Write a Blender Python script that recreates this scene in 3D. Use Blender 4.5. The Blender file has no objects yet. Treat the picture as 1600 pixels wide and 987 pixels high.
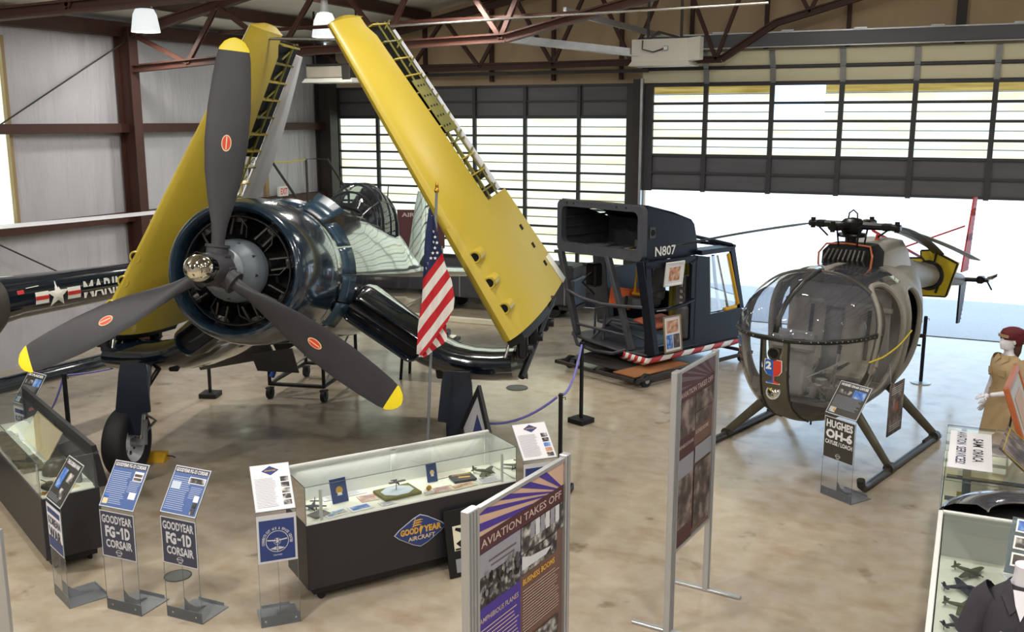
import bpy, math, random
from mathutils import Matrix, Vector
random.seed(7)
S = bpy.context.scene
# ---------------------------------------------------------------- camera
cam_d = bpy.data.cameras.new('camera')
cam = bpy.data.objects.new('camera', cam_d)
S.collection.objects.link(cam)
S.camera = cam
cam_d.sensor_width = 36.0
cam_d.lens = 36.0 * 1550.0 / 1600.0
cam_d.clip_start = 0.1
cam_d.clip_end = 400
cam.location = (0, 0, 4.0)
cam.rotation_euler = (math.radians(90 - 11.2), 0, math.radians(25.0))
# ---------------------------------------------------------------- light
S.view_settings.view_transform = 'Standard'
S.view_settings.look = 'None'
S.view_settings.gamma = 1.0
S.view_settings.use_curve_mapping = False
S.view_settings.exposure = 0.0
SKY = 3.1
SUN = 6.0
LAMP = 96.0
W = bpy.data.worlds.new('sky')
S.world = W
W.use_nodes = True
bg = W.node_tree.nodes['Background']
bg.inputs[0].default_value = (0.56, 0.77, 1.0, 1)
bg.inputs[1].default_value = SKY
sun_d = bpy.data.lights.new('sun', 'SUN')
sun_d.energy = SUN
sun_d.angle = math.radians(1.0)
sun_d.color = (1.0, 0.95, 0.87)
sun_o = bpy.data.objects.new('sun', sun_d)
S.collection.objects.link(sun_o)
sun_o.rotation_euler = (math.radians(26), math.radians(8), 0)   # from behind the building, high
def hexc(h):
    h = h.lstrip('#')
    r = []
    for i in (0, 2, 4):
        x = int(h[i:i + 2], 16) / 255.0
        r.append(x / 12.92 if x <= 0.04045 else ((x + 0.055) / 1.055) ** 2.4)
    return (r[0], r[1], r[2], 1.0)

# ---------------------------------------------------------------- helpers
MATS = {}
def mat(name, col, rough=0.5, metal=0.0, spec=0.5, coat=0.0, var=None, bump=None, trans=None):
    """var=(scale, amount, second colour, (sx,sy,sz)); bump=(scale, strength, (sx,sy,sz))"""
    m = bpy.data.materials.new(name)
    m.use_nodes = True
    nt = m.node_tree
    b = nt.nodes['Principled BSDF']
    c = hexc(col) if isinstance(col, str) else col
    b.inputs['Base Color'].default_value = c
    b.inputs['Roughness'].default_value = rough
    b.inputs['Metallic'].default_value = metal
    b.inputs['Specular IOR Level'].default_value = spec
    b.inputs['Coat Weight'].default_value = coat
    b.inputs['Coat Roughness'].default_value = 0.05
    tc = None
    if var or bump:
        tc = nt.nodes.new('ShaderNodeTexCoord')
    def noise(scale, sc, detail=5.0, kind='ShaderNodeTexNoise'):
        mp = nt.nodes.new('ShaderNodeMapping')
        mp.inputs['Scale'].default_value = sc
        nt.links.new(tc.outputs['Object'], mp.inputs[0])
        n = nt.nodes.new(kind)
        n.inputs['Scale'].default_value = scale
        if 'Detail' in n.inputs: n.inputs['Detail'].default_value = detail
        nt.links.new(mp.outputs[0], n.inputs['Vector'])
        return n
    if var:
        sc, am, c2 = var[:3]
        n = noise(sc, var[3] if len(var) > 3 else (1, 1, 1))
        r = nt.nodes.new('ShaderNodeValToRGB')
        r.color_ramp.elements[0].position = 0.5 - 0.5 * am
        r.color_ramp.elements[1].position = 0.5 + 0.5 * am
        r.color_ramp.elements[0].color = c
        r.color_ramp.elements[1].color = hexc(c2)
        nt.links.new(n.outputs[0], r.inputs[0])
        nt.links.new(r.outputs[0], b.inputs['Base Color'])
    if bump:
        n = noise(bump[0], bump[2] if len(bump) > 2 else (1, 1, 1), 3.0)
        bp = nt.nodes.new('ShaderNodeBump')
        bp.inputs['Strength'].default_value = bump[1]
        bp.inputs['Distance'].default_value = bump[3] if len(bump) > 3 else 0.02
        nt.links.new(n.outputs[0], bp.inputs['Height'])
        nt.links.new(bp.outputs[0], b.inputs['Normal'])
    MATS[name] = m
    return m

def glassmat(name, tint, refl=1.0, haze=0.0, hazecol='#c8d4e4', rough=0.0):
    """thin clear sheet: transparent with a Fresnel reflection and a little haze"""
    m = bpy.data.materials.new(name)
    m.use_nodes = True
    nt = m.node_tree
    nt.nodes.clear()
    out = nt.nodes.new('ShaderNodeOutputMaterial')
    tr = nt.nodes.new('ShaderNodeBsdfTransparent')
    tr.inputs[0].default_value = hexc(tint)
    gl = nt.nodes.new('ShaderNodeBsdfGlossy')
    gl.inputs['Roughness'].default_value = rough
    gl.inputs[0].default_value = (1, 1, 1, 1)
    df = nt.nodes.new('ShaderNodeBsdfDiffuse')
    df.inputs[0].default_value = hexc(hazecol)
    mh = nt.nodes.new('ShaderNodeMixShader')
    mh.inputs[0].default_value = haze
    nt.links.new(tr.outputs[0], mh.inputs[1])
    nt.links.new(df.outputs[0], mh.inputs[2])
    fr = nt.nodes.new('ShaderNodeFresnel')
    fr.inputs[0].default_value = 1.45
    mu = nt.nodes.new('ShaderNodeMath')
    mu.operation = 'MULTIPLY'
    mu.inputs[1].default_value = refl
    nt.links.new(fr.outputs[0], mu.inputs[0])
    mx = nt.nodes.new('ShaderNodeMixShader')
    nt.links.new(mu.outputs[0], mx.inputs[0])
    nt.links.new(mh.outputs[0], mx.inputs[1])
    nt.links.new(gl.outputs[0], mx.inputs[2])
    nt.links.new(mx.outputs[0], out.inputs[0])
    MATS[name] = m

def noisemat(name, scale, stops, rough=0.6, sc=(1, 1, 1), detail=4.0, kind='noise'):
    """multi-stop colour ramp driven by a noise: printed photographs, camouflage, papers"""
    m = bpy.data.materials.new(name)
    m.use_nodes = True
    nt = m.node_tree
    b = nt.nodes['Principled BSDF']
    b.inputs['Roughness'].default_value = rough
    tc = nt.nodes.new('ShaderNodeTexCoord')
    mp = nt.nodes.new('ShaderNodeMapping')
    mp.inputs['Scale'].default_value = sc
    nt.links.new(tc.outputs['Object'], mp.inputs[0])
    n = nt.nodes.new('ShaderNodeTexNoise')
    n.inputs['Scale'].default_value = scale
    n.inputs['Detail'].default_value = detail
    nt.links.new(mp.outputs[0], n.inputs['Vector'])
    r = nt.nodes.new('ShaderNodeValToRGB')
    cr = r.color_ramp
    while len(cr.elements) < len(stops): cr.elements.new(0.5)
    for e, (p, c) in zip(cr.elements, stops):
        e.position = p; e.color = hexc(c)
    nt.links.new(n.outputs[0], r.inputs[0])
    nt.links.new(r.outputs[0], b.inputs['Base Color'])
    MATS[name] = m

def T(x=0, y=0, z=0): return Matrix.Translation((x, y, z))
def RX(d): return Matrix.Rotation(math.radians(d), 4, 'X')
def RY(d): return Matrix.Rotation(math.radians(d), 4, 'Y')
def RZ(d): return Matrix.Rotation(math.radians(d), 4, 'Z')
def SC(x, y, z): return Matrix.Diagonal((x, y, z, 1))
def lerp(a, b, t): return tuple(p + (q - p) * t for p, q in zip(a, b))
FONT_CACHE = {}

class B:
    """collects shapes, then links them as ONE mesh object"""
    def __init__(s, m=None, M=None):
        s.v = []; s.f = []; s.mi = []; s.names = []; s.cur = 0
        s.M = M or Matrix.Identity(4)
        if m: s.mat(m)
    def mat(s, n):
        if n not in s.names: s.names.append(n)
        s.cur = s.names.index(n)
        return s
    def add(s, vs, fs):
        o = len(s.v)
        s.v += [tuple(s.M @ Vector(p)) for p in vs]
        s.f += [tuple(i + o for i in f) for f in fs]
        s.mi += [s.cur] * len(fs)
        return s
    def box(s, c, d, R=None, ch=0.0):
        x, y, z = d[0] / 2, d[1] / 2, d[2] / 2
        if ch:
            k = min(ch, x * .9, y * .9, z * .9)
            pts = []
            for sx in (-1, 1):
                for sy in (-1, 1):
                    for sz in (-1, 1):
                        pts += [(sx * x, sy * (y - k), sz * (z - k)), (sx * (x - k), sy * y, sz * (z - k)), (sx * (x - k), sy * (y - k), sz * z)]
            idx = lambda a, b, c_, q: ((a > 0) * 4 + (b > 0) * 2 + (c_ > 0)) * 3 + q
            fs = []
            for q, (u, w) in enumerate(((1, 2), (0, 2), (0, 1))):
                for sg in (-1, 1):
                    loop = []
                    for a, b in ((-1, -1), (1, -1), (1, 1), (-1, 1)):
                        t = [0, 0, 0]; t[q] = sg; t[u] = a; t[w] = b
                        loop.append(idx(*t, q))
                    fs.append(tuple(loop))
            for q in range(3):      # edges parallel to axis q
                u, w = [i for i in range(3) if i != q]
                for a in (-1, 1):
                    for b in (-1, 1):
                        t0 = [0, 0, 0]; t0[q] = -1; t0[u] = a; t0[w] = b
                        t1 = list(t0); t1[q] = 1
                        fs.append((idx(*t0, u), idx(*t1, u), idx(*t1, w), idx(*t0, w)))
            for a in (-1, 1):
                for b in (-1, 1):
                    for c_ in (-1, 1):
                        fs.append((idx(a, b, c_, 0), idx(a, b, c_, 1), idx(a, b, c_, 2)))
            vs = pts
        else:
            vs = [(sx * x, sy * y, sz * z) for sx in (-1, 1) for sy in (-1, 1) for sz in (-1, 1)]
            fs = [(0, 1, 3, 2), (4, 6, 7, 5), (0, 4, 5, 1), (2, 3, 7, 6), (0, 2, 6, 4), (1, 5, 7, 3)]
        R = R or Matrix.Identity(4)
        vs = [tuple(Vector(c) + (R.to_3x3() @ Vector(p))) for p in vs]
        return s.add(vs, fs)
    def tube(s, pts, r, n=8, closed=False, cap=True, flat=None):
        P = [Vector(p) for p in pts]
        k = len(P)
        rs = r if isinstance(r, (list, tuple)) else [r] * k
        tang = []
        for i in range(k):
            a = P[(i - 1) % k] if (closed or i > 0) else P[i]
            b = P[(i + 1) % k] if (closed or i < k - 1) else P[i]
            tang.append((b - a).normalized())
        up = Vector((0, 0, 1)) if abs(tang[0].z) < 0.9 else Vector((1, 0, 0))
        nx = tang[0].cross(up).normalized()
        vs = []
        for i in range(k):
            t = tang[i]
            nx = (nx - t * nx.dot(t)).normalized()
            ny = t.cross(nx)
            for j in range(n):
                a = 2 * math.pi * (j + .5) / n
                ca, sa = math.cos(a) * rs[i], math.sin(a) * rs[i]
                if flat: ca *= flat
                vs.append(tuple(P[i] + nx * ca + ny * sa))
        fs = []
        for i in range(k if closed else k - 1):
            for j in range(n):
                a, b = i * n + j, i * n + (j + 1) % n
                c, d = ((i + 1) % k) * n + (j + 1) % n, ((i + 1) % k) * n + j
                fs.append((a, b, c, d))
        if cap and not closed:
            fs.append(tuple(range(n - 1, -1, -1)))
            fs.append(tuple((k - 1) * n + j for j in range(n)))
        return s.add(vs, fs)
    def cyl(s, p0, p1, r0, r1=None, n=14):
        return s.tube([p0, p1], [r0, r0 if r1 is None else r1], n)
    def loft(s, rings, cap0=True, cap1=True, closed=True):
        n = len(rings[0]); vs = [p for r in rings for p in r]; fs = []
        for i in range(len(rings) - 1):
            for j in range(n if closed else n - 1):
                a, b = i * n + j, i * n + (j + 1) % n
                fs.append((a, b, b + n, a + n))
        if cap0: fs.append(tuple(range(n - 1, -1, -1)))
        if cap1: fs.append(tuple((len(rings) - 1) * n + j for j in range(n)))
        return s.add(vs, fs)
    def rev(s, prof, n=32, A=None, a0=0.0, a1=360.0):
        """profile of (radius, height) turned about local Z; A places it"""
        full = abs(a1 - a0) >= 359.9
        k = n if full else n + 1
        vs = []
        A = A or Matrix.Identity(4)
        for r, h in prof:
            for j in range(k):
                a = math.radians(a0 + (a1 - a0) * j / n)
                vs.append(tuple(A @ Vector((r * math.cos(a), r * math.sin(a), h))))
        fs = []
        for i in range(len(prof) - 1):
            for j in range(n):
                a, b = i * k + j, i * k + (j + 1) % k
                fs.append((a, b, b + k, a + k))
        return s.add(vs, fs)
    def poly(s, pts): return s.add(list(pts), [tuple(range(len(pts)))])
    def prism(s, pts, d):
        """closed outline (3-D points) extruded by the vector d"""
        n = len(pts)
        q = [tuple(Vector(p) + Vector(d)) for p in pts]
        fs = [tuple(range(n - 1, -1, -1)), tuple(range(n, 2 * n))]
        fs += [(i, (i + 1) % n, n + (i + 1) % n, n + i) for i in range(n)]
        return s.add(list(pts) + q, fs)
    def sph(s, c, r, n=16, m=10, A=None):
        if not isinstance(r, (tuple, list)): r = (r, r, r)
        A = A or Matrix.Identity(4)
        vs = []; fs = []
        for i in range(m + 1):
            p = math.pi * i / m
            for j in range(n):
                a = 2 * math.pi * j / n
                q = A.to_3x3() @ Vector((r[0] * math.sin(p) * math.cos(a), r[1] * math.sin(p) * math.sin(a), r[2] * math.cos(p)))
                vs.append(tuple(Vector(c) + q))
        for i in range(m):
            for j in range(n):
                a, b = i * n + j, i * n + (j + 1) % n
                fs.append((a, a + n, b + n, b))
        return s.add(vs, fs)
    def text(s, body, A, w, h, bold=0.0, depth=0.0):
        """flat lettering that fills a w x h box; A maps (x right, y up, z out)"""
        key = (body, round(bold, 3))
        if key not in FONT_CACHE:
            cu = bpy.data.curves.new('letters', 'FONT')
            cu.body = body; cu.size = 1.0; cu.offset = bold; cu.resolution_u = 2
            ob = bpy.data.objects.new('letters', cu)
            S.collection.objects.link(ob)
            me = ob.evaluated_get(bpy.context.evaluated_depsgraph_get()).to_mesh()
            vs = [tuple(v.co) for v in me.vertices]; fs = [tuple(p.vertices) for p in me.polygons]
            FONT_CACHE[key] = (vs, fs)
            bpy.data.objects.remove(ob); bpy.data.curves.remove(cu)
        vs, fs = FONT_CACHE[key]
        if not vs: return s
        x0 = min(v[0] for v in vs); x1 = max(v[0] for v in vs)
        y0 = min(v[1] for v in vs); y1 = max(v[1] for v in vs)
        vs = [tuple(A @ Vector(((v[0] - x0) / (x1 - x0) * w, (v[1] - y0) / (y1 - y0) * h, 0))) for v in vs]
        return s.add(vs, fs)
    def rect(s, A, x, y, w, h, z=0.0):
        return s.poly([tuple(A @ Vector(p)) for p in ((x, y, z), (x + w, y, z), (x + w, y + h, z), (x, y + h, z))])
    def lines(s, A, x, y, w, h, n, fill=0.5, ragged=0.15, z=0.0):
        """n rows of unreadably small print"""
        for i in range(n):
            ww = w * (1 - ragged * random.random())
            s.rect(A, x, y + h - (i + .75) * h / n, ww, h / n * fill, z)
        return s
    def build(s, name, parent=None, ang=35.0, bev=0.0, sub=0, solid=0.0):
        me = bpy.data.meshes.new(name)
        me.from_pydata(s.v, [], s.f)
        for n in s.names: me.materials.append(MATS[n])
        me.polygons.foreach_set('material_index', s.mi)
        me.polygons.foreach_set('use_smooth', [True] * len(s.f))
        import bmesh
        bm = bmesh.new(); bm.from_mesh(me)
        bmesh.ops.remove_doubles(bm, verts=bm.verts, dist=1e-5)
        bmesh.ops.recalc_face_normals(bm, faces=bm.faces)
        bm.to_mesh(me); bm.free()
        me.set_sharp_from_angle(angle=math.radians(ang))
        me.update()
        o = bpy.data.objects.new(name, me)
        S.collection.objects.link(o)
        if parent: o.parent = parent
        if solid:
            md = o.modifiers.new('solid', 'SOLIDIFY'); md.thickness = solid; md.offset = 0
        if bev:
            md = o.modifiers.new('bevel', 'BEVEL'); md.width = bev; md.segments = 2; md.limit_method = 'ANGLE'
        if sub:
            md = o.modifiers.new('sub', 'SUBSURF'); md.levels = sub; md.render_levels = sub
        return o

def tag(o, label, cat, group=None):
    o['label'] = label; o['category'] = cat
    if group: o['group'] = group
    return o
def thing(name, label, cat, loc=(0, 0, 0), rz=0.0, group=None):
    o = bpy.data.objects.new(name, None)
    o.empty_display_size = 0.2
    S.collection.objects.link(o)
    o.location = loc; o.rotation_euler = (0, 0, math.radians(rz))
    return tag(o, label, cat, group)
def struct(b, name, parent=None, **k):
    o = b.build(name, parent, **k)
    if not parent: o['kind'] = 'structure'
    return o
def copy_tree(o, parent=None):
    c = o.copy()
    S.collection.objects.link(c)
    if parent: c.parent = parent
    for ch in list(o.children): copy_tree(ch, c)
    return c

# ---------------------------------------------------------------- materials
def floor_material():
    m = mat('concrete', '#b5a48f', 0.38)
    nt = m.node_tree; b = nt.nodes['Principled BSDF']
    tc = nt.nodes.new('ShaderNodeTexCoord')
    def nz(scale, det, sc=(1, 1, 1)):
        mp = nt.nodes.new('ShaderNodeMapping'); mp.inputs['Scale'].default_value = sc
        nt.links.new(tc.outputs['Object'], mp.inputs[0])
        n = nt.nodes.new('ShaderNodeTexNoise'); n.inputs['Scale'].default_value = scale; n.inputs['Detail'].default_value = det
        nt.links.new(mp.outputs[0], n.inputs['Vector']); return n
    def ramp(n, *st):
        r = nt.nodes.new('ShaderNodeValToRGB'); cr = r.color_ramp
        while len(cr.elements) < len(st): cr.elements.new(.5)
        for e, (p, c) in zip(cr.elements, st): e.position = p; e.color = hexc(c)
        nt.links.new(n.outputs[0], r.inputs[0]); return r
    base = ramp(nz(0.28, 7), (0.30, '#a69c90'), (0.5, '#b4a997'), (0.7, '#c0b39c'))
    fine = ramp(nz(5, 9), (0.25, '#ece6dc'), (0.62, '#ffffff'))
    mud = ramp(nz(1.7, 7, (1, 1.6, 1)), (0.56, '#ffffff'), (0.74, '#c4a070'))
    stain = ramp(nz(2.1, 6), (0.64, '#ffffff'), (0.74, '#94897e'))
    cur = base
    for t, f in ((fine, 1.0), (mud, 0.45), (stain, 0.8)):
        mx = nt.nodes.new('ShaderNodeMixRGB'); mx.blend_type = 'MULTIPLY'; mx.inputs[0].default_value = f
        nt.links.new(cur.outputs[0], mx.inputs[1]); nt.links.new(t.outputs[0], mx.inputs[2]); cur = mx
    nt.links.new(cur.outputs[0], b.inputs['Base Color'])
    rr = ramp(nz(3, 5), (0.3, '#6a6a6a'), (0.7, '#8c8c8c'))
    nt.links.new(rr.outputs[0], b.inputs['Roughness'])
floor_material()
mat('asphalt', '#9a9a9c', 0.9, var=(60, 0.6, '#c2c2c4'))
mat('insulation', '#b4b4b9', 0.45, spec=0.35, bump=(1.4, 0.85, (1, 2.2, 0.45), 0.12), var=(1.1, 0.7, '#c4c4ca', (1, 2.0, 0.6)))
mat('ceiling_insulation', '#eeebe2', 0.6, bump=(1.5, 0.3, (1, 1, 1), 0.06))
mat('kraft_insulation', '#b39c7c', 0.75, var=(1.2, 0.9, '#d0b995', (1.5, 1, 0.25)), bump=(3, 0.3, (1, 1, 0.2), 0.05))
mat('red_oxide', '#3b221b', 0.6, var=(3, 0.8, '#4a2a23'))
mat('red_oxide_light', '#48291f', 0.6, var=(3, 0.8, '#573429'))
mat('dark_steel', '#2c2927', 0.55, var=(4, 0.8, '#3a3532'))
mat('door_metal', '#55565a', 0.5, metal=0.25, var=(1, 0.7, '#63646a', (1, 1, 8)))
mat('door_rail', '#3e3e42', 0.5, metal=0.3)
mat('galvanised', '#9fa3a6', 0.38, metal=0.75, var=(9, 0.6, '#b7bbbe'))
mat('bright_metal', '#c9c8c4', 0.22, metal=0.95)
mat('alu_post', '#b9bbbd', 0.35, metal=0.6)
mat('chrome', '#dcd6c4', 0.06, metal=1.0)
mat('navy_paint', '#0e1822', 0.13, spec=0.75, coat=0.7, bump=(2.6, 0.10, (1, 1, 1), 0.02))
mat('navy_cowl', '#1a2b39', 0.16, spec=0.7, coat=0.6, bump=(2.0, 0.06, (1, 1, 1), 0.02))
mat('navy_flap', '#274052', 0.25, spec=0.6)
mat('navy_matte', '#171d29', 0.35)
mat('blade_black', '#29292e', 0.55, var=(5, 0.6, '#313136'))
mat('tip_yellow', '#f2dc1e', 0.45)
mat('wing_yellow', '#baa22c', 0.38, var=(1.2, 0.8, '#c8b246', (1, 1, 1)))
mat('wing_bare', '#d9d8cc', 0.45)
mat('aileron_silver', '#d4d6dc', 0.4)
mat('zinc_green', '#6d6a2c', 0.55, var=(3, 0.7, '#8a8540'))
mat('black', '#0a0a0b', 0.5)
mat('void_black', '#030303', 0.9)
mat('rubber', '#17171a', 0.7)
mat('grey_case', '#687178', 0.35, spec=0.6)
mat('engine_dark', '#1c1c1e', 0.35, metal=0.5)
mat('engine_mid', '#4a4844', 0.4, metal=0.6)
mat('emblem_red', '#d8402c', 0.5)
mat('emblem_tan', '#e6cfa0', 0.5)
mat('white_paint', '#ecece6', 0.5)
mat('off_white', '#e4dfc8', 0.6)
mat('red_paint', '#c22f2c', 0.45)
mat('blue_paint', '#2b62b8', 0.45)
mat('olive', '#4a4738', 0.4, spec=0.5, var=(2, 0.7, '#5a5644'))
mat('olive_dark', '#35322a', 0.45)
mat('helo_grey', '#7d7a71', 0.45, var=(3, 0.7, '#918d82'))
mat('cabin_grey', '#8d8c88', 0.6, var=(4, 0.7, '#a8a59e'))
mat('seat_mesh', '#a39d8c', 0.7)
mat('dark_blue', '#0a0d17', 0.36, spec=0.35, var=(1.3, 0.7, '#121826'))
mat('frame_grey', '#3c3d42', 0.55, var=(5, 0.6, '#4a4b51'))
mat('interior_grey', '#5b5c5e', 0.6)
mat('orange', '#d5602c', 0.7)
mat('rust_orange', '#a9583a', 0.7)
mat('quilt_yellow', '#8d8232', 0.7)
mat('lamp_shade', '#f4f4f2', 0.5)
mat('strap_yellow', '#e0ad1c', 0.6)
mat('rack_yellow', '#b9a418', 0.5)
mat('case_black', '#26262a', 0.45)
mat('case_black_end', '#1c1c20', 0.45)
mat('case_white', '#e4e6e2', 0.5)
mat('case_bed', '#f2f2e4', 0.6)
mat('case_back', '#b9bdb8', 0.5)
mat('sign_navy', '#3a3d4e', 0.5)
mat('sign_grey', '#3c3d38', 0.5)
mat('sign_blue', '#3f5d96', 0.4, var=(40, 0.6, '#4c6aa4', (1, 1, 6)))
mat('sign_deep_blue', '#2a3d78', 0.45)
mat('paper', '#ecebf0', 0.6)
mat('print_silver', '#c9cbd0', 0.5)
mat('print_grey', '#8d8f98', 0.6)
mat('print_pale', '#a9b6d6', 0.6)
mat('stand_grey', '#85898d', 0.4, metal=0.3)
mat('banner_brown', '#6c5147', 0.55)
mat('banner_purple', '#43308a', 0.55)
mat('banner_tan', '#c3a48f', 0.55)
mat('banner_maroon', '#4c2a2e', 0.55)
mat('banner_text', '#b7a49c', 0.6)
mat('banner_gold', '#d7a53c', 0.6)
mat('banner_muted', '#62555a', 0.55)  # sunburst tone with the shade mixed in; also the printed biplane
mat('old_glory_blue', '#1d2a55', 0.7)
mat('old_glory_red', '#c8202c', 0.7)
mat('wood', '#a8744a', 0.45, var=(3, 0.8, '#8d5a36', (1, 1, 8)))
mat('orange_wood', '#a5562f', 0.4, var=(3, 0.8, '#b8683c', (1, 1, 8)))
mat('plywood', '#d8c795', 0.6, var=(6, 0.8, '#e6d8ac', (6, 1, 1)))
mat('post_tan', '#9c8560', 0.6)
mat('gold', '#c8963c', 0.3, metal=0.8)
mat('mannequin_white', '#dedde4', 0.4)
mat('khaki', '#b39b74', 0.8, bump=(9, 0.3, (1, 1, 1), 0.02), var=(5, .6, '#a58c66'))
mat('maroon_hat', '#5c0f1a', 0.75, bump=(14, 0.6, (1, 1, 1), 0.03))
mat('shirt_black', '#35333a', 0.8, bump=(7, 0.35, (1, 1, 1), 0.03))
mat('hair_brown', '#4a3222', 0.7)
mat('rope_blue', '#7a78c8', 0.7)
mat('rope_yellow', '#d8c22c', 0.6)
mat('pane_yellow', '#e8e3c4', 0.6)
mat('dark_bubble_trim', '#1d1d1a', 0.4)
mat('book_blue', '#22407c', 0.5)
mat('book_dark', '#2a2c34', 0.5)
mat('model_green', '#4c523c', 0.6)
mat('model_navy', '#232c3c', 0.5)
mat('diorama_water', '#c9d6e2', 0.3)
mat('diorama_grass', '#6c6a35', 0.8)
mat('concrete_lid', '#5d625c', 0.6)
mat('asphalt_seam', '#3a3836', 0.8)
mat('heater_beige', '#a8a294', 0.5, var=(4, 0.7, '#beb8aa'))
mat('box_white', '#c9c6bb', 0.4)
mat('exit_red', '#e0524a', 0.5)
noisemat('bw_photo', 14, [(0.3, '#141416'), (0.48, '#4a4848'), (0.56, '#9a9894'), (0.7, '#dcdad4')], sc=(1, 1, 1), detail=8)
noisemat('bw_crowd', 26, [(0.32, '#121214'), (0.5, '#3c3a3c'), (0.6, '#8a8884'), (0.72, '#c4c2bc')], sc=(1, 2, 1), detail=6)
noisemat('sepia_photo', 7, [(0.3, '#2a2424'), (0.5, '#584c48'), (0.66, '#94867e')], detail=7)
noisemat('colour_photo', 12, [(0.3, '#2f5fa0'), (0.45, '#8fb0d0'), (0.55, '#d8d2b0'), (0.68, '#b86a3c')], detail=5)
noisemat('blue_photo', 14, [(0.3, '#2450a8'), (0.5, '#5480c8'), (0.7, '#a8c4e4')], detail=5)
noisemat('tan_photo', 14, [(0.3, '#8a4a30'), (0.5, '#cf9a78'), (0.7, '#e8d0b8')], detail=5)
noisemat('red_photo', 10, [(0.3, '#b06a58'), (0.5, '#d8b0a0'), (0.7, '#ece0d4')], detail=5)
noisemat('aircraft_silhouette', 7, [(0.42, '#101014'), (0.5, '#20222c'), (0.53, '#c8c8cc'), (0.7, '#ececec')], detail=3)
noisemat('camo', 4, [(0.4, '#5c5840'), (0.5, '#84785a'), (0.6, '#464a3a')], detail=3)
glassmat('clear_glass', '#f2f7f5', 1.0, 0.02)
glassmat('acrylic', '#f6f8fa', 0.8, 0.025)
glassmat('acrylic_edge', '#c2cdd2', 0.8, 0.25, '#aab6bc')
glassmat('bubble_upper', '#d2d4da', 1.3, 0.10, '#a6abbc')
glassmat('bubble_lower', '#f2f3f4', 1.1, 0.08, '#c2c9d6')
glassmat('canopy_glass', '#eef2f0', 0.5, 0.03)
glassmat('window_clear', '#f6faff', 0.6, 0.0)
mat('dark_visor', '#7c7e88', 0.10, metal=0.75)
mat('fairing_grey', '#a3a199', 0.45)
mat('case_mirror', '#c6cbc8', 0.03, metal=0.95)

def panel_material(name, col):
    """translucent corrugated fibreglass door light, lit by the daylight behind it"""
    m = bpy.data.materials.new(name); m.use_nodes = True
    nt = m.node_tree; nt.nodes.clear()
    out = nt.nodes.new('ShaderNodeOutputMaterial')
    tl = nt.nodes.new('ShaderNodeBsdfTranslucent'); df = nt.nodes.new('ShaderNodeBsdfDiffuse')
    tc = nt.nodes.new('ShaderNodeTexCoord'); mp = nt.nodes.new('ShaderNodeMapping')
    mp.inputs['Scale'].default_value = (0.6, 1, 9)
    nt.links.new(tc.outputs['Object'], mp.inputs[0])
    n = nt.nodes.new('ShaderNodeTexNoise'); n.inputs['Scale'].default_value = 1.5; n.inputs['Detail'].default_value = 4
    nt.links.new(mp.outputs[0], n.inputs['Vector'])
    r = nt.nodes.new('ShaderNodeValToRGB')
    r.color_ramp.elements[0].position = 0.36; r.color_ramp.elements[0].color = hexc(col[0])
    r.color_ramp.elements[1].position = 0.62; r.color_ramp.elements[1].color = hexc(col[1])
    nt.links.new(n.outputs[0], r.inputs[0])
    nt.links.new(r.outputs[0], tl.inputs[0]); nt.links.new(r.outputs[0], df.inputs[0])
    mx = nt.nodes.new('ShaderNodeMixShader'); mx.inputs[0].default_value = 0.08
    nt.links.new(tl.outputs[0], mx.inputs[1]); nt.links.new(df.outputs[0], mx.inputs[2])
    nt.links.new(mx.outputs[0], out.inputs[0]); MATS[name] = m
_b = MATS['lamp_shade'].node_tree.nodes['Principled BSDF']
_b.inputs['Emission Color'].default_value = (.88, .95, 1, 1); _b.inputs['Emission Strength'].default_value = 0.7   # acrylic shades glow when the lamp is on
panel_material('door_light', ('#fbf0d2', '#fffaea'))
panel_material('door_light_gold_shaded', ('#c2ab74', '#dcc998'))  # golden top row: the door's shadow is painted into this colour
# ================================================================ the hangar
XL, YB, XR, YF = -14.1, 19.84, 13.0, -6.0
EAVE, RIDGE, XRIDGE = 5.75, 8.4, -0.8
def roof_z(x): return EAVE + (RIDGE - EAVE) * (1 - abs(x - XRIDGE) / (XRIDGE - XL))
struct(B('concrete').box(((XL + XR) / 2, (YB + YF) / 2, -0.1), (XR - XL, YB - YF, 0.2)), 'floor')
struct(B('asphalt').box((0, YB + 60.02, -0.14), (240, 120, 0.2)), 'ground')
struct(B('asphalt_seam').box((0.4, YB + .02, -0.02), (13.4, 0.03, 0.06)), 'trim_1')
# left wall, leaving two translucent strips
def wall_grid(b, x, y0, y1, z0, z1):
    b.box((x - .06, (y0 + y1) / 2, (z0 + z1) / 2), (0.12, y1 - y0, z1 - z0))
wl = B('insulation')
wall_grid(wl, XL, YF, 9.9, 0, 5.9); wall_grid(wl, XL, 11.2, 16.15, 0, 5.9); wall_grid(wl, XL, 16.65, YB, 0, 5.9)
wall_grid(wl, XL, 9.9, 11.2, 0, 2.3); wall_grid(wl, XL, 16.15, 16.65, 0, 2.3)
wall_grid(wl, XL, 9.9, 11.2, 5.3, 5.9); wall_grid(wl, XL, 16.15, 16.65, 5.2, 5.9)
struct(wl, 'wall_left')
w1 = struct(B('door_light').box((XL - .05, 10.55, 3.8), (0.02, 1.3, 3.0)), 'window_1')
f = B('post_tan')
f.box((XL + .03, 11.19, 3.8), (0.08, 0.06, 3.0)); f.box((XL + .03, 9.92, 3.8), (0.08, 0.06, 3.0))
f.build('window_frame', w1)
w2 = struct(B('door_light').box((XL - .05, 16.4, 3.75), (0.02, 0.5, 2.9)), 'window_2')
f = B('post_tan'); f.box((XL + .03, 16.66, 3.75), (0.06, 0.05, 2.9)); f.build('window_frame', w2)
struct(B('insulation').box((XR + .06, (YB + YF) / 2, 2.9), (0.12, YB - YF, 5.9)), 'wall_right')
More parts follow.
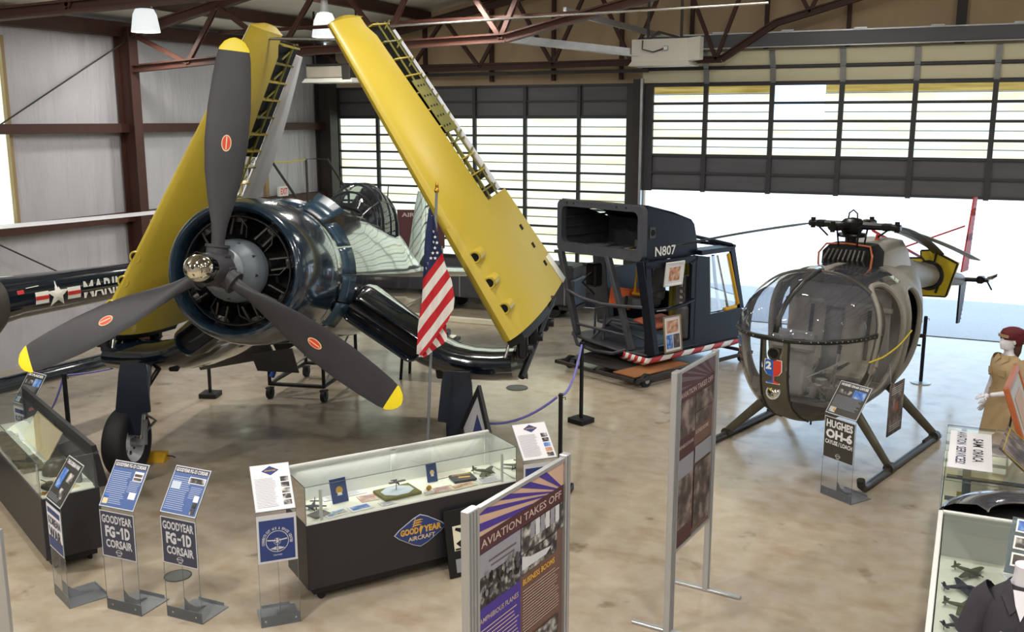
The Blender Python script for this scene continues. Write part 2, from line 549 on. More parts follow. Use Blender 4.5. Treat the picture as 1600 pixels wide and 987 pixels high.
ww = B('insulation'); ww.box((XL / 2 + XR / 2, YF - .06, 4.4), (XR - XL, 0.12, 8.8)); struct(ww, 'wall_front')
# door wall with two openings
wb = B('kraft_insulation')
def wbx(x0, x1, z0, z1): wb.box(((x0 + x1) / 2, YB + .17, (z0 + z1) / 2), (x1 - x0, 0.14, z1 - z0))
wbx(XL, -13.86, 0, 8.9); wbx(-13.86, -6.49, 4.72, 8.9); wbx(-6.49, -6.28, 0, 8.9); wbx(-6.28, 5.2, 4.9, 8.9); wbx(5.2, XR, 0, 8.9)
struct(wb, 'wall_back')
cl = B('ceiling_insulation')
for x0, x1 in ((XL - .15, XRIDGE), (XRIDGE, XR + .2)):
    z0, z1 = roof_z(x0), roof_z(x1)
    cl.prism([(x0, YF - .1, z0), (x1, YF - .1, z1), (x1, YB + .25, z1), (x0, YB + .25, z0)], (0, 0, 0.15))
struct(cl, 'ceiling')
TR = [2]
def trim(b, **k):
    o = struct(b, 'trim_%d' % TR[0], **k); TR[0] += 1
    return o
def ibeam(b, p0, p1, w, h, up=(0, 0, 1), t=0.02):
    """I-section from p0 to p1; w = flange width, h = depth along up"""
    p0, p1 = Vector(p0), Vector(p1)
    d = (p1 - p0).normalized(); u = Vector(up); u = (u - d * u.dot(d)).normalized(); s_ = d.cross(u)
    def bar(cu, su, du, ds):
        q = [(cu + a * du / 2, su + c * ds / 2) for a, c in ((-1, -1), (1, -1), (1, 1), (-1, 1))]
        b.prism([tuple(p0 + u * a + s_ * c) for a, c in q], tuple(p1 - p0))
    bar(h / 2 - t / 2, 0, t, w); bar(-h / 2 + t / 2, 0, t, w); bar(0, 0, h - 2 * t, t)
# columns, girts, eave beam on the left wall
for y in (1.6, 7.6, 13.55):
    b = B('red_oxide'); ibeam(b, (XL + .24, y, 0), (XL + .24, y, 5.6), 0.2, 0.36, (1, 0, 0)); b.box((XL + .24, y, .02), (.5, .3, .03)); trim(b)
b = B('dark_steel'); ibeam(b, (XL + .24, 19.5, 0), (XL + .24, 19.5, 5.6), 0.3, 0.42, (1, 0, 0)); b.box((XL + .2, 19.72, 2.8), (.3, .12, 5.6)); trim(b)
for z in (2.33, 3.92):
    b = B('red_oxide')
    b.box((XL + .1, 6.9, z), (.2, 25.6, .02)); b.box((XL + .2, 6.9, z - .07), (.02, 25.6, .16)); b.box((XL + .01, 6.9, z - .05), (.02, 25.6, .12))
    trim(b)
b = B('red_oxide'); b.box((XL + .12, 6.9, 5.62), (.22, 25.6, .03)); b.box((XL + .22, 6.9, 5.56), (.03, 25.6, .24)); b.box((XL + .12, 6.9, 5.45), (.22, 25.6, .02)); trim(b)
b = B('post_tan'); b.box((XL + .06, 17.45, 2.55), (.07, .1, 1.5)); trim(b)
# wind bracing rods
trim(B('dark_steel').cyl((XL + .3, 13.5, 5.35), (XL + .3, 8.0, 2.4), .013, n=6))
trim(B('dark_steel').cyl((XL + .3, 10.2, 2.3), (XL + .3, 13.5, .5), .013, n=6))
# purlins under the roof
x = XL + 1.45; k = 0
while x < XR - .3:
    z = roof_z(x) - .14
    b = B('red_oxide'); b.box((x, 6.9, z), (.03, 25.6, .2)); b.box((x + .04, 6.9, z - .1), (.1, 25.6, .02)); b.box((x - .04, 6.9, z + .1), (.1, 25.6, .02))
    trim(b); x += 1.5; k += 1
# trusses across the hangar
def truss(y, botz, xs, m, r=0.055):
    top = [(XL + .4, y, roof_z(XL + .4) - .34), (XRIDGE, y, RIDGE - .36), (XR - .3, y, roof_z(XR - .3) - .34)]
    b = B(m)
    for p, q in zip(top[:-1], top[1:]): ibeam(b, p, q, .14, .16, t=.025)
    for p, q in zip(botz[:-1], botz[1:]): ibeam(b, (p[0], y, p[1]), (q[0], y, q[1]), .14, .13, t=.025)
    def bz(x):
        for p, q in zip(botz[:-1], botz[1:]):
            if p[0] <= x <= q[0]: return p[1] + (q[1] - p[1]) * (x - p[0]) / (q[0] - p[0])
        return botz[-1][1]
    tz = lambda x: roof_z(x) - .36
    for i, x in enumerate(xs[:-1]):
        x1 = xs[i + 1]
        p, q = ((x, y, tz(x)), (x1, y, bz(x1))) if i % 2 == 0 else ((x, y, bz(x)), (x1, y, tz(x1)))
        ibeam(b, p, q, .07, .07, (0, 1, 0), t=.018)
    trim(b)
bot = [(XL + .4, 4.88), (-10.1, 5.08), (-6.4, 5.17), (-0.8, 6.4), (5.0, 5.2), (XR - .3, 4.9)]
xs = [XL + .4, -12.45, -11.75, -10.5, -9.5, -8.5, -7.6, -6.5, -5.6, -4.4, -3.2, -2, -.8, .4, 1.6, 2.8, 4, 5.2, 6.4, 7.6, 8.8, 10, 11.2, 12.4]
truss(13.55, bot, xs, 'red_oxide_light')
truss(7.6, bot, xs, 'red_oxide'); truss(1.6, bot, xs, 'red_oxide')
bot2 = [(XL + .4, 5.05), (-4.6, 5.12), (-3.6, 5.75), (-0.8, 6.5), (5.0, 5.9), (XR - .3, 5.4)]
truss(19.25, bot2, [XL + .4] + [-13.1 + .84 * i for i in range(31)], 'red_oxide')
# header girts and door-wall studs
for z in (4.95, 5.14):
    trim(B('dark_steel').box((-9.9, 19.45, z), (7.6, .08, .07)))
for x in (-11.4, -9.75, -8.3, -6.8, -5.35, -3.9, -2.4, -.5, 1.2, 3.1):
    trim(B('dark_steel' if x > -1 else 'red_oxide').box((x, YB + .03, 6.6), (.07 if x != -.5 else .17, .1, 3.6)))
trim(B('bright_metal').cyl((-8.4, 13.3, 5.38), (-2.6, 13.3, 5.46), .018, n=8))
trim(B('red_oxide_light').cyl((-11.9, 13.75, 5.45), (-4.2, 13.75, 5.5), .03, n=8))
# ---------------------------------------------------------------- doors
def door_cells(d, xs, rows, y, kind, rail='door_rail'):
    pass
# left door: closed
d1 = struct(B('door_metal').box((-10.175, YB + .04, 4.38), (7.37, .05, .68), ch=.01), 'door_1')
xm = [-13.86, -12.66, -11.41, -10.15, -8.93, -7.69, -6.49]
rowz = [4.04 - .385 * i for i in range(9)]      # down to 0.96
b = B('door_metal'); b.box((-10.175, YB + .04, .48), (7.37, .05, .96), ch=.01)
for z in (.33, .66): b.box((-10.175, YB + .005, z), (7.3, .02, .03))
b.build('lower_panel', d1)
b = B('door_rail'); b.box((-10.175, YB - .005, 4.38), (7.37, .04, .04)); b.box((-10.175, YB - .005, 4.06), (7.37, .05, .06)); b.box((-10.175, YB - .005, 4.7), (7.37, .05, .05))
for x in xm: b.box((x + (.07 if x == xm[0] else -.07 if x == xm[-1] else 0), YB - .02, 2.36), (.16 if x in (xm[0], xm[-1]) else .075, .07, 4.72))
for z in rowz: b.box((-10.175, YB - .01, z), (7.37, .06, .045))
b.build('door_frame', d1)
for i in range(6):
    b = B('door_light')
    for z0, z1 in zip(rowz[:-1], rowz[1:]):
        zm = (z0 + z1) / 2
        b.box(((xm[i] + xm[i + 1]) / 2, YB + .06, (zm + z0) / 2 + .004), (xm[i + 1] - xm[i], .01, (z0 - z1) / 2 - .012))
        b.box(((xm[i] + xm[i + 1]) / 2, YB + .06, (zm + z1) / 2 - .004), (xm[i + 1] - xm[i], .01, (z0 - z1) / 2 - .012))
        b.mat('quilt_yellow').box(((xm[i] + xm[i + 1]) / 2, YB + .058, zm), (xm[i + 1] - xm[i], .012, .018)); b.mat('door_light')
    b.build('light_panel', d1)
# right door: raised, top sections bending into the track
X0, X1 = -6.27, 5.2
xm2 = [X0, -4.97, -3.69, -2.42, -1.15, .15, 1.43, 2.7, 3.97, X1]
cx, wd = (X0 + X1) / 2, X1 - X0
d2 = struct(B('door_metal').box((cx, YB - .12, 2.95), (wd, .05, .7), ch=.01), 'door_2')
b = B('door_rail')
rz = [4.66, 4.31, 3.97, 3.63, 3.3]
for z in rz: b.box((cx, YB - .17, z), (wd, .06, .05))
for z in (2.62, 2.95): b.box((cx, YB - .17, z), (wd, .05, .045))
for x in xm2: b.box((x + (.12 if x == X0 else 0), YB - .18, 3.63), (.24 if x == X0 else .09, .07, 2.1))
b.build('door_frame', d2)
for i in range(9):
    for r, (z0, z1) in enumerate(zip(rz[:-1], rz[1:])):
        pass
    b = B('door_light')
    for r, (z0, z1) in enumerate(zip(rz[:-1], rz[1:])):
        xa, xb = xm2[i], xm2[i + 1]
        if i == 2 and r < 2:       # a clear pane replaces two lights in the third bay
            xa = -2.72
            xb2 = xb
            bb = B('window_clear').box((-3.17, YB - .1, (z0 + z1) / 2), (.9, .01, z0 - z1)); bb.build('clear_pane', d2)
        zm = (z0 + z1) / 2
        b.mat('door_light_gold_shaded' if r == 0 else 'door_light')
        b.box(((xa + xb) / 2, YB - .1, (zm + z0) / 2 + .004), (xb - xa, .01, (z0 - z1) / 2 - .012))
        b.mat('door_light')
        b.box(((xa + xb) / 2, YB - .1, (zm + z1) / 2 - .004), (xb - xa, .01, (z0 - z1) / 2 - .012))
        b.mat('quilt_yellow').box(((xa + xb) / 2, YB - .102, zm), (xb - xa, .012, .016)); b.mat('door_light')
    b.build('light_panel', d2)
prof = [(YB - .12, 4.68), (YB - .2, 4.98), (YB - .38, 5.27)]
for (ya, za), (yb, zb) in zip(prof[:-1], prof[1:]):
    b = B('pane_yellow')
    b.prism([(X0, ya, za), (X1, ya, za), (X1, yb, zb), (X0, yb, zb)], (0, .03, .03))
    b.mat('door_rail')
    b.tube([(X0, ya - .02, za), (X1, ya - .02, za)], .035, 6)
    for x in xm2[1:-1]:
        b.mat('galvanised').prism([(x - .05, ya - .03, za), (x + .05, ya - .03, za), (x + .05, yb - .03, zb), (x - .05, yb - .03, zb)], (0, -.02, -.01))
    b.build('curved_section', d2)
b = B('door_metal').box((cx, YB - .42, 5.45), (wd, .3, .24), ch=.01); b.mat('galvanised').box((cx, YB - .56, 5.58), (wd, .06, .025)).box((cx, YB - .56, 5.32), (wd, .05, .02))
for x in xm2[1:-1]: b.box((x + .3, YB - .58, 5.60), (.22, .06, .035))
b.build('overhead_section', d2)
# door jambs and tracks
b = B('dark_steel'); b.box((-6.385, YB - .02, 2.4), (.2, .2, 4.8)); trim(b)
b = B('galvanised'); b.box((-6.24, YB - .28, 2.4), (.05, .1, 4.8)); trim(b)
b = B('galvanised'); b.box((X1 + .06, YB - .28, 2.4), (.05, .1, 4.8)); trim(b)
b = B('dark_steel'); b.box((-13.95, YB - .05, 2.4), (.16, .16, 4.8)); trim(b)
# galvanised angle hanging from the roof to the door track
b = B('galvanised')
p, q = Vector((-7.75, 16.2, 5.33)), Vector((-5.15, 17.6, 5.02))
b.prism([tuple(p), tuple(p + Vector((0, 0, .14))), tuple(p + Vector((.02, -.02, .14))), tuple(p + Vector((.02, -.02, 0)))], tuple(q - p))
b.prism([tuple(p), tuple(p + Vector((.1, -.12, 0))), tuple(p + Vector((.1, -.12, .015))), tuple(p + Vector((0, 0, .015)))], tuple(q - p))
trim(b)
trim(B('galvanised').box((-5.9, 17.0, 5.62), (.05, 4.9, .1)))
# ---------------------------------------------------------------- ceiling lamps
def make_lamp(label):
    t = thing('high_bay_lamp', label, 'lamp', group='high bay lamps under the roof')
    b = B('lamp_shade'); b.rev([(.06, .42), (.13, .40), (.19, .28), (.225, .06), (.235, 0), (.22, .0), (.18, .27), (.1, .37), (0, .37)], 28)
    b.build('reflector', t)
    B('galvanised').cyl((0, 0, .4), (0, 0, .62), .08, .06, 16).build('ballast', t)
    B('dark_steel').cyl((0, 0, .6), (0, 0, 1.05), .008, n=6).build('hanger', t)
    return t
glow = bpy.data.materials.new('lamp_glow'); glow.use_nodes = True
n_ = glow.node_tree.nodes; n_.clear(); e_ = n_.new('ShaderNodeEmission'); o_ = n_.new('ShaderNodeOutputMaterial')
e_.inputs[0].default_value = (.85, .94, 1, 1); e_.inputs[1].default_value = 9.0
glow.node_tree.links.new(e_.outputs[0], o_.inputs[0]); MATS['lamp_glow'] = glow
lamp0 = make_lamp('white high bay lamp hanging above the left wall panels')
B('lamp_glow').rev([(.0, .02), (.205, .02)], 24).build('lens', lamp0)
lamp_spots = [(-12.72, 12.9, 5.42, None), (-10.62, 15.0, 5.42, 'white high bay lamp hanging between the raised wing tips'),
              (-6.93, 13.0, 5.72, 'white high bay lamp at the top edge above the roof truss')]
for x in (-9.5, -4.5, .5, 5.5):
    for y in (-1.0, 3.5, 9.0): lamp_spots.append((x, y, roof_z(x) - 1.25, 'out-of-view high bay lamp'))
lamp_spots += [(-2.5, 14.5, 6.6, 'out-of-view'), (3.0, 14.5, 6.6, 'out-of-view')]
for i, (x, y, z, lab) in enumerate(lamp_spots):
    o = lamp0 if i == 0 else copy_tree(lamp0)
    o.location = (x, y, z)
    if lab and 'out' not in lab: o['label'] = lab
    if lab and 'out' in lab: o['label'] = 'white high bay lamp of the rows over the hall'
    L = bpy.data.lights.new('lamp_light', 'AREA'); L.shape = 'DISK'; L.size = .42; L.energy = LAMP * (.35 if i == 0 else 1.75 if y < 4 else 1.0); L.color = (1.0, .95, .88)
    lo = bpy.data.objects.new('lamp_light', L); S.collection.objects.link(lo)
    lo.location = (x, y, z - .01)
    L2 = bpy.data.lights.new('added_uplight', 'POINT'); L2.energy = LAMP * (.10 if i == 0 else .36); L2.shadow_soft_size = .2; L2.color = (1.0, .95, .88)   # added above each shade to lighten the ceiling
    l2 = bpy.data.objects.new('added_uplight', L2); S.collection.objects.link(l2); l2.location = (x, y, min(z + .62, roof_z(x) - .3))
# gas heater by the left door, opener box by the right one
t = thing('unit_heater', 'grey gas unit heater hung in the corner over the shut door', 'heater', (-11.8, 17.0, 4.72))
b = B('heater_beige').box((0, 0, .2), (1.05, .6, .22), ch=.02); b.build('housing', t)
b = B('white_paint'); b.prism([(-.6, -.35, 0), (.6, -.35, 0), (.55, -.3, .08), (-.55, -.3, .08)], (0, .65, 0)); b.build('reflector_skirt', t)
b = B('dark_steel')
for sx in (-1, 1): b.box((sx * .5, 0, .88), (.03, .03, 1.28))
b.box((0, 0, .34), (1.1, .5, .04)); b.box((.45, -.2, .2), (.2, .3, .3), ch=.02); b.build('hanger', t)
t = thing('door_opener', 'white dented metal opener box hung beside the raised door', 'opener box', (-5.2, 17.5, 4.95))
b = B('box_white'); b.prism([(-.5, -.3, .04), (.5, -.3, .04), (.5, -.3, .42), (-.5, -.3, .42)], (0, .55, .03))
b.prism([(-.55, -.34, -.03), (.55, -.34, -.03), (.5, -.3, .05), (-.5, -.3, .05)], (0, .62, 0))
b.prism([(.5, -.3, .04), (.66, -.1, .08), (.66, -.1, .46), (.5, -.3, .42)], (0, .25, 0)); b.build('housing', t)
b = B('black'); b.tube([(-.3, -.31, .4), (-.3, -.33, .25), (-.1, -.33, .2), (.1, -.33, .26)], .01, 6); b.build('cable', t)
B('galvanised').box((.12, -.32, .26), (.08, .05, .08), ch=.01).build('junction_box', t)
b = B('dark_steel'); b.tube([(-.25, -.1, .44), (-.1, -.05, .56), (.1, -.1, .5), (.28, -.1, .45)], .02, 6); b.box((-.3, 0, 1.2), (.04, .04, 1.56)); b.box((.3, 0, 1.2), (.04, .04, 1.56)); b.build('hanger', t)
# exit sign
t = thing('exit_sign', 'red and white lit exit sign low on the left wall', 'exit sign', (XL + .22, 17.8, 2.32), 90)
B('white_paint').box((0, 0, .13), (.3, .08, .22), ch=.01).build('housing', t)
b = B('exit_red'); A = Matrix(((1, 0, 0, -.12), (0, 0, -1, -.042), (0, 1, 0, .06), (0, 0, 0, 1))); b.text('EXIT', A, .24, .14, .03); b.build('lettering', t)
# ================================================================ the navy fighter
PSI = 19.0
OX, OY = -5.925, 6.63
YG = 2.1                       # main wheels sit this far behind the propeller hub
_t = (-math.sin(math.radians(PSI)), math.cos(math.radians(PSI)))
fighter = thing('fighter_plane', 'glossy navy folded-wing fighter with yellow outer wings and three-blade propeller', 'airplane',
                (OX + _t[0] * YG, OY + _t[1] * YG, 0), PSI)
LM = T(0, -YG, 0)              # origin on the floor under the hub
FM = LM @ T(0, 0, 2.727) @ RX(-10)      # (x, aft, up) along the thrust line
AXIS = RX(-90)
def frame_sec(r):              # propeller blade section: chord, thickness, pitch
    tab = [(.14, .115, .115, 60), (.26, .115, .11, 50), (.40, .15, .085, 40), (.60, .24, .06, 34), (.85, .325, .045, 28), (1.1, .365, .036, 23),
           (1.4, .36, .028, 19), (1.65, .325, .022, 16), (1.82, .29, .018, 15), (1.91, .25, .014, 14), (1.965, .17, .01, 14), (1.99, .09, .006, 14), (2.0, .02, .003, 14)]
    for (a, *p), (b, *q) in zip(tab[:-1], tab[1:]):
        if a <= r <= b: return lerp(p, q, (r - a) / (b - a))
    return tab[-1][1:]
def blade(ang):
    a = math.radians(ang)
    d = Vector((-math.sin(a), 0, math.cos(a))); tg = Vector((math.cos(a), 0, math.sin(a))); ax = Vector((0, 1, 0))
    b = B('blade_black', FM)
    rs = [.14, .2, .26, .33, .4, .5, .6, .72, .85, 1, 1.1, 1.25, 1.4, 1.52, 1.65, 1.74, 1.82, 1.885]
    rt = [1.885, 1.91, 1.94, 1.965, 1.98, 1.99, 2.0]
    def ring(r):
        c, th, be = frame_sec(r); be = math.radians(be)
        cv = tg * math.cos(be) + ax * math.sin(be); tv = ax * math.cos(be) - tg * math.sin(be)
        return [tuple(d * r + cv * (c / 2 * math.cos(q)) + tv * (th / 2 * math.sin(q))) for q in [2 * math.pi * k / 14 for k in range(14)]]
    b.loft([ring(r) for r in rs], True, False)
    b.mat('tip_yellow').loft([ring(r) for r in rt], False, True)
    c, th, be = frame_sec(1.09); be = math.radians(be)
    cv = tg * math.cos(be) + ax * math.sin(be); tv = ax * math.cos(be) - tg * math.sin(be)
    for k, (m, sx, sy) in enumerate((('emblem_tan', .042, .072), ('emblem_red', .034, .062))):
        b.mat(m).poly([tuple(d * (1.09 + sy * math.sin(q)) + cv * (sx * math.cos(q)) - tv * (th / 2 + .004 + .003 * k)) for q in [2 * math.pi * j / 20 for j in range(20)]])
    b.mat('emblem_tan').poly([tuple(d * (1.09 + sy) + cv * sx - tv * (th / 2 + .011)) for sx, sy in ((-.005, -.055), (.005, -.055), (.005, .055), (-.005, .055))])
    return b.build('propeller_blade', fighter, ang=50)
for a in (-4.3, 115.7, -124.3): blade(a)
hb = B('blade_black', FM)
hb.rev([(0, -.2), (.125, -.2), (.14, -.12), (.15, .0), (.14, .1), (.12, .16)], 28, AXIS)
for a in (-4.3, 115.7, -124.3):
    q = math.radians(a); d = Vector((-math.sin(q), 0, math.cos(q)))
    hb.cyl(tuple(d * .08), tuple(d * .2), .098, .092, 20); hb.tube([tuple(d * .19), tuple(d * .215)], .105, 20)
    for e in (-1, 1):
        tgv = Vector((d.z, 0, -d.x)) * e * .09
        hb.cyl(tuple(d * .12 + tgv + Vector((0, -.06, 0))), tuple(d * .12 + tgv + Vector((0, .06, 0))), .016, n=8)
hub_o = hb.build('propeller_hub', fighter)
B('chrome', FM).rev([(0, -.475), (.03, -.473), (.075, -.455), (.105, -.42), (.118, -.37), (.12, -.30), (.12, -.2), (.1, -.19)], 32, AXIS).build('hub_dome', hub_o)
B('black', FM).sph((0, -.472, 0), .014, 10, 6).build('dome_cap', hub_o)
e = B('grey_case', FM)
e.rev([(.12, .12), (.19, .15), (.2, .2), (.25, .28), (.285, .38), (.295, .5), (.27, .52)], 32, AXIS)
for k in range(9):
    q = math.radians(40 * k + 20); e.mat('engine_mid').cyl((.24 * math.sin(q), .29, .24 * math.cos(q)), (.26 * math.sin(q), .40, .26 * math.cos(q)), .02, n=8)
e.build('gear_case', fighter)
for k in range(9):
    q = math.radians(40 * k); d = Vector((math.sin(q), 0, math.cos(q)))
    b = B('engine_dark', FM); pts = []; rr = []
    for j in range(11):
        r0 = .31 + .018 * j; pts += [tuple(d * r0 + Vector((0, .62, 0))), tuple(d * (r0 + .009) + Vector((0, .62, 0)))]; rr += [.078, .066]
    b.tube(pts, rr, 14)
    b.mat('engine_mid').cyl(tuple(d * .49 + Vector((0, .60, 0))), tuple(d * .545 + Vector((0, .56, 0))), .075, .05, 12)
    tv = Vector((d.z, 0, -d.x))
    for sg in (-1, 1): b.mat('engine_mid').cyl(tuple(d * .33 + tv * .05 * sg + Vector((0, .45, 0))), tuple(d * .51 + tv * .045 * sg + Vector((0, .53, 0))), .011, n=6)
    b.mat('black').tube([tuple(d * .3 + tv * .09 + Vector((0, .47, 0))), tuple(d * .4 + tv * .1 + Vector((0, .46, 0))), tuple(d * .48 + tv * .03 + Vector((0, .5, 0)))], .007, 6)
    b.build('engine_cylinder', fighter)
b = B('void_black', FM); b.rev([(0, .74), (.66, .74)], 32, AXIS); b.mat('engine_dark').tube([(.5 * math.sin(math.radians(10 * k)), .5, .5 * math.cos(math.radians(10 * k))) for k in range(36)], .012, 6, True)
b.build('engine_baffle', fighter)
# yellow data plate on the nose case
b = B('tip_yellow', FM); b.poly([(.10, .135, .02), (.155, .15, .02), (.15, .15, -.06), (.1, .135, -.06)]); b.build('data_plate', fighter)
cw = B('navy_cowl', FM)
cw.rev([(.53, .74), (.535, .6), (.545, .48), (.56, .415), (.585, .385), (.61, .395), (.635, .44), (.665, .55), (.69, .70), (.708, .88), (.715, 1.1), (.712, 1.30), (.70, 1.46), (.66, 1.5)], 64, AXIS)
cw.build('engine_cowl', fighter, ang=60)
for k in range(16):
    a0, a1 = 22.5 * k + 1.2, 22.5 * (k + 1) - .4
    op = .06
    if k == 1: op = .20
    if 6 <= k <= 9: op = .0
    b = B('navy_flap' if op > .03 else 'navy_cowl', FM); n = 5; rings = []
    for s_, r_ in ((1.475, .716), (1.74, .722 + op)):
        rings.append([(r_ * math.sin(math.radians(a0 + (a1 - a0) * j / n)), s_, r_ * math.cos(math.radians(a0 + (a1 - a0) * j / n))) for j in range(n + 1)])
    b.loft(rings, False, False, False)
    b.build('cowl_flap', fighter, solid=.008)
# fuselage: stations (aft, half width, up, down)
ST = [(1.46, .66, .66, .66), (1.9, .66, .69, .68), (2.6, .65, .76, .72), (3.3, .63, .83, .74), (3.9, .60, .87, .74), (4.5, .57, .86, .72), (5.2, .53, .84, .66), (5.75, .50, .86, .60),
      (6.3, .45, .78, .54), (7.0, .38, .62, .46), (7.8, .30, .46, .38), (8.6, .22, .33, .30), (9.3, .13, .22, .2), (9.75, .03, .08, .06)]
def fus_at(s_):
    for p, q in zip(ST[:-1], ST[1:]):
        if p[0] <= s_ <= q[0]: return lerp(p, q, (s_ - p[0]) / (q[0] - p[0]))
    return ST[-1]
def fring(st, n=48):
    s_, hw, u, dn = st; out = []
    for j in range(n):
        a = 2 * math.pi * j / n; ca, sa = math.cos(a), math.sin(a)
        p = .9
        x = hw * math.copysign(abs(sa) ** p, sa); w = (u if ca > 0 else dn) * math.copysign(abs(ca) ** (p if ca < 0 else 1.0), ca)
        out.append((x, s_, w))
    return out
ss = [1.46 + (9.75 - 1.46) * i / 60 for i in range(61)]
fb = B('navy_paint', FM); fb.loft([fring(fus_at(x)) for x in ss]); fb.build('fuselage', fighter, ang=60)
# cockpit: coaming, seat, glass, frames
ck = B('black', FM); ck.box((0, 4.85, .84), (.62, 1.25, .10), ch=.03); ck.box((0, 4.35, .90), (.5, .3, .14), ch=.04); ck.build('cockpit_coaming', fighter)
ck = B('engine_dark', FM); ck.box((0, 5.32, 1.0), (.36, .12, .42), RX(12), ch=.05); ck.sph((0, 5.30, 1.2), (.13, .07, .11)); ck.build('pilot_seat', fighter)
def can_ring(s_, n=17):
    tab = [(3.98, .30, .86, .875), (4.25, .36, .86, 1.09), (4.55, .385, .86, 1.24), (4.9, .39, .86, 1.31), (5.2, .385, .86, 1.31), (5.5, .37, .86, 1.25), (5.72, .34, .86, 1.06), (6.0, .24, .86, .90)]
    for p, q in zip(tab[:-1], tab[1:]):
        if p[0] <= s_ <= q[0]: st = lerp(p, q, (s_ - p[0]) / (q[0] - p[0])); break
    _, hw, w0, w1 = st
    w0 = .62
    return [(hw * math.cos(math.pi * j / (n - 1)) , s_, w0 + (w1 - w0) * math.sin(math.pi * j / (n - 1)) ** .8) for j in range(n)]
g = B('canopy_glass', FM); g.loft([can_ring(4.0 + .08 * i) for i in range(20)], False, False, False); g.build('canopy_glass', fighter, ang=80)
for s_, r_ in ((4.02, .014), (4.3, .016), (4.6, .022), (5.05, .014), (5.5, .026)):
    b = B('navy_matte', FM); b.tube(can_ring(s_), r_, 8); b.build('canopy_frame', fighter)
for sg in (-1, 1):
    b = B('navy_matte', FM); b.tube([can_ring(4.0 + .1 * i)[3 if sg > 0 else 13] for i in range(16)], .011, 6); b.build('canopy_rail', fighter)
b = B('zinc_green', FM); b.loft([can_ring(5.50), [(p[0] * 1.02, p[1], p[2] + .01) for p in can_ring(5.74)]], False, False, False); b.build('rear_canopy_band', fighter, solid=.012)
b = B('navy_paint', FM); b.loft([[(p[0] * 1.03, p[1], p[2] + .012) for p in can_ring(5.74)], [(p[0] * 1.02, p[1], p[2]) for p in can_ring(5.99)]], False, True, False); b.build('turtle_deck', fighter, ang=60)
b = B('black', FM); b.cyl((0, 6.35, .8), (0, 6.5, 1.45), .018, .008, 8); b.build('antenna_mast', fighter)
# tail
b = B('navy_paint', FM)
b.loft([[(t_ * th, s_, w_) for s_, t_ in ((s0, 0), (s0 + c_ * .25, 1), (s0 + c_ * .6, .7), (s0 + c_, 0), (s0 + c_ * .6, -.7), (s0 + c_ * .25, -1))] for s0, c_, w_, th in ((7.9, 1.85, .3, .09), (8.2, 1.6, .8, .08), (8.5, 1.25, 1.3, .06), (8.75, .8, 1.6, .03))])
b.build('tail_fin', fighter, ang=50)
for sg in (-1, 1):
    b = B('navy_paint', FM)
    b.loft([[(x_, s_, .18 + t_ * th) for s_, t_ in ((s0, 0), (s0 + c_ * .25, 1), (s0 + c_ * .6, .7), (s0 + c_, 0), (s0 + c_ * .6, -.7), (s0 + c_ * .25, -1))] for s0, c_, x_, th in ((7.5, 1.4, .15 * sg, .08), (7.7, 1.2, 1.3 * sg, .06), (7.95, .9, 2.2 * sg, .03))])
    b.build('tailplane', fighter, ang=50)
b = B('galvanised', LM); b.cyl((0, 9.0, .95), (0, 9.1, .16), .04); b.mat('rubber').cyl((-.07, 9.1, .16), (.07, 9.1, .16), .16, n=20); b.build('tail_wheel', fighter)
# inner wing: inverted gull
INC = math.radians(12)
CH = Vector((0, math.cos(INC), -math.sin(INC)))
def foil(u, th): return 5 * th * (.2969 * math.sqrt(u) - .126 * u - .3516 * u * u + .2843 * u ** 3 - .1036 * u ** 4)
US = [0, .012, .04, .09, .16, .26, .4, .55, .7, .85, 1.0]
def foil_ring(le, ch, n_, c_, th, us=US):
    top = [tuple(le + ch * (u * c_) + n_ * (foil(u, th) * c_)) for u in us]
    bot_ = [tuple(le + ch * (u * c_) - n_ * (foil(u, th) * c_ * .9)) for u in reversed(us[1:])]
    return top + bot_
LEP = [(.38, 2.02, 2.20, 2.95), (.60, 2.08, 2.04, 2.85), (.85, 2.12, 1.86, 2.7), (1.10, 2.15, 1.68, 2.6), (1.35, 2.17, 1.52, 2.55), (1.6, 2.19, 1.41, 2.5), (1.85, 2.2, 1.36, 2.48), (2.1, 2.2, 1.355, 2.45), (2.34, 2.2, 1.37, 2.42)]
def le_at(x_):
    for p, q in zip(LEP[:-1], LEP[1:]):
        if p[0] <= x_ <= q[0]: return lerp(p, q, (x_ - p[0]) / (q[0] - p[0]))
    return LEP[-1]
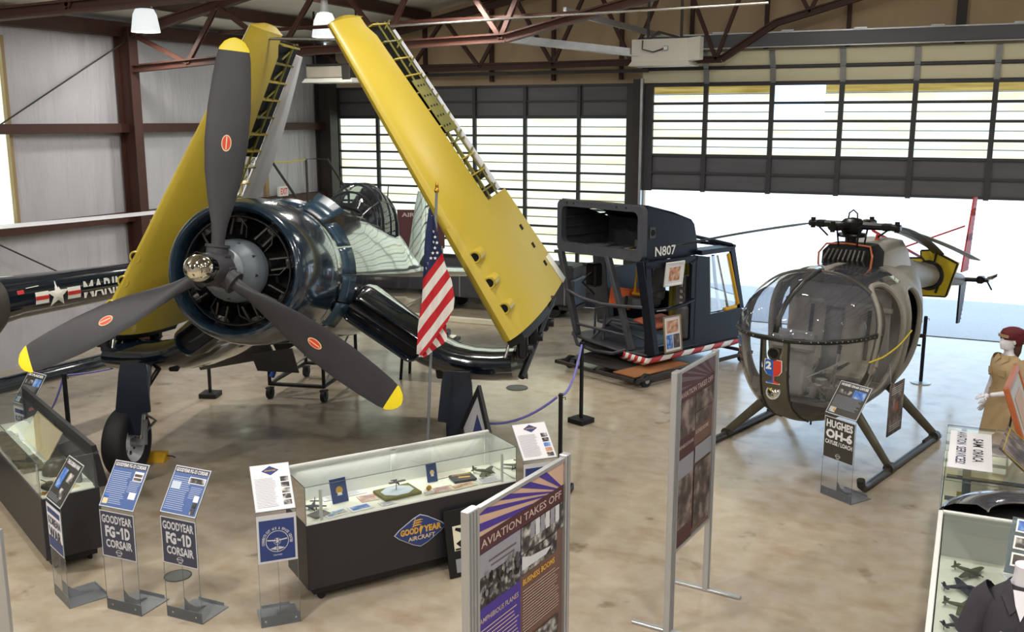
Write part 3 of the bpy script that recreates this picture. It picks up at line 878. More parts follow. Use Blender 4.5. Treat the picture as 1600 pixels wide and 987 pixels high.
for sg in (-1, 1):
    b = B('navy_paint', LM); rings = []
    for i in range(25):
        x_ = .38 + (2.34 - .38) * i / 24
        _, y_, z_, c_ = le_at(x_); _, _, za, _ = le_at(max(.38, x_ - .12)); _, _, zb, _ = le_at(min(2.34, x_ + .12))
        tv = Vector(((min(2.34, x_ + .12) - max(.38, x_ - .12)) * sg, 0, zb - za)).normalized()
        n_ = tv.cross(CH).normalized()
        if n_.z < 0: n_ = -n_
        rings.append(foil_ring(Vector((x_ * sg, y_, z_)), CH, n_, c_, .165))
    b.loft(rings); b.build('inner_wing', fighter, ang=50)
    # oil-cooler intake in the wing root
    b = B('navy_paint', LM)
    def slot(x0, x1, y_, gr):
        out = []
        p0 = le_at(x0); p1 = le_at(x1); A0 = Vector((x0 * sg, y_, p0[2])); A1 = Vector((x1 * sg, y_ + .04, p1[2])); d = (A1 - A0).normalized(); u_ = Vector((-d.z * sg, 0, abs(d.x)))
        h_ = .115 + gr
        for k in range(9): a = math.radians(90 + 180 * k / 8); out.append(tuple(A0 + d * (math.cos(a) * h_ * .7) + u_ * (math.sin(a) * h_)))
        for k in range(9): a = math.radians(-90 + 180 * k / 8); out.append(tuple(A1 + d * (math.cos(a) * h_ * .7) + u_ * (math.sin(a) * h_)))
        return out
    b.loft([slot(.66, 1.28, 2.25, -.02), slot(.66, 1.28, 2.05, .0), slot(.66, 1.28, 2.03, .02), slot(.66, 1.28, 2.06, .05), slot(.66, 1.28, 2.42, .10)], False, False)
    b.build('intake_lip', fighter, ang=50)
    b = B('void_black', LM); b.poly(slot(.66, 1.28, 2.13, .0))
    b.build('intake_mouth', fighter)
    # landing flaps hanging down
    for x0, x1 in ((.45, 1.2), (1.25, 2.3)):
        p0, p1 = le_at(x0), le_at(x1)
        a0 = Vector((x0 * sg, p0[1], p0[2])) + CH * (p0[3] * .93); a1 = Vector((x1 * sg, p1[1], p1[2])) + CH * (p1[3] * .93)
        b = B('navy_matte', LM); dn = Vector((0, .34, -.34))
        b.prism([tuple(a0), tuple(a1), tuple(a1 + dn), tuple(a0 + dn)], (0, .03, .03)); b.build('landing_flap', fighter)
# belly fairing doors under the engine
for sg in (-1, 1):
    b = B('navy_matte', LM); b.prism([(sg * .12, 2.25, 1.5), (sg * .62, 2.3, 1.42), (sg * .66, 2.6, 1.14), (sg * .2, 2.7, 1.1)], (0, .02, .0)); b.build('belly_door', fighter)
# main gear
for sg, gx in ((-1, -1.87), (1, 1.76)):
    ld = thing_ = None
    b = B('grey_case', LM)
    b.cyl((gx, 2.35, 1.4), (gx, 2.12, .72), .075, n=16); b.mat('bright_metal').cyl((gx, 2.14, .78), (gx, 2.06, .46), .05, n=14); b.mat('stand_grey').cyl((gx, 2.13, .66), (gx, 2.08, .38), .066, n=14)
    b.cyl((gx, 2.08, .40), (gx + .16 * sg, 2.08, .40), .05, n=12)
    b.tube([(gx - .02, 2.22, .7), (gx - .05 * sg, 2.36, .58), (gx - .02, 2.16, .46)], .02, 6)
    b.mat('black').tube([(gx - .18 * sg, 2.55, 1.35), (gx - .02, 2.22, .92)], .028, 8)
    b.mat('black').box((gx - .24 * sg, 2.5, 1.22), (.12, .1, .18), RX(30), ch=.02)
    b.build('gear_leg', fighter)
    wx = gx + .17 * sg
    A = T(wx, 2.08, .405) @ RY(90 * sg)
    w = B('rubber', LM).rev([(.22, -.10), (.3, -.125), (.36, -.12), (.395, -.085), (.405, -.03), (.405, .03), (.395, .085), (.36, .12), (.3, .125), (.22, .10), (.22, -.1)], 48, A)
    wo = w.build('main_wheel', fighter, ang=50)
    w = B('aileron_silver', LM).rev([(0, -.05), (.07, -.06), (.09, -.03), (.17, -.03), (.2, -.08), (.225, -.105), (.225, .1), (0, .1)], 32, A)
    for k in range(8):
        q = math.radians(45 * k); w.mat('black').cyl(tuple(A @ Vector((.13 * math.cos(q), .13 * math.sin(q), -.034))), tuple(A @ Vector((.13 * math.cos(q), .13 * math.sin(q), -.028))), .026, n=10)
    w.build('wheel_rim', wo)
    dx = gx + .01 * sg
    b = B('navy_matte', LM)
    zs = [(.14, 1.34), (.165, 1.22), (.185, 1.0), (.20, .84), (.2, .80), (.105, .79), (.095, .74), (.085, .58), (.08, .54)]
    pts = [(dx - w_, 2.03 - (1.34 - z_) * .14, z_) for w_, z_ in zs] + [(dx + w_, 2.03 - (1.34 - z_) * .14, z_) for w_, z_ in reversed(zs)]
    b.prism(pts, (0, .025, 0)); b.build('gear_door', fighter, ang=30)
# folded outer wings
for sg in (-1, 1):
    P0 = Vector((2.33, 2.2, 1.66)); P1 = Vector((.42, 2.28, 4.98))
    sp = (P1 - P0)
    def lead(t_):
        v = P0 + sp * t_; return Vector((v.x * sg, v.y, v.z))
    su = Vector((sp.x * sg, 0, sp.z)).normalized()
    nout = Vector((su.z * sg, 0, -su.x * sg)).normalized()          # outboard (lower wing surface)
    chd = (Vector((0, 1, 0)) + nout * (.25 if sg > 0 else -.20) + su * .03).normalized()
    def chord(t_, sg=sg): return 2.38 * (1 - .34 * t_) if sg > 0 else 2.2 * (1 - .42 * t_)
    def thick(t_): return .17 - .05 * t_
    def sec(t_, u0, u1, grow=0.0, close=False):
        c_ = chord(t_); le = lead(t_); th = thick(t_); nn = 12
        uu = [u0 + (u1 - u0) * (k / nn) ** 1.7 if u0 == 0 else u0 + (u1 - u0) * k / nn for k in range(nn + 1)]
        if t_ > .965: c_ *= .9; 
        a = [tuple(le + chd * (u * c_) + nout * (foil(u, th) * c_ * .9 + grow)) for u in uu]
        b_ = [tuple(le + chd * (u * c_) - nout * (foil(u, th) * c_ + grow)) for u in reversed(uu[1:] if u0 == 0 else uu)]
        return a + b_
    TS = .36
    b = B('wing_yellow', LM)
    b.loft([sec(t_, 0, .985) for t_ in [0 + TS * i / 12 for i in range(13)]])
    b.loft([sec(t_, 0, (.56 if sg < 0 else .52) if t_ < .62 else (.56 if sg < 0 else .52) - .08 * (t_ - .62) / .38) for t_ in [TS + (1 - TS) * i / 20 for i in range(21)]])
    # rounded tip
    b.loft([sec(1.0, 0, .5), [tuple(Vector(p) * .35 + (lead(1.0) + chd * (.28 * chord(1)) + su * .09) * .65) for p in sec(1.0, 0, .5)]])
    skin = b.build('outer_wing', fighter, ang=45)
    for k in range(11):
        t_ = TS + .03 + (.97 - TS - .03) * k / 10
        c_ = chord(t_); le = lead(t_); th = thick(t_)
        r_ = B('wing_yellow' if k % 3 else 'zinc_green', LM)
        q = [(.52, .9), (.70, .85), (.87, .8), (.87, -.8), (.70, -.85), (.52, -.9)]
        r_.prism([tuple(le + chd * (u * c_) + nout * (foil(u, th) * c_ * e * .95)) for u, e in q], tuple(su * .016))
        r_.build('rib', fighter)
    # spars, stringers and the perforated web inside the open bay
    b = B('zinc_green', LM)
    for u, e in ((.64, .6), (.74, -.5), (.80, .5)):
        b.tube([tuple(lead(t_) + chd * (u * chord(t_)) + nout * (foil(u, thick(t_)) * chord(t_) * e)) for t_ in (TS, .6, .8, .98)], .014, 6)
    for k in range(9):
        t0 = TS + .05 + .065 * k
        p = lead(t0) + chd * (.60 * chord(t0)) - nout * .05; q = lead(t0 + .05) + chd * (.85 * chord(t0)) + nout * .04
        b.tube([tuple(p), tuple(q)], .012, 6)
    b.build('bay_bracing', fighter)
    b = B('engine_dark', LM)     # dark plate with gaps, added so the inside of the bay looks dark
    for ta, tb_ in ((TS + .01, .40), (.425, .455), (.60, .98)):
        b.prism([tuple(lead(ta) + chd * (.5 * chord(ta))), tuple(lead(ta) + chd * (.86 * chord(ta))), tuple(lead(tb_) + chd * (.86 * chord(tb_))), tuple(lead(tb_) + chd * (.48 * chord(tb_)))], tuple(nout * .012))
    b.build('bay_dark_plate', fighter)
    b = B('zinc_green', LM)
    t0, t1 = .60, .78
    def wp(t_, u, off): return tuple(lead(t_) + chd * (u * chord(t_)) + nout * (foil(u, thick(t_)) * chord(t_) * .86 + off))
    b.prism([wp(t0, .58, 0), wp(t0, .84, 0), wp(t1, .76, 0), wp(t1, .56, 0)], tuple(nout * -.008))
    for i in range(5):
        for j in range(3):
            tt = t0 + .02 + .035 * i; u = .61 + .06 * j
            c0 = Vector(wp(tt, u, .002)); b.mat('void_black').poly([tuple(c0 + chd * (.022 * math.cos(a)) + su * (.016 * math.sin(a))) for a in [math.pi * k / 4 for k in range(8)]])
    b.build('perforated_web', fighter)
    b = B('aileron_silver', LM)
    tt = [TS + .01 + (.94 - TS) * i / 14 for i in range(15)]
    def ail(t_, i):
        c_ = chord(t_); le = lead(t_); w_ = (.055 if sg > 0 else .11 + .12 * math.sin(math.pi * min(1, (i + 3) / 17))); th = .055 - .02 * t_
        return [tuple(le + chd * (c_ * .865 + a * w_ * c_ * 1.1) + nout * (e * th)) for a, e in ((0, 0), (.05, .6), (.2, 1), (.5, .6), (1, 0), (.5, -.6), (.2, -1), (.05, -.6))]
    b.loft([ail(t_, i) for i, t_ in enumerate(tt)]); b.build('aileron', fighter, ang=40)
    # gun ports
    for k in range(3):
        t_ = .085 + .083 * k; le = lead(t_); c_ = chord(t_)
        p = le + nout * (.085 if sg > 0 else .02) + chd * (.07 if sg > 0 else .03)
        b = B('wing_yellow', LM); b.tube([tuple(p + Vector((0, -.006, 0)) + nout * .006), tuple(p + chd * .16)], [.066, .075], 16, cap=False)
        b.tube([tuple(p + Vector((0, -.008, 0)) + su * (.058 * math.cos(a)) + nout * (.058 * math.sin(a))) for a in [math.pi * j / 8 for j in range(16)]], .012, 6, True)
        b.mat('void_black').poly([tuple(p + Vector((0, -.009, 0)) + su * (.055 * math.cos(a)) + nout * (.055 * math.sin(a))) for a in [math.pi * j / 8 for j in range(16)]])
        b.build('gun_port', fighter)
    for k in range(3):
        b = B('void_black', LM)
        t_ = .09 + .07 * k; u = .77; c0 = lead(t_) + chd * (u * chord(t_)) + nout * (foil(u, thick(t_)) * chord(t_) * .9 + .004)
        b.prism([tuple(c0 + chd * (.035 * a) + su * (.035 * e)) for a, e in ((-1, -1), (1, -1), (1, 1), (-1, 1))], tuple(nout * .004))
        b.build('ejection_slot', fighter)
    b = B('wing_bare', LM)
    t0, t1 = -.004, .10
    def op(t_, u): return lead(t_) + chd * (u * chord(t_)) + nout * (foil(u, thick(t_)) * chord(t_) * .9 + .004)
    b.loft([[tuple(op(t_, u)) for u in (.86, .9, .94, .985)] for t_ in (t0, .05, t1)], False, False, False); b.build('bare_corner', fighter, solid=.003)
    # fold joint
    b = B('black', LM)
    r0 = lead(0)
    b.prism([tuple(r0 + chd * (u * 2.2) + nout * (foil(u, .17) * 2.2 * e * .8)) for u, e in ((.06, 1), (.3, 1), (.6, 1), (.6, -1), (.3, -1), (.06, -1))], tuple(su * -.1))
    for u in (.1, .28, .5):
        p = r0 + chd * (u * 2.2); b.box(tuple(p - su * .16), (.1, .16, .26), ch=.02)
        b.cyl(tuple(p - su * .2 - Vector((.09 * sg, 0, 0))), tuple(p - su * .2 + Vector((.09 * sg, 0, 0))), .05, n=12)
    b.mat('engine_mid').tube([tuple(r0 + chd * .35 + nout * .1), tuple(Vector((2.33 * sg, 2.75, 1.32)))], .03, 8)
    b.mat('black').tube([tuple(r0 + chd * 1.25 + nout * .16), tuple(Vector((2.42 * sg, 2.55, 1.16)))], .04, 8)
    b.mat('zinc_green').tube([tuple(r0 + chd * .8 + nout * .12), tuple(Vector((2.3 * sg, 2.7, 1.3)))], .025, 8)
    b.mat('bright_metal').tube([tuple(r0 + chd * .2 - nout * .05), tuple(Vector((2.25 * sg, 2.3, 1.4)))], .018, 8)
    b.build('fold_joint', fighter)
# yellow chocks
for gx in (-1.87, 1.76):
    pos = fighter.matrix_basis @ Vector((0, 0, 0))
tip_rod = B('bright_metal', LM).cyl((-.36, 2.6, 4.86), (.40, 2.6, 4.84), .016, n=8); tip_rod.build('tip_brace', fighter)
def fw(x, y, z=0):      # fighter-local (hub frame) to world
    a = math.radians(PSI); return (OX + x * math.cos(a) - y * math.sin(a), OY + x * math.sin(a) + y * math.cos(a), z)
c_ = thing('wheel_chock', 'yellow wheel chock behind the near main wheel', 'wheel chock', fw(-1.98, 2.60), PSI)
b = B('strap_yellow'); b.prism([(-.14, -.09, 0), (-.14, .09, 0), (-.14, .06, .11), (-.14, -.02, .11)], (.28, 0, 0)); b.build('wedge', c_, bev=.008)
B('dark_steel').tube([(.14, .02, .06), (.2, .03, .05), (.21, .08, .02)], .008, 6).build('rope_handle', c_)
# ================================================================ light scout helicopter (egg shaped)
scout = thing('light_helicopter', 'small egg-shaped olive helicopter with clear bubble nose standing on skids', 'helicopter', (-1.45, 12.68, 0), -15.6)
ET = [(-1.705, .10, .04, .40), (-1.68, .22, .12, .60), (-1.62, .37, .22, .74), (-1.5, .52, .34, .87), (-1.3, .665, .46, 1.0), (-1.05, .76, .555, 1.10), (-.7, .82, .63, 1.17), (-.3, .84, .665, 1.2),
      (.2, .83, .665, 1.18), (.7, .77, .64, 1.08), (1.1, .67, .58, .90), (1.5, .51, .47, .62), (1.85, .35, .34, .36), (2.15, .25, .25, .25)]
def egg(y, a):
    for p, q in zip(ET[:-1], ET[1:]):
        if p[0] <= y <= q[0]: _, hw, hu, hl = lerp(p, q, (y - p[0]) / (q[0] - p[0])); break
    else: _, hw, hu, hl = ET[0] if y < 0 else ET[-1]
    zc = 1.6 + max(0, y - .9) * .22
    ca, sa = math.cos(a), math.sin(a)
    pw = .92
    return (hw * math.copysign(abs(sa) ** pw, sa), y, zc + (hu if ca > 0 else hl) * math.copysign(abs(ca) ** pw, ca))
NY, NA = 110, 120
ys = []
for i in range(NY + 1):
    q = i / NY
    ys.append(-1.705 + 3.855 * (q ** 1.6 * .6 + q * .4))
gridp = [[egg(y, 2 * math.pi * j / NA) for j in range(NA)] for y in ys]
def se(y, z, y0, y1, z0, z1, p): return abs((y - (y0 + y1) / 2) / ((y1 - y0) / 2)) ** p + abs((z - (z0 + z1) / 2) / ((z1 - z0) / 2)) ** p
def front_door(y, z):
    sh = (z - 1.45) * .14
    return se(y - sh, z, -.80, -.10, .80, 2.10, 3.0)
def rear_door(y, z): return se(y, z, .12, .72, .80, 1.98, 3.4)
def region(i, j):
    ps = [gridp[i][j], gridp[i + 1][j], gridp[i + 1][(j + 1) % NA], gridp[i][(j + 1) % NA]]
    x, y, z = [sum(p[k] for p in ps) / 4 for k in range(3)]
    yl = .34 if (z > 2.06 and abs(x) > .05) else -.62 if z > 1.9 else -.62 - (1.9 - z) * .30
    if abs(x) > .35 and (front_door(y, z) < 1 or rear_door(y, z) < 1): return None
    if y < yl:
        if z > 1.6: return 'windscreen_right' if x > 0 else 'windscreen_left'
        if abs(x) < .165 or z < .66: return 'nose'
        return 'chin_right' if x > 0 else 'chin_left'
    return 'shell'
parts = {}
for i in range(NY):
    for j in range(NA):
        parts.setdefault(region(i, j), []).append((i, j))
def egg_part(key, name, m):
    b = B(m)
    for i, j in parts[key]:
        b.poly([gridp[i][j], gridp[i + 1][j], gridp[i + 1][(j + 1) % NA], gridp[i][(j + 1) % NA]])
    return b.build(name, scout, ang=60)
egg_part('windscreen_left', 'windscreen', 'bubble_upper'); egg_part('windscreen_right', 'windscreen', 'bubble_upper')
egg_part('chin_left', 'chin_window', 'bubble_lower'); egg_part('chin_right', 'chin_window', 'bubble_lower')
nose = egg_part('nose', 'nose_panel', 'olive')
sh = egg_part('shell', 'cabin_shell', 'olive')
md = sh.modifiers.new('solid', 'SOLIDIFY'); md.thickness = .025; md.offset = -1
# the flanks are painted a paler grey than the belly
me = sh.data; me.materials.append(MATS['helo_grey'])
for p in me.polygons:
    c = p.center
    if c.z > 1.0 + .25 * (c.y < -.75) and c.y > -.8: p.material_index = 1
def egg_line(fn, name, r, m='dark_bubble_trim', par=None, n=60, closed=False, k=8):
    b = B(m); b.tube([fn(q / n) for q in range(n + (0 if closed else 1))], r, k, closed); return b.build(name, par or scout)
band = egg_line(lambda q: egg(-.72 - 1.0 * math.sin(math.pi * min(1, max(0, q))) ** .55 if 0 < q < 1 else -.72, math.pi / 2 if q < .5 else -math.pi / 2), 'windscreen_band', .02, n=40) if False else None
def equator(q):     # half way round the nose at the glass joint
    if q <= .5: y = -.72 - (.985) * (q * 2) ** .7; a = math.pi / 2
    else: y = -.72 - (.985) * ((1 - q) * 2) ** .7; a = -math.pi / 2
    p = egg(max(y, -1.705), a); return (p[0], p[1] - .004, p[2])
b = B('dark_bubble_trim'); eq = [equator(q / 60) for q in range(61)]
b.loft([[(p[0] * 1.012, p[1] - .006, p[2] + dz) for p in eq] for dz in (-.028, .028)], False, False, False)
bo = b.build('glass_joint_band', scout, solid=.012)
b = B('galvanised')
for p in eq[::2]: b.sph((p[0] * 1.022, p[1] - .016, p[2]), .007, 6, 4)
b.build('rivet', bo)
bo.children[0]['kind'] = 'stuff'
def top_line(q): p = egg(-1.70 + 1.15 * q, 0); return (p[0], p[1], p[2] + .01)
b = B('dark_bubble_trim'); tl = [top_line(q / 30) for q in range(31)]
b.loft([[(dx, p[1], p[2] + .004) for p in tl] for dx in (-.03, .03)], False, False, False); b.build('windscreen_divider', scout, solid=.015)
def hoop(q):
    a = 2 * math.pi * (q - .5) * .74; y = -.62; p = egg(y, a)
    if p[2] < 1.9: y = -.62 - (1.9 - p[2]) * .30; p = egg(y, a)
    return p
b = B('olive_dark'); b.tube([hoop(q / 60) for q in range(61)], .028, 8, flat=.7); b.build('windscreen_hoop', scout)
def on_side(y, z, sg):
    # angle on the egg that gives height z
    lo, hi = 0.0, math.pi
    for _ in range(40):
        m_ = (lo + hi) / 2
        if egg(y, m_)[2] > z: lo = m_
        else: hi = m_
    p = egg(y, lo); return (p[0] * sg, p[1], p[2])
for sg in (-1, 1):
    for f_, nm in ((lambda a: (-.45 + .35 * math.copysign(abs(math.cos(a)) ** (2 / 3), math.cos(a)), 1.45 + .65 * math.copysign(abs(math.sin(a)) ** (2 / 3), math.sin(a))), 'f'),
                   (lambda a: (.42 + .30 * math.copysign(abs(math.cos(a)) ** (2 / 3.4), math.cos(a)), 1.39 + .59 * math.copysign(abs(math.sin(a)) ** (2 / 3.4), math.sin(a))), 'r')):
        pts = []
        for k in range(48):
            y, z = f_(2 * math.pi * k / 48)
            if nm == 'f': y += (z - 1.45) * .14
            pts.append(on_side(y, z, sg))
        b = B('helo_grey'); b.tube(pts, .034, 8, True); b.build('door_frame', scout)
for sg in (-1, 1):      # bulged edging of the nose strip
    b = B('dark_bubble_trim'); pts = []
    for k in range(40):
        y = -1.69 + .62 * (k / 39) ** 2
        lo, hi = math.pi / 2 + .02, math.pi
        for _ in range(40):
            m_ = (lo + hi) / 2
            if egg(y, m_)[0] > .165: lo = m_
            else: hi = m_
        p = egg(y, lo)
        pts.append((min(p[0], .17) * sg, p[1] - .004, p[2]))
    pts = [(.165 * sg, -1.695, 1.58)] + [p for p in pts if p[2] < 1.5]
    b.tube(pts, .014, 6); b.build('strip_edge', nose)
def front_y(z, x=0.0):
    # y of the nose at height z
    best = -1.70
    for k in range(400):
        y = -1.705 + k * .002
        p = egg(y, math.pi)
        if p[2] <= z: best = y; break
    return best
def nose_pt(x, z, out=.006): return (x, front_y(z) - out, z)
b = B('void_black'); b.poly([(.06 * math.cos(a), -1.712, 1.43 + .06 * math.sin(a)) for a in [math.pi * k / 10 for k in range(20)]])
b.mat('olive_dark').tube([(.065 * math.cos(a), -1.715, 1.43 + .065 * math.sin(a)) for a in [math.pi * k / 10 for k in range(20)]], .012, 6, True); b.build('air_vent', nose)
b = B('white_paint')
def em(pts, m, o): b.mat(m).poly([nose_pt(x * .95, 1.235 + z * .95, o) for x, z in pts])
cup = [(-.10, .13), (-.105, .0), (-.07, -.05), (-.015, -.065), (-.012, -.12), (-.08, -.14), (-.08, -.155)]
L_ = cup + [(0, -.155), (0, .13)]
em([(x * 1.1, z * 1.05) for x, z in L_] , 'white_paint', .010); em([(-x * 1.1, z * 1.05) for x, z in L_], 'white_paint', .010)
em(L_, 'blue_paint', .014); em([(-x, z) for x, z in L_], 'emblem_red', .014)
A = Matrix(((1, 0, 0, -.085), (0, 0, 1, -1.728), (0, 1, 0, 1.25), (0, 0, 0, 1))); b.mat('white_paint').text('2', A, .07, .09, .05)
b.build('squadron_emblem', nose)
b = B('chrome'); A = T(0, front_y(.98) - .01, .98) @ RX(72); b.rev([(.075, 0), (.06, .012), (0, .018)], 24, A); b.mat('galvanised').tube([tuple(A @ Vector((.078 * math.cos(a), .078 * math.sin(a), 0))) for a in [math.pi * k / 10 for k in range(20)]], .01, 6, True); b.build('landing_light', nose)
# cabin interior
b = B('fairing_grey'); b.prism([(-.42, -1.25, .78), (.42, -1.25, .78), (.56, -.5, .72), (.5, .8, .72), (-.5, .8, .72), (-.56, -.5, .72)], (0, 0, .03)); b.build('cabin_floor', scout)
b = B('cabin_grey'); b.box((0, .02, 1.42), (1.3, .03, 1.15), ch=.01); b.box((0, .0, 1.75), (1.35, .06, .06)); b.box((0, .85, 1.4), (1.1, .04, 1.2)); b.build('bulkhead', scout)
for sg in (-1, 1):
    b = B('seat_mesh'); b.box((sg * .36, -.38, 1.02), (.48, .46, .12), RX(6), ch=.04); b.box((sg * .36, -.10, 1.42), (.48, .1, .78), RX(-8), ch=.04); b.mat('cabin_grey')
    for dx in (-.2, .2): b.cyl((sg * .36 + dx, -.5, .76), (sg * .36 + dx, -.12, 1.0), .014, n=6)
    b.mat('rubber').box((sg * .36 - .08, -.42, 1.09), (.04, .4, .012)); b.box((sg * .36 + .1, -.18, 1.45), (.04, .02, .6), RX(-8)); b.build('crew_seat', scout)
b = B('cabin_grey'); b.box((0, -1.05, 1.2), (.26, .3, .75), RX(-8), ch=.03); b.box((.0, -1.2, 1.5), (.5, .16, .24), RX(-15), ch=.03)
for x, z in ((-.16, 1.52), (0, 1.54), (.16, 1.52), (-.08, 1.44), (.08, 1.44)):
    b.mat('galvanised').tube([(x + .04 * math.cos(a), -1.285 + (1.5 - z) * .25, z + .04 * math.sin(a)) for a in [math.pi * k / 6 for k in range(12)]], .006, 5, True)
b.build('instrument_panel', scout)
b = B('cabin_grey')
for sg in (-1, 1):
    b.tube([(sg * .34, -.78, .78), (sg * .34, -.82, 1.1), (sg * .34, -.72, 1.32)], .014, 6); b.mat('rubber').cyl((sg * .34, -.72, 1.3), (sg * .34, -.69, 1.40), .022, n=8); b.mat('cabin_grey')
    b.tube([(sg * .12, -.3, .8), (sg * .12, -.6, 1.02)], .018, 6)
    for px_ in (-.1, .1):
        b.box((sg * .36 + px_, -1.2, .92), (.08, .03, .14), RX(-25), ch=.008); b.tube([(sg * .36 + px_, -1.0, .80), (sg * .36 + px_, -1.19, .90)], .01, 6)
b.build('flight_controls', scout)
b = B('fairing_grey')
for k in range(14):
    x = random.uniform(-.5, .5); y = random.uniform(-1.2, -.7); b.box((x, y, .84 + random.random() * .1), (.08 + .1 * random.random(), .1, .06 + .08 * random.random()), RZ(random.uniform(0, 90)), ch=.01)
b.tube([(.4, -1.1, .85), (.2, -1.25, 1.1), (.45, -1.0, 1.25), (.3, -.9, .9)], .012, 6); b.tube([(-.4, -1.05, .85), (-.25, -1.2, 1.05), (-.5, -.9, 1.2)], .012, 6)
b.build('cockpit_equipment', scout)
# rotor mast, engine fairing, hub
b = B('fairing_grey')
def rr_(w, d, z, y, p=6): return [(w * math.copysign(abs(math.cos(a)) ** (2 / p), math.cos(a)), y + d * math.copysign(abs(math.sin(a)) ** (2 / p), math.sin(a)), z) for a in [2 * math.pi * k / 32 for k in range(32)]]
b.loft([rr_(.36, .65, 2.05, 1.1, 4), rr_(.33, .55, 2.3, 1.08, 4), rr_(.28, .46, 2.44, 1.04, 4), rr_(.2, .35, 2.47, 1.0, 4)]); b.build('engine_fairing', scout, ang=50)
b = B('void_black'); b.loft([rr_(.34, .3, 2.12, .36, 4), rr_(.34, .28, 2.38, .38, 4), rr_(.27, .2, 2.47, .40, 4)])
b.mat('orange_wood').tube([(-.33, .1, 2.16), (-.34, .12, 2.36), (-.28, .2, 2.47), (0, .2, 2.49), (.28, .2, 2.47), (.34, .12, 2.36), (.33, .1, 2.16)], .014, 6)
b.mat('engine_mid')
for k in range(9): b.tube([(-.26 + .065 * k, .09, 2.2 + .02 * (k % 3)), (-.24 + .06 * k, .06, 2.3), (-.2 + .055 * k, .12, 2.42)], .016, 6)
b.build('engine_intake', scout)
b = B('emblem_red').cyl((.06, 1.0, 2.46), (.06, 1.0, 2.54), .03, .02, 12); b.build('beacon', scout)
HB = (0, .3, 2.71)
b = B('engine_dark'); b.cyl((0, .3, 2.3), (0, .3, 2.66), .065, .06, 16); b.rev([(0, -.1), (.1, -.1), (.13, -.05), (.14, .04), (.1, .08), (0, .1)], 20, T(*HB))
b.rev([(.17, -.14), (.18, -.12), (.17, -.1), (.1, -.1)], 20, T(*HB))
for k in range(4):
    a = math.radians(45 + 90 * k); b.cyl((.16 * math.cos(a), .3 + .16 * math.sin(a), 2.42), (.2 * math.cos(a), .3 + .2 * math.sin(a), 2.7), .012, n=6)
hub2 = b.build('rotor_hub', scout)
b = B('engine_dark'); b.tube([(-.06, .3, 2.78), (-.05, .3, 2.86), (0, .3, 2.90), (.05, .3, 2.86), (.06, .3, 2.78)], .01, 6); b.build('lifting_eye', hub2)
arms = []
for k, (ax_, ay_) in enumerate(((-.55, -.02), (.58, .05), (.05, .55), (-.1, -.42))):
    b = B('engine_dark'); v = Vector((ax_, ay_, 0)); s_ = Vector((-ay_, ax_, 0)).normalized()
    o = Vector(HB)
    b.tube([tuple(o + v * .2), tuple(o + v * .55), tuple(o + v)], [.05, .045, .04], 8, flat=1.3)
    b.box(tuple(o + v * .72), (.12, .12, .09), RZ(math.degrees(math.atan2(ay_, ax_))), ch=.02)
    b.cyl(tuple(o + v * .92 - Vector((0, 0, .06))), tuple(o + v * .92 + Vector((0, 0, .07))), .03, n=10)
    b.tube([tuple(o + v * .5 + s_ * .08 - Vector((0, 0, .14))), tuple(o + v * .8 + s_ * .07)], .012, 6)
    b.build('hub_arm', hub2)
def rblade(p, q, c=.17, m='olive_dark', sag=.0, name='rotor_blade', tipm=None):
    p, q = Vector(p), Vector(q); d = (q - p).normalized(); s_ = d.cross(Vector((0, 0, 1))).normalized(); u_ = s_.cross(d)
    b = B(m); rings = []
    for k in range(15):
        t_ = k / 14; o = p + (q - p) * t_ + Vector((0, 0, sag * 4 * t_ * (1 - t_))); w = c * (.55 + .45 * min(1, t_ * 8))
        rings.append([tuple(o + s_ * (w * x) + u_ * (w * z)) for x, z in ((.3, 0), (.25, .06), (.05, .075), (-.3, .045), (-.7, .004), (-.7, -.004), (-.3, -.045), (.05, -.075), (.25, -.06))])
    b.loft(rings); return b.build(name, scout, ang=50)
rblade((-.5, .28, 2.71), (-2.73, .8, 2.2), .22, 'olive_dark', .02)
rblade((.55, .35, 2.72), (.07, 3.6, 2.02), .17, 'olive_dark', .06)
rblade((.05, .85, 2.69), (-.25, 4.4, 1.98), .15, 'helo_grey', .04)
rblade((.3, .9, 2.66), (.35, 4.5, 1.86), .15, 'helo_grey', .04)
# tail boom and tail
b = B('helo_grey'); b.loft([[(-.0 + .0 * k + r * math.cos(a) - off, y, z + r * math.sin(a)) for k, a in enumerate([2 * math.pi * j / 24 for j in range(24)])] for y, z, r, off in ((1.7, 1.82, .36, 0), (2.1, 1.86, .27, .02), (2.7, 1.80, .215, .05), (3.5, 1.70, .175, .07), (4.3, 1.57, .135, .06), (4.95, 1.46, .10, .03), (5.1, 1.44, .05, .03))])
b.build('tail_boom', scout, ang=60)
b = B('red_paint'); n_ = 15
for k in range(n_):
    t0, t1 = k / n_, (k + 1) / n_
    b.mat('red_paint')
    def fp(t_, w0): return [(.0 + .06 * t_ + dx, 4.92 + .12 * t_ + w0 * (.33 - .17 * t_), 1.58 + 1.2 * t_) for dx in (-.012, .012)]
    b.loft([[fp(t0, 0)[0], fp(t0, 0)[1], fp(t0, 1)[1], fp(t0, 1)[0]], [fp(t1, 0)[0], fp(t1, 0)[1], fp(t1, 1)[1], fp(t1, 1)[0]]])
    if k % 1 == 0:
        b.mat('white_paint'); q0 = fp((t0 + t1) / 2, 1); b.box((q0[0][0], q0[0][1] + .0, q0[0][2]), (.03, .10, .03))
b.build('upper_fin', scout)
b = B('engine_dark'); b.loft([[(dx, 4.92 + w, z) for dx, w in ((-.015, 0), (.015, 0), (.015, c_), (-.015, c_))] for z, c_ in ((1.42, .30), (1.1, .24), (.74, .12))])
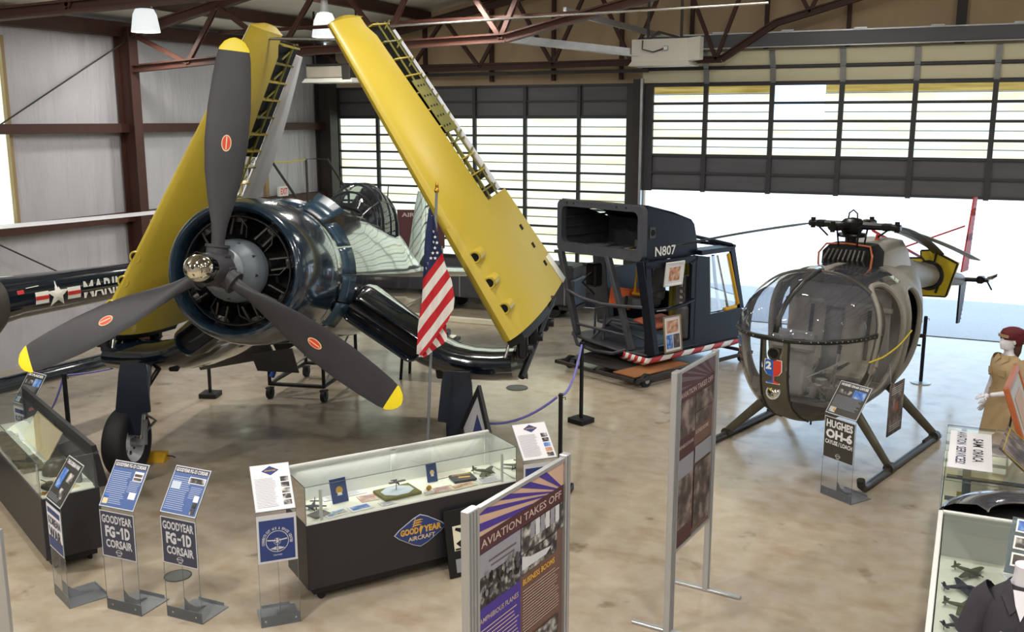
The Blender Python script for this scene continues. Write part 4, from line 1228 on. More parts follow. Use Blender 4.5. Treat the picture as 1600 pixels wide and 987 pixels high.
for k in range(9): b.mat('white_paint').box((0, 5.2 - .015 * k, 1.36 - .07 * k), (.034, .05, .022)); b.mat('engine_dark')
b.build('lower_fin', scout)
b = B('red_paint'); b.prism([(-.78, 3.0, 2.36), (-.37, 4.0, 1.89), (-.37, 4.1, 1.85), (-.8, 3.14, 2.32)], (.0, .02, .03)); b.build('stabiliser_blade', scout)
b = B('red_paint'); b.tube([(-.61, 4.0, 2.03), (-.03, 5.0, 2.32)], .014, 6); b.build('stabiliser_edge', scout)
b = B('engine_dark'); b.cyl((-.1, 4.95, 1.46), (.42, 4.95, 1.49), .035, n=10); b.box((.3, 4.95, 1.49), (.1, .14, .12), ch=.02)
for k in range(2):
    s_ = 1 if k else -1
    b.mat('bright_metal').prism([(.40, 4.95 + .05 * s_, 1.49), (.46, 4.95 + .05 * s_, 1.50), (.50, 4.95 + .16 * s_, 1.54), (.44, 4.95 + .16 * s_, 1.52)], (.0, .0, .05)); b.mat('engine_dark').tube([(.38, 4.95, 1.5), (.5, 4.95 + .1 * s_, 1.46 + .1 * s_)], .014, 6)
b.build('tail_rotor_hub', scout)
b = B('rack_yellow')
rk = [(-.42, 1.92), (-.2, 1.94), (-.21, 2.05), (-.06, 2.07), (.33, 1.90), (.2, 1.39), (-.28, 1.36), (-.30, 1.55), (-.44, 1.60)]
b.prism([(x, 3.55, z) for x, z in rk], (0, .12, 0))
for (x0, z0), (x1, z1) in zip(rk, rk[1:] + rk[:1]): b.mat('black').tube([(x0, 3.56, z0), (x1, 3.56, z1)], .016, 6)
for q in ([(-.2, 1.96), (-.14, 1.90), (-.16, 1.84)], [(.02, 2.02), (.0, 1.9), (.05, 1.82)]): b.mat('black').tube([(x, 3.545, z) for x, z in q], .016, 6)
b.mat('rubber').tube([(-.07 + .20 * math.cos(a), 3.54, 1.69 + .20 * math.sin(a)) for a in [2 * math.pi * k / 24 for k in range(24)]], .03, 6, True)
b.mat('black').box((.09, 3.53, 1.55), (.03, .03, .24), RY(15)); b.build('blade_rack', scout)
# skids
for sg in (-1, 1):
    b = B('olive_dark'); x = sg * 1.04
    b.tube([(x, -1.62, .17), (x, -1.60, .10), (x, -1.52, .055), (x, -1.38, .045), (x, 0, .045), (x, .92, .045)], .045, 12); b.mat('galvanised').tube([(x, .84, .045), (x, .93, .045)], .05, 12)
    b.mat('dark_steel').box((x, .5, .1), (.03, .25, .03)); b.build('skid', scout)
    for y in (-.76, .80):
        b = B('olive'); top = (sg * .5, y * .78, .66); bot_ = (x - .02 * sg, y, .1)
        b.tube([top, bot_], [.07, .05], 12, flat=.55); b.mat('olive_dark').cyl((x, y - .05, .07), (x, y + .05, .07), .062, n=12); b.build('skid_strut', scout)
b = B('olive_dark'); b.tube([(-.52, -.56, .66), (.52, -.56, .66)], .05, 8); b.build('skid_crossbeam', scout); b = B('olive_dark'); b.tube([(-.52, .6, .66), (.52, .6, .66)], .05, 8); b.build('skid_crossbeam', scout)
b = B('rope_yellow'); pts = []
for k in range(13):
    t_ = k / 12; y = -.98 + 1.1 * t_; p = on_side(y, 1.32 + .2 * t_ ** 1.8, 1); pts.append((p[0] + .045, p[1], p[2]))
b.tube(pts, .010, 6); b.build('door_strap', scout)
b = B('black'); p = on_side(.9, 1.3, 1); b.tube([(p[0] - .03, .9, 1.3), (p[0] + .1, .92, 1.31)], .026, 8); b.build('cable_fitting', scout); b = B('black'); b.tube([(p[0] - .03, .85, 1.5), (p[0] + .06, .86, 1.5)], .012, 6); b.build('grab_peg', scout); b = B('black'); b.tube([(p[0] - .03, .9, 1.18), (p[0] + .05, .91, 1.18)], .012, 6); b.build('grab_peg', scout)
b = B('black'); b.prism([(-.52, -.5, .55), (-.3, -.5, .55), (-.3, -.5, .44), (-.5, -.5, .33)], (0, .02, 0)); b.tube([(0, -.6, .45), (0, -.6, .34)], .012, 6); b.build('belly_aerial', scout)
# hanging notice on the door sill
t = thing('hanging_notice', 'dark narrow notice hung under the helicopter door sill', 'notice', (0, 0, 0))
sm = Matrix.Translation((-1.45, 12.68, 0)) @ RZ(-15.6)
t.matrix_basis = sm @ T(.9, -.30, 0)
b = B('sepia_photo'); b.box((0, 0, .66), (.012, .46, .62)); b.mat('rust_orange').poly([(.008, -.05, .62), (.008, .05, .63), (.008, .05, .74), (.008, -.05, .72)]); b.build('printed_sheet', t)
b = B('print_silver'); A = Matrix(((0, 0, 1, .0085), (1, 0, 0, -.19), (0, 1, 0, .40), (0, 0, 0, 1)))
b.lines(A, 0, .44, .38, .1, 4, .35); b.lines(A, 0, 0, .38, .08, 3, .35); b.build('small_print', t)
B('galvanised').tube([(0, -.2, .97), (-.07, -.1, 1.2)], .004, 5).build('string', t)

# ================================================================ the stripped navy blue helicopter cabin
cab = thing('helicopter_cabin', 'stripped dark blue helicopter cabin with open nose and white serial on its side', 'helicopter cabin', (-4.49, 14.57, 0), -23.6)
def rrect(x0, x1, z0, z1, r, n=5):
    out = []
    for cx_, cz_, a0 in ((x1 - r, z1 - r, 0), (x0 + r, z1 - r, 90), (x0 + r, z0 + r, 180), (x1 - r, z0 + r, 270)):
        for k in range(n + 1):
            a = math.radians(a0 + 90 * k / n); out.append((cx_ + r * math.cos(a), cz_ + r * math.sin(a)))
    return out
XA, XB = -1.98, -.10
# upper bay: open box
outer = rrect(XA, XB, 1.84, 2.70, .10); inner = rrect(XA + .10, XB - .10, 2.0, 2.60, .10)
def lift(pts, y, dz=0): return [(x, y, z + dz) for x, z in pts]
b = B('frame_grey'); n_ = len(outer)
b.add(lift(outer, -.03) + lift(inner, -.03) + lift(outer, .08) + lift(inner, .08), [(i, (i + 1) % n_, n_ + (i + 1) % n_, n_ + i) for i in range(n_)] + [(n_ + i, n_ + (i + 1) % n_, 3 * n_ + (i + 1) % n_, 3 * n_ + i) for i in range(n_)] + [(i, 2 * n_ + i, 2 * n_ + (i + 1) % n_, (i + 1) % n_) for i in range(n_)])
for x, z in ((-1.75, 2.655), (-1.6, 2.655), (-.65, 2.655), (-.45, 2.655)): b.mat('black').cyl((x, -.035, z), (x, -.03, z), .018, n=10)
b.mat('frame_grey').prism([(XA - .06, -.04, 1.85), (XA + .02, -.04, 1.85), (XA + .02, -.04, 1.81), (XA - .06, -.04, 1.81)], (0, .1, 0))
b.build('bay_frame', cab)
b = B('dark_blue')
top = [(0.08, 2.70), (.7, 2.56), (1.14, 2.42), (1.22, 2.34), (1.28, 2.15), (1.32, 1.9)]
b.loft([[(x, y, z) for x in (XA, XA + .1, XA + .3, -1.04, XB - .3, XB - .1, XB)] for y, z in [(y_, z_) for y_, z_ in top]], False, False, False)
b.build('bay_roof', cab, solid=.02)
b = B('dark_blue'); b.prism([(XB, .08, 1.84), (XB, 1.32, 1.84), (XB, 1.28, 2.15), (XB, 1.22, 2.34), (XB, 1.14, 2.42), (XB, .08, 2.70)], (-.02, 0, 0))
b.mat('frame_grey'); b.box((XB + .004, .2, 2.28), (.016, .13, .17), ch=.004); b.mat('void_black').cyl((XB + .01, .2, 2.28), (XB + .016, .2, 2.28), .05, n=14)
b.build('bay_side', cab)
b = B('white_paint'); A = Matrix(((0, 0, 1, XB + .008), (1, 0, 0, .27), (0, 1, 0, 1.90), (0, 0, 0, 1))); b.text('N807', A, .50, .155, .02); b.build('lettering', cab)
b = B('frame_grey'); b.prism([(XA, .08, 1.84), (XA, 1.32, 1.84), (XA, 1.22, 2.34), (XA, .08, 2.70)], (.02, 0, 0)); b.box((-1.04, 1.2, 2.1), (1.8, .03, .5))
b.box((-1.04, .7, 1.86), (1.84, 1.3, .03))
for z in (2.1, 2.25, 2.4, 2.52): b.box((XA + .05, .6, z), (.05, 1.1, .03))
b.build('bay_lining', cab)
b = B('interior_grey')
for k in range(9): b.box((-1.6 + .16 * k, .45 + .1 * (k % 2), 1.93), (.1, .5, .05 + .02 * (k % 3)), RZ(8 * (k % 3)), ch=.01)
b.box((-.5, .6, 2.0), (.6, .02, .16)); b.mat('strap_yellow').box((-.72, .25, 1.95), (.38, .08, .03), RZ(12)); b.build('bay_fittings', cab)
# posts of the open nose
def post(p0, p1, w, d, m='dark_blue', name='nose_post'):
    b = B(m); p0, p1 = Vector(p0), Vector(p1); dv = (p1 - p0).normalized(); s_ = dv.cross(Vector((0, 1, 0))).normalized(); f_ = s_.cross(dv)
    b.prism([tuple(p0 + s_ * a * w / 2 + f_ * c * d / 2) for a, c in ((-1, -1), (1, -1), (1, 1), (-1, 1))], tuple(p1 - p0)); return b.build(name, cab, bev=.01)
post((XA + .06, .0, 1.86), (-1.56, .06, .46), .09, .1, 'frame_grey'); post((-.84, .0, 1.86), (-.34, .06, .40), .08, .1, 'frame_grey'); post((-.10, -.02, 1.86), (.10, .06, .40), .16, .12)
post((XA + .02, 1.0, 1.86), (-1.8, 1.0, .5), .3, .12, 'frame_grey', 'rear_post')
b = B('frame_grey'); b.tube([(XA + .22, .0, 1.2), (-1.4, -.05, 1.12), (-.9, -.06, 1.08), (-.5, -.04, 1.1), (-.05, -.03, 1.14)], .028, 8); b.build('nose_bar', cab)
b = B('frame_grey'); b.loft([[(x, y, z) for x, z in ((-1.62, .46), (-1.2, .40), (-.6, .36), (.02, .38))] for y in (-.02, .06, 1.3)], False, False, False); b.build('nose_floor', cab, solid=.03)
b = B('frame_grey'); b.tube([(-1.6, .0, .5), (-1.4, -.1, .34), (-1.0, -.12, .30), (-.6, -.1, .32), (-.4, .0, .4)], .03, 8); b.tube([(-1.55, .05, .64), (-.4, .1, .60)], .022, 8); b.tube([(-1.3, .1, .4), (-1.1, .4, .74), (-.5, .6, .7)], .022, 8)
b.tube([(-1.4, .3, .42), (-1.38, .3, .9), (-1.2, .5, .95)], .02, 8); b.tube([(-1.1, .2, .42), (-1.12, .25, .85)], .025, 8); b.tube([(-.9, .15, .72), (-.2, .25, .55)], .02, 8); b.box((-1.0, .8, .62), (1.1, .5, .06), ch=.01); b.build('floor_frame', cab)
# side: door surround, mid bar, panel, rear window
b = B('dark_blue')
XS = 0.02
fr = [(-.02, 1.86), (1.16, 1.84), (1.16, .36), (.06, .36)]
def side_bar(y0, z0, y1, z1, w, m=None):
    d = Vector((0, y1 - y0, z1 - z0)).normalized(); s_ = Vector((1, 0, 0)).cross(d)
    p0 = Vector((XS, y0, z0)); p1 = Vector((XS, y1, z1))
    b.prism([tuple(p0 + s_ * w / 2), tuple(p1 + s_ * w / 2), tuple(p1 - s_ * w / 2), tuple(p0 - s_ * w / 2)], (-.06, 0, 0))
side_bar(-.06, 1.80, 1.2, 1.80, .1); side_bar(.0, 1.8, .08, .4, .12); side_bar(1.12, 1.8, 1.12, .4, .12); side_bar(.02, .42, 1.2, .42, .12)
for (y, z), (dy, dz) in (((.12, 1.74), (1, -1)), ((1.06, 1.74), (-1, -1)), ((1.06, .48), (-1, 1))):
    pts = [(XS, y - .03 * dy, z - .03 * dz)] + [(XS, y - .03 * dy + .16 * dy * (1 - math.sin(math.pi / 2 * k / 5)), z - .03 * dz + .16 * dz * (1 - math.cos(math.pi / 2 * k / 5))) for k in range(6)]
    b.prism(pts, (-.05, 0, 0))
b.build('door_surround', cab)
b = B('dark_blue'); b.tube([(XS + .02, .05, 1.09), (XS + .05, .4, 1.07), (XS + .05, .8, 1.10), (XS + .02, 1.1, 1.14)], .03, 8); b.mat('bright_metal').tube([(XS + .07, .12, 1.085), (XS + .07, .35, 1.075)], .012, 6); b.build('door_bar', cab)
b = B('dark_blue')
b.prism([(XS, 1.14, 1.86), (XS, 1.50, 1.80), (XS, 1.58, .84), (XS, 2.42, .84), (XS, 2.5, .80), (XS, 2.5, .34), (XS, 1.14, .34)], (-.05, 0, 0))
b.prism([(XS, 1.3, 1.84), (XS, 2.1, 1.84), (XS, 2.16, 1.92), (XS, 1.3, 1.92)], (-.3, 0, 0))
b.prism([(XS, 2.06, 1.9), (XS, 2.18, 1.92), (XS, 2.52, .82), (XS, 2.40, .84)], (-.05, 0, 0))
b.build('side_panel', cab, bev=.006)
b = B('strap_yellow'); b.tube([(XS - .02, 2.03, 1.80), (XS - .02, 2.36, .92), (XS - .02, 2.30, .87), (XS - .02, 2.0, .86)], .03, 8); b.build('yellow_window_frame', cab)
b = B('window_clear'); b.poly([(XS - .03, 1.52, 1.8), (XS - .03, 2.06, 1.8), (XS - .03, 2.38, .86), (XS - .03, 1.58, .86)]); b.build('side_window', cab)
b = B('bright_metal'); b.tube([(XS - .02, 1.52, 1.8), (XS - .02, 1.60, .86)], .014, 6); b.tube([(XS - .02, 1.74, 1.8), (XS - .02, 2.1, .86)], .014, 6); b.tube([(XS - .1, 1.72, 1.8), (XS - .1, 1.8, 1.4), (XS - .1, 1.95, .86)], .03, 8); b.build('window_bar', cab)
b = B('dark_blue'); b.tube([(XB, 1.3, 1.9), (XB - .1, 1.34, 2.2)], .03, 6); b.tube([(XB - .1, 1.32, 2.14), (XS - .05, 2.16, 1.94)], .03, 6); b.tube([(-.7, 1.3, 2.12), (-.7, 2.2, 1.92)], .03, 6); b.tube([(-.9, 2.18, 1.92), (XS, 2.18, 1.92)], .03, 6); b.build('rear_frame', cab)
b = B('dark_blue'); b.box((-1.0, 2.48, .62), (1.9, .05, .6), ch=.01); b.box((-1.9, 1.8, .9), (.05, 1.4, 1.1), ch=.01); b.box((-1.0, 2.3, .38), (1.9, .5, .05)); b.build('rear_wall', cab)
# striped belly
nS = 17
for k in range(nS):
    pass
b = B('red_paint')
def belly(s_):     # along the lower front corner then down the side
    if s_ < .45: t_ = s_ / .45; return (-.36 + .42 * t_, -.10 + .10 * t_ ** 2, .40 - .06 * t_)
    t_ = (s_ - .45) / .55; return (.06 - .02 * t_, .0 + 2.48 * t_, .34 - .03 * t_)
N = 68
for k in range(N):
    b.mat('red_paint' if (k // 4) % 2 == 0 else 'white_paint')
    s0, s1 = k / N, (k + 1) / N
    p, q = belly(s0), belly(s1); p2, q2 = belly(max(0, s0 - .03)), belly(max(0, s1 - .03))
    def low(p_, d=.0): return (p_[0] - .10, p_[1] + .02, p_[2] - .12)
    def mid(p_): return (p_[0] - .015, p_[1], p_[2] - .075)
    p1_, q1_ = mid(belly(max(0, s0 - .018))), mid(belly(max(0, s1 - .018)))
    b.poly([p, q, q1_, p1_]); b.poly([p1_, q1_, low(q2), low(p2)])
b.build('striped_belly', cab, solid=.02)
b = B('frame_grey'); b.box((-.8, 1.3, .28), (1.6, 2.3, .13), ch=.03); b.build('underside', cab)
# inside
b = B('quilt_yellow')
for k in range(7): b.cyl((-.62 + .09 * k, 1.35, .5), (-.62 + .09 * k, 1.35, 1.8), .048, n=10)
b.build('quilted_wall', cab)
b = B('interior_grey'); b.box((-1.0, 1.0, .98), (.56, .5, .16), ch=.06); b.box((-.98, 1.28, 1.36), (.56, .16, .74), RX(-8), ch=.06); b.box((-.72, 1.1, 1.2), (.08, .36, .06), ch=.02); b.build('grey_seat', cab)
b = B('orange'); b.box((-1.45, 1.0, .98), (.5, .10, .36), RX(-10), ch=.03); b.box((-1.12, 1.04, 1.02), (.3, .1, .34), RX(-10), ch=.03); b.build('orange_seat', cab)
b = B('rust_orange'); b.box((-.34, .7, .78), (.5, .7, .05), RY(8), ch=.015); b.build('orange_bench', cab)
b = B('interior_grey'); b.box((-.26, 1.2, 1.2), (.2, .2, .6), ch=.03); b.box((-.14, 1.05, .75), (.24, .2, .6), ch=.06)
for k in range(5): b.mat('bright_metal').box((-.2, 1.09, 1.45 - .1 * k), (.06, .02, .05))
b.build('equipment_rack', cab)
b = B('strap_yellow'); b.tube([(-.98, .9, 1.84), (-1.05, .9, 1.14)], .018, 6); b.tube([(-.96, .9, 1.84), (-.85, .9, 1.14)], .018, 6); b.box((-.95, .9, 1.13), (.26, .1, .04), ch=.01); b.build('yellow_sling', cab)
b = B('engine_dark'); b.box((XA + .36, .5, 1.42), (.24, .2, .4), ch=.03); b.tube([(-1.56, .4, 1.5), (-1.7, .3, 1.3), (-1.5, .4, 1.1)], .02, 6); b.build('hose_box', cab); b = B('engine_dark'); b.tube([(-.85, .5, .45), (-.95, .55, .8), (-1.05, .7, 1.1)], .025, 8); b.build('control_column', cab)
# framed pictures hung on the cabin
cm = Matrix.Translation((-4.49, 14.57, 0)) @ RZ(-23.6)
def wall_photo(name, label, M_, w, h, frame, photos, bar=.03):
    t = thing(name, label, 'framed photo'); t.matrix_basis = M_
    b = B(frame)
    for x, z, a, c in ((0, h / 2, w, bar), (0, -h / 2, w, bar), (-w / 2, 0, bar, h + bar), (w / 2, 0, bar, h + bar)): b.box((x, 0, z), (a, .025, c), ch=.004)
    b.build('frame', t)
    b = B('paper'); b.box((0, .004, 0), (w, .012, h)); b.build('mount', t)
    for x, z, a, c, m in photos: B(m).box((x, -.004, z), (a, .006, c)).build('photograph', t)
    return t
wall_photo('framed_photo', 'pale framed photo hung at the top of the blue cabin doorway', cm @ T(.05, .58, 1.62) @ RZ(90) @ RX(6), .42, .36, 'white_paint', [(0, 0, .26, .22, 'tan_photo')])
wall_photo('framed_photo', 'brass framed pair of photos leaning in the blue cabin doorway', cm @ T(.07, .56, .66) @ RZ(90) @ RX(-6), .40, .56, 'post_tan', [(0, .12, .28, .2, 'tan_photo'), (-.085, -.12, .15, .22, 'blue_photo'), (.085, -.12, .15, .22, 'sepia_photo')], .025)
# dolly under the cabin
dl = thing('platform_dolly', 'low black wheeled dolly with plywood deck under the blue cabin', 'dolly', (-4.49, 14.57, 0), -23.6)
b = B('dark_steel'); z = .18
for p, q in (((-1.35, -.62), (.35, -.62)), ((.35, -.62), (.35, 2.3)), ((.35, 2.3), (-1.35, 2.3)), ((-1.35, 2.3), (-1.35, -.62)), ((-.5, -.62), (-.5, 2.3))):
    p_, q_ = Vector((*p, .14)), Vector((*q, .14)); b.box(tuple((p_ + q_) / 2), (abs(q[0] - p[0]) + .05, abs(q[1] - p[1]) + .05, .05))
b.build('deck_frame', dl)
b = B('dark_steel'); b.box((-.72, .9, .171), (1.15, 2.6, .012)); b.build('deck_plate', dl)
B('wood').box((.05, .1, .171), (.45, 1.3, .014)).build('plywood_board', dl)
for x, y in ((.32, -.35), (.32, 2.1), (-1.3, -.35), (-1.3, 2.1)):
    b = B('rubber'); b.cyl((x - .03, y, .105), (x + .03, y, .105), .105, n=24); b.mat('galvanised').cyl((x - .035, y, .105), (x + .035, y, .105), .05, n=16); b.mat('dark_steel').box((x, y, .17), (.1, .1, .02)); b.build('caster', dl)

# ================================================================ the marked helicopter by the left wall
mh = thing('navy_helicopter', 'navy helicopter with white star and MARINES lettering on its tail boom', 'helicopter', (-11.3, 6.2, 0), 0)
def ringz(y, rx, rz_, z, x=0, n=32, p=.9): return [(x + rx * math.copysign(abs(math.cos(a)) ** p, math.cos(a)), y, z + rz_ * math.copysign(abs(math.sin(a)) ** p, math.sin(a))) for a in [2 * math.pi * k / n for k in range(n)]]
b = B('navy_paint')
b.loft([ringz(y, r, r, z) for y, r, z in ((1.9, .36, 1.72), (2.6, .285, 1.72), (3.4, .265, 1.70), (4.4, .24, 1.68), (5.6, .205, 1.66), (7.4, .15, 1.64))]); tb = b.build('tail_boom', mh, ang=60)
b = B('dark_steel'); b.loft([ringz(y, rx, rz_, z) for y, rx, rz_, z in ((-3.6, .2, .3, 1.1), (-3.0, .6, .6, 1.25), (-1.8, .85, .8, 1.4), (0, .9, .85, 1.45), (1.2, .8, .78, 1.5), (1.9, .50, .55, 1.6), (2.30, .33, .34, 1.70))])
b.build('cabin_body', mh, ang=60)
b = B('white_paint')
def boom_pt(y, dz, o=.004):
    tab = ((1.9, .36, 1.72), (2.6, .285, 1.72), (3.4, .265, 1.70), (4.4, .24, 1.68), (5.6, .205, 1.66), (7.4, .15, 1.64))
    for p, q in zip(tab[:-1], tab[1:]):
        if p[0] <= y <= q[0]: _, r, z = lerp(p, q, (y - p[0]) / (q[0] - p[0]))
    s_ = max(-.98, min(.98, dz / r)); a = math.asin(math.copysign(abs(s_) ** (1 / .9), s_))
    return (r * abs(math.cos(a)) ** .9 + o, y, z + dz)
def strip(y0, z0, y1, z1, o=.006, n=6):
    b.loft([[boom_pt(y, z0 + (z1 - z0) * k / n, o) for k in range(n + 1)] for y in (y0, (y0 + y1) / 2, y1)], False, False, False)
ys_ = 3.08; R_ = .185
st = []
for k in range(10):
    a = math.radians(90 + 36 * k); r = R_ if k % 2 == 0 else R_ * .4; st.append((ys_ + r * math.cos(a) * 1.05, -.0 + r * math.sin(a)))
for k in range(10):
    p, q = st[k], st[(k + 1) % 10]
    m1 = ((p[0] + q[0]) / 2, (p[1] + q[1]) / 2)
    b.poly([boom_pt(ys_, 0, .012), boom_pt((ys_ + p[0]) / 2, p[1] / 2, .012), boom_pt(*p, .008), boom_pt(*q, .008), boom_pt((ys_ + q[0]) / 2, q[1] / 2, .012)])
for y0, y1 in ((2.72, 2.93), (3.24, 3.46)):
    b.mat('white_paint'); strip(y0, -.09, y1, .07); b.mat('red_paint'); strip(y0, -.035, y1, .015, .010)
b.build('star_insignia', tb)
b = B('white_paint'); tmp = B('white_paint'); tmp.text('MARINES', Matrix.Identity(4), 1.0, .24, .02)
b.add([(.262 - (3.52 + v[0] - 3.4) * .024, 3.52 + v[0] * 1.0, 1.69 - .11 + v[1] - v[0] * .02) for v in tmp.v], tmp.f); b.build('lettering', tb)
b = B('red_paint'); b.poly([boom_pt(2.45, .08), boom_pt(2.56, .08), boom_pt(2.56, .13), boom_pt(2.45, .13)]); b.mat('white_paint').tube([boom_pt(2.6, .14, .012), boom_pt(2.8, .15, .012)], .006, 5); b.build('rescue_mark', tb)
b = B('engine_dark'); b.cyl((0, -.4, 2.2), (0, -.4, 2.66), .09, n=14); b.box((0, -.4, 2.68), (.3, .9, .12), ch=.03); b.build('rotor_mast', mh)
b = B('aileron_silver'); b.loft([[(x - .0, y, 2.66 + .05 * math.sin((y + 6) * .4) + dz) for x, dz in ((-.02, .03), (.2, .0), (-.02, -.03), (-.24, 0))] for y in (-.3, .5, 1.5, 2.5, 3.5, 4.5, 5.3)]); b.build('rotor_blade', mh)
b = B('navy_paint')
def sw_sec(y, z, c_, th): return [(1.05 + dx * c_, y, z + dz * th) for dx, dz in ((-.5, 0), (-.35, .8), (0, 1), (.35, .6), (.5, 0), (.35, -.6), (0, -1), (-.35, -.8))]
b.loft([sw_sec(y, z, .42, .10) for y, z in ((.6, .92), (1.8, .90), (2.6, .88), (3.42, .86))]); b.mat('tip_yellow')
b.box((.85, 3.44, .88), (.06, .05, .07), ch=.01); b.box((1.24, 3.44, .84), (.06, .07, .10), ch=.01)
b.mat('navy_matte'); b.box((.62, .9, 1.0), (.7, .5, .2), ch=.05); b.build('float_beam', mh)
for sg in (-1, 1):
    b = B('navy_matte'); x = sg * 1.0; b.tube([(x, -3.0, .25), (x, -2.8, .07), (x, 1.2, .05), (x, 1.5, .05)], .05, 10)
    for y in (-1.6, .4): b.tube([(sg * .6, y, .9), (x, y, .07)], .045, 8)
    b.build('skid', mh)
# ================================================================ display cases
def plane(x0, z0, y0=-.006): return Matrix(((1, 0, 0, x0), (0, 0, -1, y0), (0, 1, 0, z0), (0, 0, 0, 1)))
def glass_case(label, loc, rz, L, D=.53, z0=.14, zt=.72, zg=1.05, back='case_back', frame='case_white', body='case_black'):
    t = thing('display_case', label, 'display case', loc, rz)
    b = B(body); b.box((L / 2, D / 2, (z0 + zt) / 2), (L, D, zt - z0), ch=.006); bo = b.build('cabinet', t)
    b = B('black'); b.box((L / 2, D / 2, .13), (L - .12, D - .10, .12)); b.build('plinth', t)
    for x in (.14, L - .14):
        for y in (.1, D - .1):
            b = B('rubber'); b.cyl((x, y - .014, .036), (x, y + .014, .036), .036, n=16); b.mat('galvanised').box((x, y, .072), (.04, .05, .02)); b.build('caster', t)
    b = B('case_bed'); b.box((L / 2, D / 2, zt + .006), (L - .02, D - .02, .012)); b.build('display_bed', t)
    g = B('clear_glass'); y = .006
    g.poly([(0, y, zt), (L, y, zt), (L, y, zg), (0, y, zg)]); g.build('front_glass', t)
    g = B('clear_glass'); g.poly([(0, 0, zg), (L, 0, zg), (L, D, zg), (0, D, zg)]); g.build('top_glass', t)
    for x in (.004, L - .004):
        g = B('clear_glass'); g.poly([(x, 0, zt), (x, D, zt), (x, D, zg), (x, 0, zg)]); g.build('end_glass', t)
    b = B(frame)
    b.box((L / 2, D + .0, zg + .0), (L + .01, .03, .03)); b.box((L / 2, D - .02, (zt + zg) / 2), (L, .012, zg - zt))
    for x in (.03, L / 2, L - .03): b.box((x, D - .03, (zt + zg) / 2), (.05, .02, zg - zt))
    b.box((L / 2, .006, zt + .004), (L, .014, .014)); b.build('back_frame', t)
    b = B('acrylic_edge')
    for p, q in (((0, 0, zt), (0, 0, zg)), ((L, 0, zt), (L, 0, zg)), ((0, 0, zg), (L, 0, zg)), ((0, 0, zg), (0, D, zg)), ((L, 0, zg), (L, D, zg))): b.tube([p, q], .004, 4)
    b.mat('case_white'); b.box((.14, .02, (zt + zg) / 2 - .02), (.024, .014, zg - zt - .06)); b.box((L - .14, .02, (zt + zg) / 2 - .02), (.024, .014, zg - zt - .06)); b.build('glass_edge', t)
    return t, Matrix.Translation(loc) @ RZ(rz)
case1, CM = glass_case('long black case with blue diamond aircraft sign and lit glass top', (-4.78, 6.24, 0), 55.9, 2.02)
B('case_mirror').box((1.01, .508, .87), (1.92, .004, .26)).build('mirror_back', case1)
_l = bpy.data.lights.new('case_light', 'AREA'); _l.shape = 'RECTANGLE'; _l.size = 1.8; _l.size_y = .02; _l.energy = 2.2; _l.color = (1, .97, .9)
_o = bpy.data.objects.new('case_light', _l); S.collection.objects.link(_o); _o.matrix_world = CM @ T(1.01, .46, 1.035) @ RX(-25)     # area light added under the rear rail to brighten the case
# diamond sign on its front
b = B('print_silver')
def dia(w, h, y, m, r=.05):
    pts = []
    for cx_, cz_, a in ((w, 0, 0), (0, h, 90), (-w, 0, 180), (0, -h, 270)):
        k = r / math.hypot(w, h)
        nx = {0: (0, h), 90: (-w, 0), 180: (0, -h), 270: (w, 0)}[a]; pv = {0: (0, -h), 90: (w, 0), 180: (0, h), 270: (-w, 0)}[a]
        pts += [(cx_ + (pv[0] - cx_) * k * 1.6, cz_ + (pv[1] - cz_) * k * 1.6), (cx_ * (1 - k * .55), cz_ * (1 - k * .55)), (cx_ + (nx[0] - cx_) * k * 1.6, cz_ + (nx[1] - cz_) * k * 1.6)]
    b.mat(m).prism([(1.03 + x, y, .455 + z) for x, z in pts], (0, .005, 0))
dia(.275, .165, -.010, 'print_silver'); dia(.265, .157, -.013, 'sign_deep_blue')
b.mat('banner_gold').text('GOOD', plane(.835, .435, -.016), .175, .062, .05); b.text('YEAR', plane(1.06, .435, -.016), .175, .062, .05)
b.mat('emblem_tan').text('AIRCRAFT', plane(.91, .375, -.016), .26, .04, .01)
b.mat('banner_gold')
for k in range(3): b.poly([(1.0 + x - .02 * k * .4, -.016, .548 - .022 * k + z) for x, z in ((-.05 + .005 * k, 0), (.06, .008), (.03, .02), (-.02, .016))])
b.poly([(1.03 + x, -.016, .43 + z) for x, z in ((.0, -.02), (.012, .03), (.03, .06), (.0, .075), (-.015, .04))])
b.mat('print_silver').poly([(.955, -.016, .50), (.96, -.016, .50), (.985, -.016, .59), (.98, -.016, .59)])
b.build('diamond_sign', case1)
def put(M_, t, x, y, z, rz=0): t.matrix_basis = M_ @ T(x, y, z) @ RZ(rz); return t
ZT = .733
def sheet(M_, x, y, w, d, rz, m, label, z=ZT, name='printed_sheet', grp=None, img=None):
    t = thing(name, label, 'paper sheet', group=grp)
    B(m).box((0, 0, .002), (w, d, .004)).build('page', t)
    if img: B(img).box((0, d * .05, .005), (w * .8, d * .6, .002)).build('picture', t)
    else:
        b = B('print_grey'); b.lines(Matrix.Identity(4), -w * .4, -d * .4, w * .8, d * .8, 6, .3, z=.0048); b.build('small_print', t)
    return put(M_, t, x, y, z, rz)
